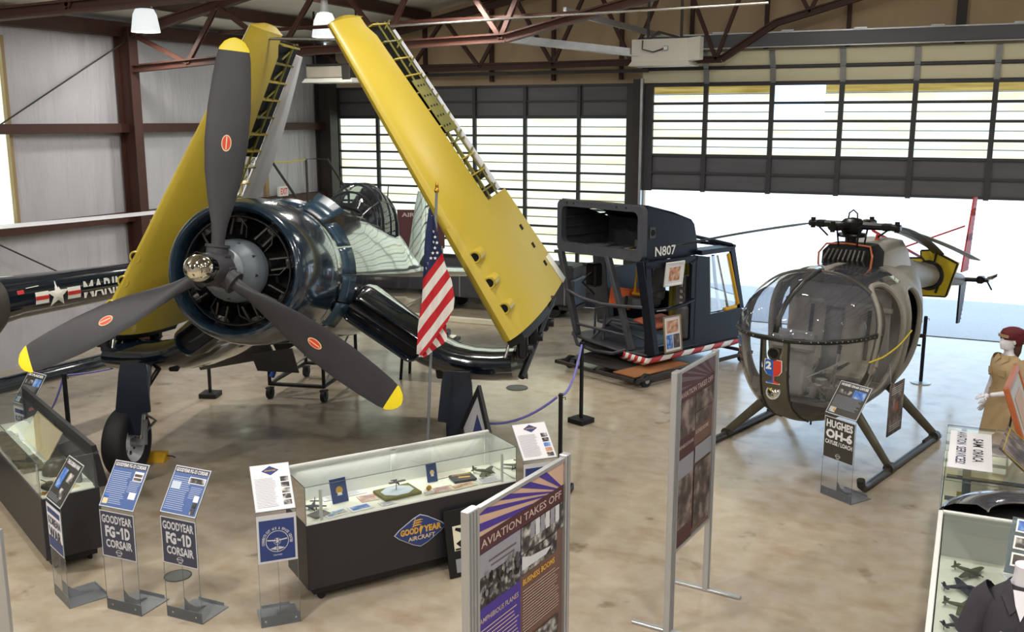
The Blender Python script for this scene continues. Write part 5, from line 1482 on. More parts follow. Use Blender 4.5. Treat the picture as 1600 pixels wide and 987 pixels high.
def book(M_, x, y, z, w, h, th, m, label, lean=70, rz=0, crest=None, title=None):
    t = thing('book', label, 'book')
    b = B(m); b.box((0, 0, h / 2), (w, th, h), ch=.003); b.mat('paper').box((.004, 0, h / 2), (w - .006, th * .7, h - .012)); b.build('cover', t)
    if crest:
        c = B(crest); c.prism([(.22 * w * math.cos(a), -th / 2 - .001, h * .5 + .22 * w * math.sin(a) * 1.1) for a in [math.pi * k / 5 for k in range(10)]], (0, -.001, 0)); c.mat('white_paint').prism([(-.16 * w, -th / 2 - .002, h * .3), (.16 * w, -th / 2 - .002, h * .3), (.1 * w, -th / 2 - .002, h * .42), (-.1 * w, -th / 2 - .002, h * .42)], (0, -.001, 0)); c.build('cover_crest', t)
    t.matrix_basis = M_ @ T(x, y, z) @ RZ(rz) @ RX(lean - 90)
    return t
book(CM, .42, .30, ZT + .002, .15, .21, .016, 'book_blue', 'blue book with a gold crest standing at the left of the lit case', 72, 4, 'banner_gold')
book(CM, 1.33, .34, ZT + .002, .10, .17, .016, 'book_blue', 'small blue book with a pale label standing mid-case', 74, -4, 'emblem_tan')
def flat_book(M_, x, y, rz, label):
    t = thing('magazine', label, 'magazine')
    B('book_dark').box((0, 0, .012), (.22, .17, .024), ch=.003).build('cover', t)
    b = B('banner_gold'); b.text('AVIATION', T(-.09, .045, .0245), .18, .026, .02); b.prism([(-.05, -.02, .0245), (.06, -.03, .0245), (.07, .0, .0245), (-.04, .01, .0245)], (0, 0, .001)); b.build('cover_print', t)
    return put(M_, t, x, y, ZT, rz)
flat_book(CM, 1.60, .26, -8, 'dark magazine with gold title lying in the right half of the lit case')
t = thing('airfield_model', 'octagonal white airfield diorama with tiny aeroplane in the lit case', 'model')
b = B('diorama_grass'); b.box((0, 0, .014), (.36, .26, .028), ch=.006); b.build('base', t)
b = B('diorama_water'); b.prism([(.155 * math.cos(a + .39), .115 * math.sin(a + .39), .028) for a in [math.pi / 4 * k for k in range(8)]], (0, 0, .004)); b.build('apron', t)
b = B('model_navy'); b.cyl((0, .02, .032), (0, .02, .10), .004, n=6); b.tube([(-.01, .07, .102), (0, .02, .11), (.0, -.03, .10)], [.004, .012, .008], 8); b.box((0, .0, .112), (.16, .03, .006)); b.box((0, .065, .106), (.06, .018, .004)); b.build('mounted_plane', t)
put(CM, t, .93, .24, ZT, 3)
t = thing('gold_coin', 'round gold medal on a white stand in the lit case', 'medal')
B('case_white').box((0, 0, .015), (.09, .05, .03), ch=.004).build('stand', t)
b = B('gold'); b.cyl((0, .0, .054), (0, .008, .056), .026, n=24); b.build('disc', t); put(CM, t, 1.17, .09, ZT, 0)
def mini_plane(label, M_, x, y, z, rz, m='model_green', s=1.0, grp=None):
    t = thing('model_plane', label, 'model plane', group=grp)
    b = B(m); b.tube([(0, -.10 * s, .03), (0, -.08 * s, .03), (0, .0, .034), (0, .07 * s, .032), (0, .11 * s, .034)], [.008 * s, .016 * s, .017 * s, .011 * s, .004 * s], 10); b.build('fuselage', t)
    b = B(m); b.loft([[(x_, -.03 * s + c_ * .04 * s * w, .03 + .004 * e) for c_, e in ((-1, 0), (0, 1), (1, 0), (0, -1))] for x_, w in ((-.15 * s, .4), (-.02 * s, 1), (.02 * s, 1), (.15 * s, .4))]); b.build('wing', t)
    b = B(m); b.box((0, .095 * s, .036), (.1 * s, .024 * s, .004)); b.prism([(-.002, .085 * s, .036), (-.002, .112 * s, .036), (-.002, .112 * s, .07), (-.002, .1 * s, .07)], (.004, 0, 0)); b.build('tail', t)
    b = B('black'); b.box((0, -.103 * s, .03), (.09 * s, .003, .008), RY(30)); b.build('propeller', t)
    b = B('black'); b.cyl((-.04 * s, -.04 * s, 0), (-.04 * s, -.04 * s, .03), .004, n=6); b.cyl((.04 * s, -.04 * s, 0), (.04 * s, -.04 * s, .03), .004, n=6); b.cyl((0, .1 * s, 0), (0, .1 * s, .03), .003, n=6); b.build('undercarriage', t)
    return put(M_, t, x, y, z, rz)
mini_plane('small green model plane at the right end of the lit case', CM, 1.83, .28, ZT, 40)
mini_plane('dark biplane-sized model at the left end of the lit case', CM, .17, .30, ZT, -30, 'model_navy', .8)
grp = 'papers spread over the lit case'
sheets = [(.30, .09, .22, .13, 8, 'paper', 'colour_photo', 'bright colour leaflet at the front left of the lit case'), (.52, .10, .20, .13, 4, 'paper', 'blue_photo', 'blue and white leaflet beside the blue crest book'),
          (.66, .27, .16, .15, -3, 'red_photo', None, 'pinkish sheet under the blue crest book'), (.76, .075, .14, .09, 2, 'paper', None, 'white typed sheet in front of the airfield model'), (.5, .44, .4, .10, 1, 'paper', None, 'wide pale sheet along the back glass'),
          (1.30, .12, .26, .12, -2, 'red_photo', None, 'faded pink print right of the gold medal'), (1.52, .10, .26, .10, 3, 'off_white', 'tan_photo', 'tan illustrated strip in front of the dark magazine'), (1.8, .11, .24, .13, -4, 'paper', None, 'white sheet at the front right corner of the lit case'),
          (1.55, .43, .4, .12, 2, 'off_white', None, 'cream sheet behind the dark magazine'), (.16, .14, .16, .12, 20, 'sepia_photo', None, 'dark printed sheet at the left end of the lit case')]
for i, (x, y, w, d, rz, m, im, lab) in enumerate(sheets): sheet(CM, x, y, w, d, rz, m, lab, z=ZT + .0006 * i, grp=grp, img=im)
# left case
case2, KM = glass_case('long black case at the left edge with a tilted board inside', (-7.24 - 2.6 * math.cos(math.radians(-26.4)), 5.72 - 2.6 * math.sin(math.radians(-26.4)), 0), -26.4, 2.6, D=.50, frame='frame_grey', back='frame_grey', body='case_black')
b = B('case_black_end'); b.prism([(0, .50, .72), (0, .58, .72), (0, .50, 1.12), (0, .46, 1.12)], (2.6, 0, 0)); b.build('rear_hood', case2)
t = thing('plywood_board', 'pale plywood board leaning inside the left-edge case', 'board')
b = B('plywood'); b.box((0, 0, .15), (.95, .012, .30), RX(-32), ch=.003); b.build('panel', t); put(KM, t, 1.2, .37, ZT, 0)
t = thing('camouflage_cloth', 'crumpled olive camouflage cloth spread in the left-edge case', 'cloth')
b = B('camo'); NX, NY_ = 24, 10; vs = []
for i in range(NX + 1):
    for j in range(NY_ + 1): vs.append((-.75 + 1.5 * i / NX, -.15 + .22 * j / NY_, .006 + .02 * abs(math.sin(i * 1.3 + j * .7) * math.cos(j * 1.1 - i * .4))))
b.add(vs, [(i * (NY_ + 1) + j, (i + 1) * (NY_ + 1) + j, (i + 1) * (NY_ + 1) + j + 1, i * (NY_ + 1) + j + 1) for i in range(NX) for j in range(NY_)]); b.build('cloth', t, ang=70); put(KM, t, 1.1, .18, ZT, 0)
t = thing('army_helmet', 'olive steel helmet with strap in the right end of the left-edge case', 'helmet')
b = B('olive'); b.rev([(.13, 0), (.128, .03), (.115, .08), (.085, .12), (.04, .138), (0, .142)], 28); b.build('shell', t); b = B('post_tan'); b.tube([(.12, 0, .01), (.05, -.12, .01), (-.08, -.1, .012)], .006, 6); b.build('strap', t); put(KM, t, 2.0, .29, ZT, 20)
t = thing('canteen', 'grey metal canteen standing behind the helmet in the left-edge case', 'canteen')
b = B('stand_grey'); b.loft([[(.06 * k_ * math.cos(a), .035 * k_ * math.sin(a), z) for a in [math.pi / 8 * k for k in range(16)]] for z, k_ in ((0, .9), (.02, 1), (.12, 1), (.15, .7), (.165, .35))]); b.build('body', t); B('black').cyl((0, 0, .165), (0, 0, .19), .02, n=12).build('cap', t); put(KM, t, 2.36, .38, ZT, 0)
t = thing('model_tank', 'small olive model tank on tan ground near the case corner', 'model tank')
b = B('olive'); b.box((0, 0, .03), (.13, .07, .03), ch=.008); b.build('hull', t); b = B('rubber'); b.box((0, .038, .018), (.14, .016, .036), ch=.012); b.build('track', t); b = B('rubber'); b.box((0, -.038, .018), (.14, .016, .036), ch=.012); b.build('track', t)
b = B('olive'); b.rev([(.036, .045), (.03, .068), (0, .07)], 16); b.cyl((.02, 0, .058), (.12, 0, .064), .005, n=8); b.build('turret', t); put(KM, t, 2.42, .12, ZT + .004, 200)
sheet(KM, 2.36, .2, .34, .26, 10, 'plywood', 'tan mat under the model tank in the left-edge case', z=ZT, name='display_mat')
sheet(KM, .6, .2, .3, .2, -8, 'paper', 'black and white photo at the far end of the left-edge case', z=ZT, img='bw_photo', name='photo_print')
t = thing('brass_badge', 'cut-out brass badge at the front corner of the left-edge case', 'badge'); b = B('gold'); b.prism([((.03 if k % 2 else .05) * math.cos(math.pi * k / 6), (.03 if k % 2 else .05) * math.sin(math.pi * k / 6), 0) for k in range(12)], (0, 0, .006)); b.build('star', t); put(KM, t, 2.50, .05, ZT, 0)

# ================================================================ acrylic sign stands
def sign_stand(label, x, y, rz, front, top, w=.36, zb=.91, back=.22, rise=.32, ph=.40):
    t = thing('sign_stand', label, 'sign stand', (x, y, 0), rz)
    h = w / 2
    b = B('stand_grey'); b.box((0, .16, .006), (w, .32, .008)); b.box((0, .004, .05), (w, .006, .09)); b.box((0, .318, .02), (w * .75, .005, .03))
    b.prism([(-.004, .01, .01), (-.004, .26, .012), (-.004, .14, .05), (-.004, .06, .12), (-.004, .012, .20)], (.008, 0, 0))
    for sx in (-.12, .12): b.mat('bright_metal').cyl((sx, -.001, .05), (sx, .004, .05), .008, n=10)
    b.build('metal_base', t)
    sl = math.atan2(rise, back); ln = math.hypot(back, rise)
    g = B('acrylic'); g.poly([(-h, 0, .005), (h, 0, .005), (h, 0, zb), (-h, 0, zb)]); g.poly([(-h, 0, zb), (h, 0, zb), (h, back, zb + rise), (-h, back, zb + rise)]); g.build('acrylic_sheet', t)
    e = B('acrylic_edge')
    for sx in (-h, h): e.tube([(sx, 0, .005), (sx, 0, zb), (sx, back, zb + rise)], .0025, 4)
    e.tube([(0, .012, .1), (0, .012, zb - ph)], .002, 4); e.tube([(-h, 0, zb), (h, 0, zb)], .004, 4); e.build('acrylic_edge', t)
    f = B('print_silver'); A = plane(-h, zb - .03 - ph, -.004); f.rect(A, .0, 0, w, ph); front(f, A, w, ph); f.build('front_poster', t)
    f = B('print_silver'); A2 = Matrix(((1, 0, 0, -h), (0, math.cos(sl), -math.sin(sl), -.004 * math.sin(sl)), (0, math.sin(sl), math.cos(sl), zb + .004), (0, 0, 0, 1)))
    f.rect(A2, 0, .0, w, ln); top(f, A2, w, ln); f.build('sloped_poster', t)
    return t
def wings_logo(f, A, cx_, cy_, s):
    f.mat('print_silver')
    def arc(r, a0, a1, wd, n=20):
        for k in range(n):
            p, q = math.radians(a0 + (a1 - a0) * k / n), math.radians(a0 + (a1 - a0) * (k + 1) / n)
            f.poly([tuple(A @ Vector((cx_ + rr * math.cos(a), cy_ + rr * math.sin(a), .003))) for rr, a in ((r, p), (r + wd, p), (r + wd, q), (r, q))])
    arc(s, 0, 360, s * .06, 36); arc(s * .3, 0, 360, s * .03, 20)
    def pg(*pts): f.poly([tuple(A @ Vector((cx_ + x * s, cy_ + y * s, .003))) for x, y in pts])
    pg((-.92, .12), (-.12, .02), (-.12, .14), (-.92, .24)); pg((.92, .12), (.12, .02), (.12, .14), (.92, .24))
    pg((-.1, -.1), (.1, -.1), (.07, .3), (-.07, .3)); pg((-.22, -.14), (.22, -.14), (.18, -.08), (-.18, -.08))
    pg((-.05, -.95), (.05, -.95), (.02, -.2), (-.02, -.2)); pg((-.7, -.7), (-.1, -.85), (-.1, -.5)); pg((.7, -.7), (.1, -.85), (.1, -.5))
def tiny_logo(f, A, w):
    f.mat('print_silver'); wz = w / 2
    for k in range(14):
        p, q = 2 * math.pi * k / 14, 2 * math.pi * (k + 1) / 14
        f.poly([tuple(A @ Vector((wz + r * math.cos(a) * 1.3, .05 + r * math.sin(a), .003))) for r, a in ((.020, p), (.024, p), (.024, q), (.020, q))])
    f.rect(A, wz - .036, .048, .072, .006, .003); f.rect(A, wz - .02, .018, .04, .005, .003)
def fg1d_front(f, A, w, h):
    f.mat('sign_navy').rect(A, .008, .008, w - .016, h - .016, .001); f.mat('print_silver')
    f.text('GOODYEAR', A @ T(.022, h - .105, .003), w - .044, .072, .03); W_ = w - .10; f.text('FG', A @ T(.05, h - .225, .003), W_ * .40, .10, .05); f.rect(A, .05 + W_ * .45, h - .185, W_ * .14, .02, .003); f.rect(A, .05 + W_ * .665, h - .225, W_ * .07, .10, .003); f.poly([tuple(A @ Vector(p)) for p in ((.05 + W_ * .665, h - .125, .003), (.05 + W_ * .61, h - .15, .003), (.05 + W_ * .61, h - .165, .003), (.05 + W_ * .665, h - .145, .003))]); f.text('D', A @ T(.05 + W_ * .79, h - .225, .003), W_ * .21, .10, .05); f.text('CORSAIR', A @ T(.05, h - .315, .003), w - .085, .072, .03)
    tiny_logo(f, A, w)
def fg1d_top(var):
    def go(f, A, w, h):
        f.mat('sign_blue').rect(A, .008, .008, w - .016, h - .016, .001); f.mat('sign_navy').rect(A, .008, h - .055, w - .016, .047, .0015)
        f.mat('paper').text('GOODYEAR FG-1D CORSAIR', A @ T(.02, h - .047, .003), w - .04, .03, .02)
        f.mat('print_pale').lines(A, .02, .03, w * .55, h - .11, 17, .35, z=.003); f.lines(A, w * .62, .14, w * .32, .1, 7, .35, z=.003)
        if var == 0:
            f.mat('paper').rect(A, w - .115, h - .15, .095, .08, .004); f.mat('sepia_photo').rect(A, w - .108, h - .143, .08, .022, .005); f.rect(A, w - .108, h - .112, .08, .022, .005)
            f.mat('paper').rect(A, w - .10, .09, .07, .055, .004); f.mat('blue_photo').rect(A, .02, .075, .05, .03, .004); f.mat('emblem_tan').rect(A, .02, .025, .05, .045, .004)
        else:
            f.mat('paper').rect(A, w - .18, h - .13, .165, .055, .004); f.mat('bw_photo').rect(A, w - .172, h - .124, .15, .042, .005)
            f.mat('diorama_water').rect(A, .025, .20, .09, .06, .004); f.mat('paper').rect(A, w - .075, .12, .05, .05, .004); f.mat('bw_photo').rect(A, w - .07, .07, .045, .045, .004); f.rect(A, w - .07, .02, .045, .045, .004)
    return go
def dark_top(title):
    def go(f, A, w, h):
        f.mat('sign_grey').rect(A, .008, .008, w - .016, h - .016, .001); f.mat('paper').text(title, A @ T(.03, h - .05, .003), w - .06, .03, .03)
        f.mat('print_grey').lines(A, .03, .08, w - .06, h - .24, 13, .35, z=.003)
        f.mat('blue_photo').rect(A, w * .55, h - .16, w * .38, .09, .004); f.mat('bw_photo').rect(A, .04, h - .14, w * .2, .045, .004); f.rect(A, w * .3, h - .14, w * .2, .045, .004)
        f.mat('colour_photo').rect(A, .03, .02, .08, .06, .004)
    return go
def oh_front(f, A, w, h):
    f.mat('sign_grey').rect(A, .009, .009, w - .018, h - .018, .001); f.mat('paper')
    f.text('HUGHES', A @ T(.03, h - .115, .003), w - .06, .085, .04); f.text('OH-6', A @ T(.03, h - .235, .003), w - .06, .105, .05); f.text('CAYUSE / LOACH', A @ T(.025, h - .30, .003), w - .05, .048, .03); tiny_logo(f, A, w)
def korea_front(f, A, w, h):
    f.mat('paper').rect(A, .006, .006, w - .012, h - .012, .001); f.mat('sign_deep_blue').rect(A, .012, .012, w - .024, .1, .002)
    f.mat('sign_navy').text('KOREAN', A @ T(.03, h - .18, .003), w - .06, .075, .04); f.text('WAR', A @ T(.03, h - .30, .003), w - .06, .10, .05); f.mat('sign_deep_blue').rect(A, .03, h - .08, w - .06, .05, .003)
def korea_top(f, A, w, h):
    f.mat('sign_grey').rect(A, .008, .008, w - .016, h - .016, .001); f.mat('paper').text('THE KOREAN WAR', A @ T(.04, h - .06, .003), w - .08, .036, .03)
    f.mat('blue_photo').rect(A, .05, .12, .10, .17, .004); f.mat('bw_photo').rect(A, .2, .2, .1, .08, .004); f.rect(A, .19, .06, .1, .08, .004); f.mat('print_grey').lines(A, .03, .02, .26, .05, 4, .35, z=.003)
def centre_front(f, A, w, h):
    f.mat('sign_deep_blue').rect(A, .018, .018, w - .036, h - .06, .001); cx_, cy_ = w / 2, h * .44; s = .085
    wings_logo(f, A, cx_, cy_, s); f.mat('print_silver')
    txt = 'CONNECTICUT AIR & SPACE CENTER'
    for k, ch_ in enumerate(txt):
        if ch_ == ' ': continue
        a = math.radians(190 - 200 * k / (len(txt) - 1)); r = s * 1.16
        M_ = A @ T(cx_ + r * math.cos(a), cy_ + r * math.sin(a), .003) @ RZ(math.degrees(a) - 90)
        f.text(ch_, M_ @ T(-.0055, 0, 0), .011 if ch_ != 'I' else .004, .022, .04)
    f.text('STRATFORD', A @ T(cx_ - .035, cy_ - s * 1.42, .003), .07, .012, .02)
def white_top(var):
    def go(f, A, w, h):
        f.mat('paper').rect(A, .006, .006, w - .012, h - .012, .001)
        def d_(sx, sy, m, z): f.mat(m).poly([tuple(A @ Vector((w / 2 + x * sx, h - .06 + y * sy, z))) for x, y in ((1, 0), (0, 1), (-1, 0), (0, -1))])
        d_(.07, .042, 'sign_deep_blue', .003); f.mat('banner_gold').text('GOODYEAR', A @ T(w / 2 - .045, h - .067, .004), .09, .014, .03)
        f.mat('print_grey').lines(A, .02, .03, w * .55, h - .15, 20, .28, z=.003)
        for k in range(5):
            f.mat(('bw_photo', 'bw_crowd', 'blue_photo', 'tan_photo', 'bw_photo')[k] if var else 'bw_photo').rect(A, w - .085, h - .165 - .052 * k, .065, .042, .003)
    return go
sign_stand('acrylic stand with blue sloped panel, nearest the left case', -6.105, 5.51, 2, fg1d_front, fg1d_top(0))
sign_stand('acrylic stand with blue sloped panel, over the round floor lid', -5.56, 5.62, 1, fg1d_front, fg1d_top(1))
sign_stand('acrylic stand with white sloped sheet and round blue museum crest', -4.80, 5.89, 46, centre_front, white_top(0), w=.31, zb=.98, back=.30, rise=.28)
sign_stand('acrylic stand about the Korean War at the corner of the left case', -6.73, 5.43, -23, korea_front, korea_top, zb=.88)
sign_stand('acrylic stand naming the egg-shaped helicopter beside its skid', -1.11, 10.60, -34, oh_front, dark_top('HUGHES OH-6A CAYUSE'), w=.41, zb=.92, ph=.46)
sign_stand('white-topped acrylic stand at the right end of the lit case', -3.40, 7.90, 46, centre_front, white_top(1), w=.33, zb=.97, back=.30, rise=.25)
sign_stand('small grey-topped sign stand behind the left-edge case', -9.52, 7.40, -10, korea_front, dark_top('SKYRAIDER'), w=.36, zb=.86)

# ================================================================ tall banner panels
def banner(label, x, y, rz, L, ztop, zbot, full):
    t = thing('banner_panel', label, 'banner', (x, y, 0), rz)
    for px_, w in ((0, .10), (L, .055)):
        b = B('alu_post'); 
        b.box((px_, .0, ztop / 2 + .01), (w, .05, ztop + .02), ch=.004)
        for k in range(int(w / .028)): b.mat('stand_grey').box((px_ - w / 2 + .014 + .028 * k, -.026, ztop / 2 + .01), (.006, .004, ztop)); b.mat('alu_post')
        b.box((px_, 0, .012), (.05, .62, .024), ch=.005); b.build('post', t)
    for zr in (ztop - .005, zbot):
        b = B('alu_post'); b.box((L / 2, 0, zr), (L, .03, .02)); b.build('rail', t)
    b = B('banner_brown'); b.box((L / 2, .004, (ztop + zbot) / 2), (L - .06, .012, ztop - zbot - .03))
    A = plane(.05, zbot, -.006); W = L - .08; Hh = ztop - zbot - .02
    z1 = Hh - .135; zt2 = z1 - .095; mid = W * .47
    SB = ('banner_tan', 'banner_purple') if full else ('banner_muted', 'banner_maroon')  # same print, but with shade and haze painted in as muted colours
    b.mat(SB[0]).rect(A, 0, z1, W, .135, .0015)
    n = 9; c0 = (W * 1.04, z1 - .05)        # sunburst
    rim = [(0, z1 + .03), (0, z1 + .075), (0, Hh - .015), (W * .10, Hh), (W * .22, Hh), (W * .35, Hh), (W * .46, Hh), (W * .58, Hh), (W * .68, Hh), (W * .78, Hh)]
    for k in range(0, len(rim) - 1, 2):
        p, q = rim[k], rim[k + 1]
        def cl(u): # clip toward the centre at the band
            tt = (z1 - u[1]) / (c0[1] - u[1]) if u[1] > z1 else 0; return (u[0] + (c0[0] - u[0]) * tt, max(z1, u[1] + (c0[1] - u[1]) * tt))
        pts = [p, q, cl(q), cl(p)]; 
        if len(set(pts)) < 4: pts = [p, q, cl(q)] if p == cl(p) else [p, q, cl(p)]
        b.mat(SB[1]).poly([tuple(A @ Vector((u[0], u[1], .003))) for u in pts])
    b.mat('banner_maroon').rect(A, 0, zt2, W, .095, .003)
    b.mat('banner_text').text('AVIATION TAKES OFF', A @ T(.03, zt2 + .026, .005), W - .06, .045, .012)
    b.mat('banner_purple' if full else 'banner_maroon').rect(A, 0, 0, mid, zt2, .0015)
    zA = zt2 - .30
    b.mat('bw_crowd' if full else 'sepia_photo').rect(A, .004, zA, mid - .01, zt2 - zA - .004, .003)
    b.mat('bw_photo' if full else 'sepia_photo').rect(A, mid + .005, zt2 - .16, W - mid - .005, .155, .003); b.mat('bw_crowd' if full else 'sepia_photo').rect(A, mid + .005, zA + .02, W - mid - .08, zt2 - .165 - zA - .02, .003)
    if full:     # pictures: pale sky and a biplane over a crowd; hangings over a crowd; an aircraft nose
        b.mat('print_grey').rect(A, .004, zA + .17, mid - .01, zt2 - zA - .174, .004); b.mat('banner_muted').rect(A, .10, zA + .23, mid - .15, .012, .005).rect(A, .12, zA + .20, mid - .19, .010, .005)
        for k in range(26):
            x_, y_ = .02 + (mid - .05) * random.random(), zA + .06 + .13 * random.random()
            b.mat(('black', 'frame_grey', 'stand_grey')[k % 3]).poly([tuple(A @ Vector((x_ + .016 * math.cos(q), y_ + .02 * math.sin(q), .005 + .0004 * k))) for q in [math.pi * j / 4 for j in range(8)]])
        for k in range(6): b.mat('print_silver' if k % 2 else 'print_grey').rect(A, mid + .10 + .055 * k, zt2 - .10, .045, .095, .0045)
        b.mat('print_silver').poly([tuple(A @ Vector(p)) for p in ((mid + .01, zA + .05, .005), (mid + .01, zt2 - .17, .005), (mid + .10, zA + .10, .005), (W - .14, zA + .075, .005), (W - .20, zA + .045, .005))])
    b.mat('banner_text').text('AMPHIBIOUS PLANES', A @ T(.015, zA - .085, .004), mid - .04, .03, .012); b.mat('banner_gold' if full else 'banner_text').text('BUSINESS BOOMS', A @ T(mid + .02, zA - .045, .004), W - mid - .12, .034, .02)
    if not full:
        b.mat('print_grey').rect(A, .01, .58, mid - .02, .16, .0035).rect(A, mid + .02, .62, W - mid - .03, .14, .0035); b.mat('sepia_photo').rect(A, .01, .16, mid - .02, .42, .004).rect(A, mid + .02, .06, W - mid - .03, .54, .004)
        b.build('printed_panel', t); return t
    b.mat('banner_text').lines(A, .015, .06, mid - .03, zA - .17, 44, .3, z=.004); b.lines(A, mid + .02, zA - .33, W - mid - .06, .26, 15, .3, z=.004); b.lines(A, mid + .02, .06, W - mid - .06, .25, 14, .3, z=.004)
    b.mat('bw_photo' if full else 'sepia_photo').rect(A, mid + .05, .36, W - mid - .1, zA - .74, .004)
    b.build('printed_panel', t); return t
banner('tall purple and brown banner with sunburst top beside the lit case', -2.135, 4.09, 83.2, .97, 2.10, .35, True)
banner('tall banner with its shade painted into muted browns, foot in mid floor', -1.94, 7.10, 83.7, .84, 2.12, .66, False)
banner('tall narrow grey banner post at the bottom left corner', -5.80, 4.20, 205, .8, 1.28, .3, False)
# ================================================================ stanchions and ropes
def stanchion(label, x, y, h=1.1, base='square', rz=0):
    t = thing('stanchion', label, 'stanchion', (x, y, 0), rz, 'stanchions around the aircraft')
    b = B('black')
    if base == 'square': b.box((0, 0, .035), (.26, .26, .07), ch=.006)
    else: b.mat('galvanised').rev([(0, 0), (.15, 0), (.15, .012), (.05, .03), (0, .03)], 32)
    b.build('base', t)
    b = B('black' if base == 'square' else 'dark_blue'); b.box((0, 0, .03 + h / 2), (.042, .042, h - .03), ch=.005) if base == 'square' else b.cyl((0, 0, .02), (0, 0, h), .028, n=16); b.build('post', t)
    b = B('black'); b.box((0, 0, h), (.05, .05, .03), ch=.006); b.tube([(.02, 0, h - .03), (.05, 0, h - .02), (.05, 0, h - .05)], .005, 6); b.build('cap', t)
stanchion('black stanchion on a square base left of the blue cabin dolly', -4.58, 12.02, 1.1, rz=-20)
stanchion('black stanchion half hidden behind the purple banner', -3.87, 9.54, 1.1, rz=10)
stanchion('black stanchion by the propeller tip and left case', -9.42, 7.91, 1.1, rz=10)
stanchion('black stanchion behind the left main wheel', -9.98, 10.9, 1.1, rz=20)
stanchion('dark stanchion on a round silver base by the open door', -.55, 16.15, 1.04, 'round')
def rope(label, p, q, sag, m='rope_blue', r=.010):
    p, q = Vector(p), Vector(q); u_ = (q - p).normalized() * .055; p, q = p + u_, q - u_; b = B(m)
    b.tube([tuple(p + (q - p) * t_ - Vector((0, 0, sag * 4 * t_ * (1 - t_)))) for t_ in [k / 16 for k in range(17)]], r, 6)
    o = b.build('barrier_rope'); tag(o, label, 'rope')
rope('blue rope from the banner stanchion up to the cabin stanchion', (-3.87, 9.54, 1.08), (-4.58, 12.02, 1.08), .16, r=.014)
rope('blue rope from the banner stanchion down behind the lit case', (-3.87, 9.54, 1.08), (-5.45, 9.9, .62), .22, r=.014)
rope('thin blue rope running behind the left main wheel', (-9.42, 7.91, 1.08), (-9.98, 10.9, 1.08), .15, r=.010)
rope('blue rope hanging towards the left-edge case', (-9.42, 7.91, 1.08), (-10.0, 8.0, .45), .10, r=.012)
stanchion('short black stanchion behind the left-edge case', -10.02, 8.02, .5, rz=10)
stanchion('short black stanchion behind the lit case', -5.45, 9.9, .65, rz=10)
# ================================================================ flag
fl = thing('flag_stand', 'American flag hanging on a slim pole before the folded wing', 'flag', (-4.92, 8.42, 0), 25)
Pt = Vector((-4.94, 8.80, 3.33)) - Vector((-4.92, 8.42, 0)); Pt = RZ(-25) @ Pt
b = B('stand_grey'); b.cyl((0, 0, .03), tuple(Pt * .985), .017, .014, 10); b.build('pole', fl)
b = B('gold'); b.sph(tuple(Pt * .99), (.026, .026, .03), 12, 8); b.sph(tuple(Pt * 1.005), (.018, .018, .04), 12, 8); b.build('finial', fl)
b = B('black'); b.rev([(0, 0), (.17, 0), (.17, .015), (.05, .05), (.03, .09), (0, .09)], 28); b.build('pole_base', fl)
# cloth: an outline (pixels of the photo turned into metres beside the pole), cut into stripes
K_ = .0064
def cut(poly, nrm, d, keep):
    out = []
    for i in range(len(poly)):
        p, q = poly[i], poly[(i + 1) % len(poly)]
        a = (p[0] * nrm[0] + p[1] * nrm[1] - d) * keep; c = (q[0] * nrm[0] + q[1] * nrm[1] - d) * keep
        if a >= 0: out.append(p)
        if (a > 0 > c) or (a < 0 < c): t_ = a / (a - c); out.append((p[0] + (q[0] - p[0]) * t_, p[1] + (q[1] - p[1]) * t_))
    return out
def cloth(outline, sdir, phase, width, depth, canton=None, name='flag_cloth', off=0.0, fold=.035):
    b = B('white_paint'); n_ = (-sdir[1], sdir[0])
    def dep(x, z): return off + fold * math.sin((x * .8 + z * .18) * .35) + .012 * math.sin(z * .14 + x * .3)
    def emit(poly, m):
        if len(poly) < 3: return
        b.mat(m); lo = min(p[0] for p in poly); hi = max(p[0] for p in poly); s0 = math.floor(lo / 4)
        while s0 * 4 < hi:
            q = cut(cut(poly, (1, 0), s0 * 4, 1), (1, 0), s0 * 4 + 4, -1)
            if len(q) >= 3: b.poly([((x - 671) * K_, dep(x, z), Pt.z - (z - 292) * K_) for x, z in q])
            s0 += 1
    vals = [p[0] * n_[0] + p[1] * n_[1] for p in outline]
    k0 = math.floor((min(vals) - phase) / width) - 1
    body = outline
    if canton:
        cn, cd = canton; emit(cut(outline, cn, cd, -1), 'old_glory_blue'); body = cut(outline, cn, cd, 1)
    while k0 * width + phase < max(vals):
        d0 = k0 * width + phase
        emit(cut(cut(body, n_, d0, 1), n_, d0 + width, -1), 'old_glory_red' if k0 % 2 else 'white_paint'); k0 += 1
    return b, dep
out1 = [(686, 316), (691, 330), (696, 350), (703, 385), (712, 415), (718, 432), (721, 448), (723, 458), (721, 475), (712, 495), (700, 512), (676, 545), (668, 553), (662, 548), (665, 505), (672, 460), (674, 420), (677, 380), (681, 345)]
sd = (.60, -.80)
cn = (-sd[1], sd[0])
cn = (.80, .60)
b, dep = cloth(out1, sd, 0.0, 11.2, 0, canton=(cn, .8 * 672 + .6 * 432))
b.mat('white_paint')
st_r = [(sx_, sz_) for r_ in range(13) for sz_ in (324 + 8.0 * r_,) for c_2 in range(8) for sx_ in (671 + 6.5 * c_2 + (3.2 if r_ % 2 else 0),)]
def inside(x, z):
    c = False
    for i in range(len(out1)):
        (x0, z0), (x1, z1) = out1[i], out1[i - 1]
        if (z0 > z) != (z1 > z) and x < (x1 - x0) * (z - z0) / (z1 - z0) + x0: c = not c
    return c
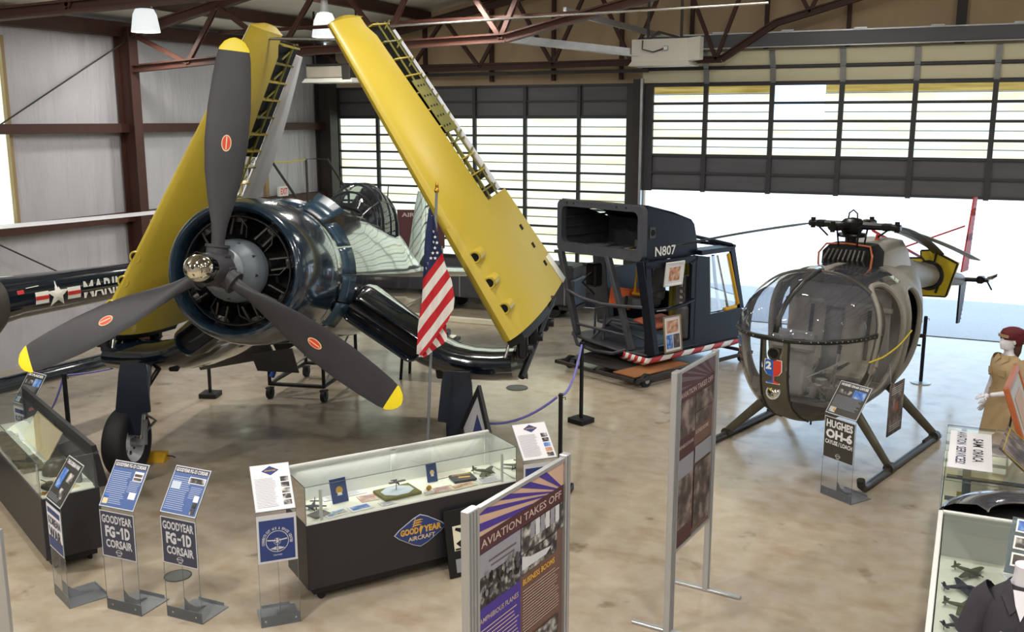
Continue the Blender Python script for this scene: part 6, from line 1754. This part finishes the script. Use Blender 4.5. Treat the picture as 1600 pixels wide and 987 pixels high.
for sx_, sz_ in st_r:
    if not (inside(sx_ - 3, sz_) and inside(sx_ + 3, sz_)): continue
    if .8 * sx_ + .6 * sz_ > .8 * 672 + .6 * 432 - 3: continue
    b.poly([((sx_ - 671 + (3.0 if k % 2 == 0 else 1.2) * math.cos(math.pi / 2 + math.pi * k / 5)) * K_, dep(sx_, sz_) - .012, Pt.z - (sz_ - 292 - (3.0 if k % 2 == 0 else 1.2) * math.sin(math.pi / 2 + math.pi * k / 5)) * K_) for k in range(10)])
b.build('flag_cloth', fl, ang=60)
out2 = [(712, 488), (706, 492), (690, 512), (668, 540), (664, 556), (672, 556), (684, 548), (698, 538), (710, 527), (708, 510)]
b, dep = cloth(out2, (.55, .83), 3.0, 8.5, 0, off=.05, fold=.02); b.build('flag_fold', fl, ang=60)
# ================================================================ leaning pictures
t = thing('leaning_picture', 'black framed silhouette picture leaning on the front of the lit case', 'picture'); t.matrix_basis = CM @ T(1.49, -.16, .004) @ RX(-12)
b = B('black'); b.box((0, 0, .30), (.50, .02, .60), ch=.004); b.build('frame', t); b = B('off_white'); b.box((0, -.012, .345), (.36, .004, .22)); b.build('mount', t)
b = B('black')
for pts in ([(-.12, .26), (-.02, .25), (-.0, .34), (-.06, .42), (-.15, .44), (-.16, .42), (-.09, .38), (-.1, .33), (-.16, .30)], [(.02, .25), (.10, .24), (.12, .34), (.08, .40), (.04, .33)], [(-.17, .24), (.17, .235), (.17, .25), (-.17, .255)]): b.prism([(x, -.016, z) for x, z in pts], (0, .003, 0))
b.build('silhouette', t); b = B('print_grey'); b.box((0, -.012, .10), (.36, .004, .12)); b.build('caption', t)
t = thing('tilted_picture', 'black framed blue aircraft picture tilted on its corner behind the lit case', 'picture')
Pc = [Vector(p) for p in ((-4.46, 8.81, 1.32), (-4.79, 9.01, .76), (-4.06, 8.29, .93))]
ex = (Pc[2] - Pc[0]); ey = (Pc[1] - Pc[0]); nz_ = ex.cross(ey).normalized()
if nz_.y > 0: nz_ = -nz_
def fr_pt(u, v, o=0.0): return tuple(Pc[0] + ex * u + ey * v + nz_ * o)
b = B('black')
for u0, u1, v0, v1 in ((0, 1, 0, .10), (0, 1, .90, 1), (0, .08, .1, .9), (.92, 1, .1, .9)): b.prism([fr_pt(u0, v0), fr_pt(u1, v0), fr_pt(u1, v1), fr_pt(u0, v1)], tuple(nz_ * .035))
b.build('frame', t); b = B('print_silver'); b.prism([fr_pt(.08, .1, .01), fr_pt(.92, .1, .01), fr_pt(.92, .9, .01), fr_pt(.08, .9, .01)], tuple(nz_ * .005)); b.build('mount', t)
b = B('sign_deep_blue'); b.prism([fr_pt(.3, .3, .017), fr_pt(.62, .25, .017), fr_pt(.7, .45, .017), fr_pt(.42, .62, .017)], tuple(nz_ * .002)); b.mat('blue_paint').prism([fr_pt(.66, .5, .017), fr_pt(.85, .5, .017), fr_pt(.85, .8, .017), fr_pt(.7, .8, .017)], tuple(nz_ * .002)); b.build('printed_aircraft', t)
b = B('dark_steel'); c_ = Vector(fr_pt(.5, .5, -.01))
for q in (fr_pt(.95, .3), fr_pt(.6, .95)): b.tube([q, (q[0] - .02, q[1] + .05, 0.0)], .012, 6)
b.tube([tuple(c_), (c_.x + .05, c_.y + .45, 0)], .012, 6); b.build('easel', t)
# ================================================================ lids in the floor
for x, y, r, lab in ((-6.19, 6.21, .115, 'round grey floor lid between the sign stands'), (-6.09, 13.24, .16, 'round grey floor lid under the folded wing')):
    t = thing('floor_lid', lab, 'floor lid', (x, y, 0)); B('concrete_lid').rev([(0, .006), (r, .006), (r, 0)], 28).build('lid', t); B('dark_steel').tube([(r * math.cos(a), r * math.sin(a), .004) for a in [math.pi * k / 14 for k in range(28)]], .006, 6, True).build('ring', t)
# ================================================================ things at the back
t = thing('maintenance_stand', 'black wheeled work stand with blue legs under the fighter', 'work stand', (-8.85, 11.88, 0), 13)
b = B('black')
for p, q in (((-.42, -.6), (.42, -.6)), ((.42, -.6), (.42, .7)), ((.42, .7), (-.42, .7)), ((-.42, .7), (-.42, -.6))): b.tube([(*p, .22), (*q, .22)], .03, 6); 
for p in ((-.42, -.6), (.42, -.6), (-.42, .7), (.42, .7)): b.tube([(*p, .2), (*p, 1.05)], .028, 6)
b.tube([(-.42, .1, .65), (.42, .1, .65)], .02, 6); b.build('frame', t)
for x, y in ((-.42, -.6), (.42, -.6), (-.42, .7), (.42, .7)):
    b = B('rubber'); b.cyl((x - .03, y, .085), (x + .03, y, .085), .085, n=20); b.mat('dark_steel').box((x, y, .16), (.1, .1, .02)); b.box((x + .04, y, .12), (.01, .06, .1)); b.box((x - .04, y, .12), (.01, .06, .1)); b.build('caster', t)
b = B('blue_paint'); b.tube([(-.40, -.64, .42), (-.40, -.64, .95)], .04, 8); b.tube([(-.36, -.64, .34), (-.12, -.62, .95)], .04, 8); b.build('blue_leg', t)
b = B('galvanised'); b.tube([(-.4, -.58, .25), (.4, .65, .9)], .016, 6); b.tube([(.42, -.58, .25), (.42, .68, .9)], .016, 6); b.build('brace', t)
b = B('plywood'); b.box((.1, .3, 1.06), (1.2, .9, .03)); b.build('tread', t)
t = thing('tool_trestle', 'low dark trestle with pale tray beyond the wing root', 'trestle', (-7.6, 13.2, 0), 10)
b = B('black'); b.box((0, 0, .62), (.9, .5, .05)); 
for x in (-.4, .4):
    for y in (-.2, .2): b.tube([(x, y, 0), (x * .9, y * .8, .6)], .025, 6)
b.build('frame', t); b = B('case_bed'); b.box((0, 0, .66), (.8, .4, .03), ch=.01); b.build('tray', t); b = B('engine_mid'); b.box((.2, 0, .74), (.3, .2, .12), ch=.03); b.build('tool_box', t)
t = thing('access_stairs', 'steel access stairs with yellow chain against the left wall', 'stairs', (-13.05, 17.1, 0), 0)
for y in (-.95, .95):
    b = B('dark_steel'); b.tube([(-.35, y, 0), (-.35, y, 3.15), (-.05, y + .35, 3.15), (.05, y + 1.0, 2.35)], .028, 8); b.tube([(-.35, y + 1.0, 2.32), (.05, y + 1.0, 2.32)], .022, 8); b.tube([(.05, y + 1.0, 2.38), (.05, y + 1.0, 0)], .028, 8); b.build('handrail', t)
b = B('rope_yellow'); b.tube([(-.05, -.6, 3.14), (-.2, .2, 3.12), (-.35, .95, 3.14)], .012, 6); b.build('chain', t)
b = B('galvanised'); b.box((-.15, .5, 2.1), (.6, 2.6, .05))
for k in range(8): b.box((.4 + .2 * k, .9, 1.9 - .24 * k), (.24, .8, .04))
b.tube([(.2, .5, 2.05), (2.0, .5, .0)], .03, 6); b.tube([(.2, 1.3, 2.05), (2.0, 1.3, .0)], .03, 6); b.build('steps', t)
t = thing('display_board', 'maroon display board with tan picture behind the cockpit', 'display board', (-10.5, 18.0, 0), 18)
b = B('banner_maroon'); b.box((0, 0, 1.75), (1.0, .03, .8), ch=.005); b.mat('banner_text').text('AIRCRAFT', plane(-.4, 2.0, -.018), .8, .09, .02); b.build('board', t)
b = B('tan_photo'); b.box((.1, -.018, 1.68), (.5, .004, .5)); b.build('picture', t); b = B('galvanised'); b.tube([(-.45, 0, 0), (-.45, 0, 1.4)], .02, 6); b.tube([(.45, 0, 0), (.45, 0, 1.4)], .02, 6); b.box((-.45, 0, .01), (.05, .5, .02)); b.box((.45, 0, .01), (.05, .5, .02)); b.build('leg', t)
t = thing('equipment_trailer', 'long low grey trailer along the foot of the shut door', 'trailer', (-8.9, 18.75, 0), 0)
b = B('frame_grey'); b.box((0, 0, .55), (3.4, .7, .55), ch=.03)
for k in range(6): b.mat('stand_grey').box((-1.5 + .6 * k, -.36, .55), (.03, .02, .5))
b.build('body', t)
b = B('dark_steel'); b.box((.9, 0, .95), (1.5, .6, .3), ch=.04); b.box((.9, 0, .22), (1.6, .6, .08)); b.build('lid', t); b = B('white_paint'); b.box((1.05, -.37, .75), (.5, .01, .13)); b.mat('black').text('TUG', plane(.85, .70, -.382), .3, .06, .03); b.build('label_plate', t)
for x in (-1.2, 1.2):
    b = B('rubber'); b.cyl((x, -.3, .16), (x, -.2, .16), .16, n=20); b.cyl((x, .2, .16), (x, .3, .16), .16, n=20); b.build('wheel', t)
t = thing('kerb_board', 'pale timber kerb lying before the grey trailer', 'board', (-9.3, 17.3, 0), 2); b = B('off_white'); b.box((0, 0, .05), (2.8, .12, .10), ch=.01); b.build('beam', t)
# ================================================================ the right-hand row of cases
t = thing('model_case', 'tall glass-topped case of model aircraft at the right edge', 'display case', (-.05, 5.75, 0), 0)
L, D = .75, 2.28
b = B('case_black_end'); b.box((L / 2, D / 2, .32), (L, D, .64), ch=.006); b.build('cabinet', t)
b = B('case_bed'); b.box((L / 2, D / 2, .645), (L - .05, D - .05, .012)); b.build('display_bed', t)
b = B('case_white')
for p, q, w in (((0, 0, 1.0), (0, D, 1.0), .035), ((L, 0, 1.0), (L, D, 1.0), .035), ((0, D, 1.0), (L, D, 1.0), .03), ((0, 0, 1.0), (L, 0, 1.0), .03), ((0, 0, .64), (0, 0, 1.0), .035), ((0, D, .64), (0, D, 1.0), .035), ((L, D, .64), (L, D, 1.0), .035), ((L, 0, .64), (L, 0, 1), .035), ((0, 0, .64), (0, D, .64), .03)):
    p, q = Vector(p), Vector(q); d = q - p; b.box(tuple((p + q) / 2), (abs(d.x) + w, abs(d.y) + w, abs(d.z) + w), ch=.004)
b.build('white_frame', t)
b = B('case_back'); b.box((L / 2, D - .02, .82), (L - .05, .01, .35)); b.build('back_panel', t)
g = B('clear_glass'); g.poly([(0, 0, 1.005), (L, 0, 1.005), (L, D, 1.005), (0, D, 1.005)]); g.build('top_glass', t)
g = B('clear_glass'); g.poly([(0, 0, .64), (0, D, .64), (0, D, 1.0), (0, 0, 1.0)]); g.build('side_glass', t)
g = B('clear_glass'); g.poly([(0, 0, .64), (L, 0, .64), (L, 0, 1.0), (0, 0, 1.0)]); g.build('end_glass', t)
I4 = Matrix.Identity(4)
for x, y, rz, m, s, lab in ((.17, 7.72, 60, 'model_green', 1.0, 'green model plane nearest the far end of the right-hand case'), (.12, 7.40, 110, 'model_navy', 1.05, 'navy model plane, second from the far end of the right-hand case'),
                            (.13, 7.10, 75, 'model_green', 1.0, 'green model plane beside a brown one in the right-hand case'), (.12, 6.80, 120, 'model_navy', .95, 'navy model plane at the white edge of the right-hand case'),
                            (.16, 6.50, 60, 'model_green', 1.0, 'green model plane beside the dark shirt sleeve'), (.36, 7.42, 20, 'rust_orange', 1.0, 'brown model plane in the middle of the right-hand case')):
    mini_plane(lab, I4, x, y, .653, rz, m, s)
sheet(I4, .50, 7.78, .16, .2, 20, 'paper', 'white caption card at the far end of the right-hand case', z=.653, name='caption_card'); sheet(I4, .52, 6.6, .14, .12, -10, 'off_white', 'cream caption card beyond the dark shirt sleeve', z=.653, name='caption_card')
t = thing('postcard_rack', 'clear rack of three blue postcards standing on the model case', 'card rack', (.50, 7.0, 1.022), -8)
b = B('acrylic_edge'); b.prism([(-.13, 0, 0), (.16, 0, 0), (.16, .26, .30), (-.13, .26, .30)], (0, .01, 0)); b.box((.015, .13, .004), (.29, .28, .006)); b.build('rack', t)
for k in range(3):
    b = B('white_paint'); A = T(-.1, .03 + .08 * k, .04 + .092 * k) @ RX(49); b.rect(A, 0, 0, .23, .095, .004); b.mat(('sepia_photo', 'bw_photo', 'blue_photo')[k] if k != 2 else 'blue_photo').rect(A, .012, .012, .206, .07, .007); b.build('postcard', t)
# curved dark shiny cowl standing between the cases
t = thing('curved_cowl', 'dark glossy curved cowl between the two right-hand cases', 'cowl', (.62, 8.08, 0), 0)
b = B('dark_visor'); b.rev([(.68, .96), (.67, 1.0), (.58, 1.05), (.42, 1.07), (.34, 1.03)], 40, I4, 4, 176); b.build('visor', t, ang=60)
b = B('bright_metal'); 
for r, z in ((.68, .96), (.34, 1.03)): b.tube([(r * math.cos(a), r * math.sin(a), z) for a in [math.radians(4 + 172 * k / 30) for k in range(31)]], .008, 6)
b.build('rim', t)
b = B('void_black'); b.rev([(.66, 0), (.66, .985)], 40, I4, 4, 176); b.prism([(.64 * math.cos(a), .05 + .64 * math.sin(a) * .95, .90) for a in [math.radians(180 * k / 24) for k in range(25)]], (0, 0, .02)); b.prism([(-.64, .05, 0), (.64, .05, 0), (.64, .05, .92), (-.64, .05, .92)], (0, .01, 0)); b.build('drum', t)
t = thing('glass_counter', 'glass-topped counter with a plaid cloth under the white paper sign', 'display case', (-.07, 8.80, 0), 0)
L, D = 1.35, 1.70
b = B('case_black_end'); b.box((L / 2, D / 2, .36), (L, D, .72), ch=.006); b.build('cabinet', t)
b = B('off_white'); b.box((L / 2, D / 2, .726), (L - .03, D - .03, .012)); b.build('display_bed', t)
b = B('frame_grey'); b.box((.20, D / 2, .735), (.07, D - .04, .008)); b.box((L / 2, .30, .736), (L - .06, .09, .008)); b.box((L / 2, .9, .736), (L - .06, .09, .008)); b.mat('quilt_yellow').box((.25, .45, .7345), (.25, .1, .006)); b.build('plaid_cloth', t)
g = B('clear_glass'); g.poly([(0, 0, 1.0), (L, 0, 1.0), (L, D, 1.0), (0, D, 1.0)]); g.build('top_glass', t)
g = B('clear_glass'); g.poly([(0, 0, .72), (0, D, .72), (0, D, 1.0), (0, 0, 1.0)]); g.build('side_glass', t)
g = B('clear_glass'); g.poly([(0, 0, .72), (L, 0, .72), (L, 0, 1.0), (0, 0, 1.0)]); g.build('end_glass', t)
b = B('case_white'); b.tube([(0, 0, .72), (L, 0, .72)], .008, 4); b.tube([(0, 0, .72), (0, D, .72)], .008, 4); b.build('bottom_trim', t)
e = B('acrylic_edge')
for p, q in (((0, 0, .72), (0, 0, 1)), ((0, 0, 1), (L, 0, 1)), ((0, 0, 1), (0, D, 1)), ((0, D, 1), (L, D, 1)), ((L, 0, .72), (L, 0, 1))): e.tube([p, q], .004, 4)
e.build('glass_edge', t)
t = thing('paper_sign', 'white paper sign with black and blue words on the glass counter', 'paper sign', (0, 0, 0)); t.matrix_basis = Matrix.Translation((-.03, 10.28, 1.004)) @ RZ(-90)
# local x runs along -Y, local y along +X
b = B('paper'); b.box((.57, .17, .004), (1.14, .36, .006)); b.build('sheet', t)
b = B('black'); A = T(.2, .19, .008); b.text('SAM', A, .26, .09, .02); b.text('ORACA', A @ T(.34, 0, 0), .38, .09, .02); b.build('black_lettering', t)
b = B('old_glory_blue'); A = T(.02, .05, .008); b.text('AVIATION', A, .42, .085, .02); b.text('SERVICES!', A @ T(.48, 0, 0), .52, .085, .02); b.build('blue_lettering', t)
t = thing('wooden_picture_frame', 'orange wooden picture frame leaning at the right edge', 'picture frame'); t.matrix_basis = Matrix.Translation((.60, 9.75, 1.016)) @ RZ(84) @ RX(-20)
b = B('orange_wood')
for x, z, w, h in ((.5, .02, 1.04, .06), (.5, .60, 1.04, .06), (.0, .31, .06, .64), (1.0, .31, .06, .64)): b.box((x, 0, z + .01), (w, .05, h), ch=.01)
b.build('frame', t); b = B('case_back'); b.box((.5, .0, .32), (.94, .015, .54)); b.build('print', t); b = B('banner_tan'); b.box((.5, -.012, .32), (.5, .004, .3)); b.build('drawing', t)
b = B('dark_steel'); b.tube([(.5, .03, .4), (.5, .16, .12)], .012, 6); b.build('easel_leg', t)
t = thing('mounted_photograph', 'sloping grey photograph with yellow border on the glass counter', 'photograph'); t.matrix_basis = Matrix.Translation((.66, 8.95, 1.016)) @ RZ(84) @ RX(-50)
b = B('sepia_photo'); b.box((.37, 0, .2), (.74, .012, .42)); b.build('print', t); b = B('rack_yellow')
for x, z, w, h in ((.37, .03, .70, .008), (.37, .38, .70, .008), (.02, .2, .008, .36), (.72, .2, .008, .36)): b.box((x, -.008, z), (w, .004, h))
b.build('yellow_border', t)
# ================================================================ mannequins
def skin_body(verts, edges, rad, m, name, parent, sub=2):
    me = bpy.data.meshes.new(name); me.from_pydata(verts, edges, []); o = bpy.data.objects.new(name, me); S.collection.objects.link(o); o.parent = parent
    md = o.modifiers.new('skin', 'SKIN'); md.use_smooth_shade = True
    if not me.skin_vertices: me.skin_vertices.new()
    for i, r in enumerate(rad):
        me.skin_vertices[0].data[i].radius = r if isinstance(r, tuple) else (r, r); me.skin_vertices[0].data[i].use_root = (i == 0)
    s_ = o.modifiers.new('sub', 'SUBSURF'); s_.levels = sub; s_.render_levels = sub
    dg = bpy.context.evaluated_depsgraph_get(); m2 = bpy.data.meshes.new_from_object(o.evaluated_get(dg))
    m2.name = name; o.modifiers.clear(); o.data = m2; m2.materials.clear(); m2.materials.append(MATS[m])
    m2.polygons.foreach_set('use_smooth', [True] * len(m2.polygons)); return o
def ell(cx_, cy_, z, rx, ry, n=28, p=.9): return [(cx_ + rx * math.copysign(abs(math.cos(a)) ** p, math.cos(a)), cy_ + ry * math.copysign(abs(math.sin(a)) ** p, math.sin(a)), z) for a in [2 * math.pi * k / n for k in range(n)]]
mq = thing('mannequin', 'white mannequin in khaki shirt and dark red cap behind the counter', 'mannequin', (.47, 12.1, 0), -52)
hd = B('mannequin_white')   # body: one lofted surface from feet to crown, facing -y
prof = [(.02, .0, .0, .10, .09), (.06, 0, 0, .11, .10), (.5, .0, .0, .13, .11), (.85, .0, .0, .165, .13), (.98, .0, .0, .17, .125), (1.10, 0, .0, .135, .10), (1.22, 0, -.01, .15, .115), (1.32, 0, -.01, .17, .11), (1.385, 0, .0, .15, .08), (1.42, 0, .008, .075, .055), (1.45, 0, .0, .05, .05),
        (1.485, 0, -.006, .046, .05), (1.50, 0, -.03, .05, .07), (1.53, 0, -.022, .06, .088), (1.57, 0, -.018, .068, .098), (1.60, 0, -.012, .073, .098), (1.64, 0, -.005, .075, .098), (1.68, 0, .0, .066, .085), (1.71, 0, 0, .04, .055), (1.722, 0, 0, .01, .012)]
rings = []
for z, cx_, cy_, rx, ry in prof:
    r_ = ell(cx_, cy_, z, rx, ry, 32)
    out = []
    for x, y, zz in r_:
        if 1.49 < zz < 1.66 and y < cy_:       # face: brow, nose, lips, chin on the front
            f_ = math.exp(-(x / .016) ** 2); y -= f_ * (.020 * math.exp(-((zz - 1.572) / .014) ** 2) + .008 * math.exp(-((zz - 1.53) / .008) ** 2) + .012 * math.exp(-((zz - 1.50) / .01) ** 2))
            for sx in (-.03, .03): y += .008 * math.exp(-((x - sx) / .014) ** 2 - ((zz - 1.60) / .012) ** 2)
        out.append((x, y, zz))
    rings.append(out)
# finer rings through the face
fine = []
for a, c in zip(rings[:-1], rings[1:]): fine.append(a); fine.append([lerp(p, q, .5) for p, q in zip(a, c)])
fine.append(rings[-1]); hd.loft(fine)
for sx in (-1, 1): hd.sph((.074 * sx, .0, 1.585), (.012, .022, .032), 10, 8)
body = hd.build('body', mq, ang=80)
def arm(pts, rr, name='arm'):
    return skin_body(pts, [(i, i + 1) for i in range(len(pts) - 1)], rr, 'mannequin_white', name, body, 2)
def hand_verts(w, d, up, sg):
    """palm chain with five finger chains; d = pointing direction"""
    d = Vector(d).normalized(); up = Vector(up).normalized(); s_ = d.cross(up).normalized(); w = Vector(w); V = [tuple(w), tuple(w + d * .045), tuple(w + d * .075)]; E_ = [(0, 1), (1, 2)]; R_ = [.024, (.030), .026]
    for k, ln in enumerate((.062, .072, .068, .052)):
        o = (k - 1.5) * .019; b0 = len(V); V += [tuple(w + d * .09 + s_ * o), tuple(w + d * (.09 + ln * .5) + s_ * o * 1.05 - up * .008), tuple(w + d * (.09 + ln * .95) + s_ * o * 1.05 - up * .03)]
        E_ += [(2, b0), (b0, b0 + 1), (b0 + 1, b0 + 2)]; R_ += [.0095, .0085, .0068]
    b0 = len(V); V += [tuple(w + d * .05 - s_ * .035 * sg - up * .01), tuple(w + d * .085 - s_ * .048 * sg - up * .02)]; E_ += [(1, b0), (b0, b0 + 1)]; R_ += [.011, .009]
    return V, E_, R_
for sg, hp in ((1, (.17, -.34, 1.03)), (-1, (-.25, -.05, .86))):
    if sg == 1: pts = [(.18, .01, 1.36), (.215, .03, 1.2), (.225, .03, 1.08), (.22, -.10, 1.05), hp]
    else: pts = [(-.18, .01, 1.36), (-.22, .02, 1.2), (-.24, .02, 1.08), (-.25, -.02, .96), hp]
    arm(pts, [.048, .044, .038, .034, .024])
    dv = Vector(hp) - Vector(pts[3]); V, E_, R_ = hand_verts(hp, dv, (0, 0, 1) if sg == 1 else (1, 0, 0), sg); skin_body(V, E_, R_, 'mannequin_white', 'hand', body, 1)
sh_ = B('khaki')
rs = [(.90, 0, 0, .185, .145), (1.0, 0, 0, .178, .135), (1.10, 0, 0, .152, .118), (1.2, 0, -.012, .168, .135), (1.27, 0, -.018, .182, .140), (1.34, 0, -.006, .19, .118), (1.385, 0, .004, .165, .09), (1.415, 0, .006, .10, .07), (1.43, 0, .004, .068, .062)]
sh_.loft([ell(c0, c1, z, rx, ry, 32) for z, c0, c1, rx, ry in rs], False, False)
for sg in (-1, 1): sh_.tube([(.15 * sg, .005, 1.37), (.19 * sg, .015, 1.32), (.225 * sg, .03, 1.22), (.235 * sg, .03, 1.14)], [.068, .066, .062, .062], 14, cap=False)
shirt = sh_.build('shirt', mq, ang=70)
b = B('khaki')
for sg in (-1, 1):
    b = B('khaki'); b.prism([(.01 * sg, -.088, 1.40), (.085 * sg, -.06, 1.435), (.11 * sg, -.085, 1.385), (.05 * sg, -.128, 1.335)], (0, -.008, 0)); b.build('collar', shirt); b = B('khaki'); b.prism([(.05 * sg, -.148, 1.28), (.13 * sg, -.135, 1.28), (.13 * sg, -.135, 1.21), (.05 * sg, -.15, 1.21)], (0, -.006, 0)); b.build('chest_pocket', shirt)
b = B('post_tan')
for k in range(4): b.sph((0, -.125 - (.02 if k in (1, 2) else .0), 1.32 - .09 * k), .008, 8, 6)
b.build('button', shirt)
b = B('khaki'); b.loft([ell(0, 0, z, rx, ry, 32) for z, rx, ry in ((.45, .25, .21), (.7, .22, .18), (.95, .185, .148), (1.02, .178, .138))], False, False); b.build('skirt', mq, ang=70)
b = B('maroon_hat'); b.loft([ell(0, cy_, z, rx, ry, 28) for z, cy_, rx, ry in ((1.61, .01, .092, .112), (1.64, .015, .105, .125), (1.68, .03, .112, .13), (1.715, .03, .095, .11), (1.738, .03, .05, .06), (1.745, .03, .005, .006))], False, True)
b.loft([ell(0, .06, z, rx, ry, 24) for z, rx, ry in ((1.54, .085, .07), (1.59, .105, .09), (1.64, .11, .10), (1.68, .10, .09))]); hat = b.build('cap', mq, ang=70)
b = B('post_tan'); b.prism([(.078 * math.cos(a), -.088 + .035 * math.sin(a), 1.640 - .004) for a in [math.pi + math.pi * k / 12 for k in range(13)]], (0, 0, .03)); b.build('cap_brim', hat)
b = B('hair_brown'); b.loft([ell(0, .075, z, rx, ry, 20) for z, rx, ry in ((1.40, .05, .03), (1.46, .075, .05), (1.54, .085, .05), (1.60, .08, .05))]); b.build('hair', mq, ang=70)
b = B('galvanised'); b.rev([(0, 0), (.2, 0), (.2, .012), (0, .02)], 32); b.build('base', mq)
# headless shirt form in the foreground
tf = thing('torso_form', 'white headless torso form in a dark shirt with winged badge', 'mannequin', (.385, 5.40, 0), -4)
tf.scale = (.84, .9, 1.0)
Z0 = 1.68
b = B('mannequin_white'); pr_ = [(-.62, 0, .16, .11), (-.45, 0, .15, .10), (-.3, 0, .175, .115), (-.16, .0, .19, .11), (-.09, .01, .17, .085), (-.04, .015, .09, .065), (.0, .012, .066, .064), (.05, .006, .060, .062), (.085, .0, .061, .063), (.088, 0, .05, .052)]
b.loft([ell(0, cy_, Z0 + z, rx, ry, 32) for z, cy_, rx, ry in pr_]); tb_ = b.build('body', tf, ang=50)
for sg in (-1, 1):
    pts = [(.17 * sg, .01, Z0 - .12), (.225 * sg, .01, Z0 - .25), (.25 * sg, -.01, Z0 - .38), (.245 * sg, -.10, Z0 - .56), (.20 * sg, -.16, Z0 - .64)]
    skin_body(pts, [(0, 1), (1, 2), (2, 3), (3, 4)], [.056, .05, .044, .036, .026], 'mannequin_white', 'arm', tb_, 2)
    V, E_, R_ = hand_verts(pts[-1], (-.2 * sg, -.35, -.6), (sg, 0, 0), sg); skin_body(V, E_, R_, 'mannequin_white', 'hand', tb_, 1)
b = B('shirt_black'); rs = [(-.66, 0, .205, .15), (-.5, 0, .20, .145), (-.32, -.005, .215, .15), (-.2, 0, .222, .14), (-.12, .005, .215, .115), (-.07, .01, .16, .095), (-.035, .014, .10, .082), (-.015, .014, .085, .078)]
b.loft([ell(0, cy_, Z0 + z, rx, ry, 40) for z, cy_, rx, ry in rs], False, False)
for sg in (-1, 1): b.tube([(.15 * sg, .01, Z0 - .105), (.205 * sg, .01, Z0 - .16), (.245 * sg, .01, Z0 - .27), (.27 * sg, 0, Z0 - .36)], [.085, .092, .09, .094], 16, cap=False)
so = b.build('shirt', tf, ang=70)
b = B('shirt_black')
for sg in (-1, 1): b.prism([(.0 + .012 * sg, -.095, Z0 - .12), (.082 * sg, -.03, Z0 + .012), (.10 * sg, -.02, Z0 - .015), (.115 * sg, -.07, Z0 - .075), (.06 * sg, -.125, Z0 - .155)], (0, -.012, .006))
b.prism([(-.015, -.150, Z0 - .20), (.015, -.150, Z0 - .20), (.015, -.158, Z0 - .38), (-.015, -.158, Z0 - .38)], (0, -.006, 0)); b.build('collar', so); b = B('mannequin_white'); b.poly([(-.055, -.082, Z0 - .03), (.055, -.082, Z0 - .03), (.035, -.115, Z0 - .10), (0, -.148, Z0 - .17), (-.035, -.115, Z0 - .10)]); b.build('open_neck', tb_)
b = B('print_silver'); A = plane(-.10, Z0 - .27, -.152)
for k in range(3): b.mat('print_silver'); b.rect(A @ RZ(-6), -.02 + .008 * k, .012 * k, .075 - .008 * k, .008, .004 + .001 * k); b.rect(A @ RZ(6), .075, -.005 + .012 * k, .07 - .008 * k, .008, .004 + .001 * k)
b.mat('banner_gold').poly([tuple(A @ Vector((.065 + .018 * math.cos(a), .012 + .02 * math.sin(a), .007))) for a in [math.pi * k / 5 for k in range(10)]]); b.build('winged_badge', so)
b = B('galvanised'); b.cyl((0, 0, .02), (0, 0, Z0 - .6), .018, n=12); b.rev([(0, 0), (.16, 0), (.16, .012), (0, .025)], 32); b.build('stand', tf)
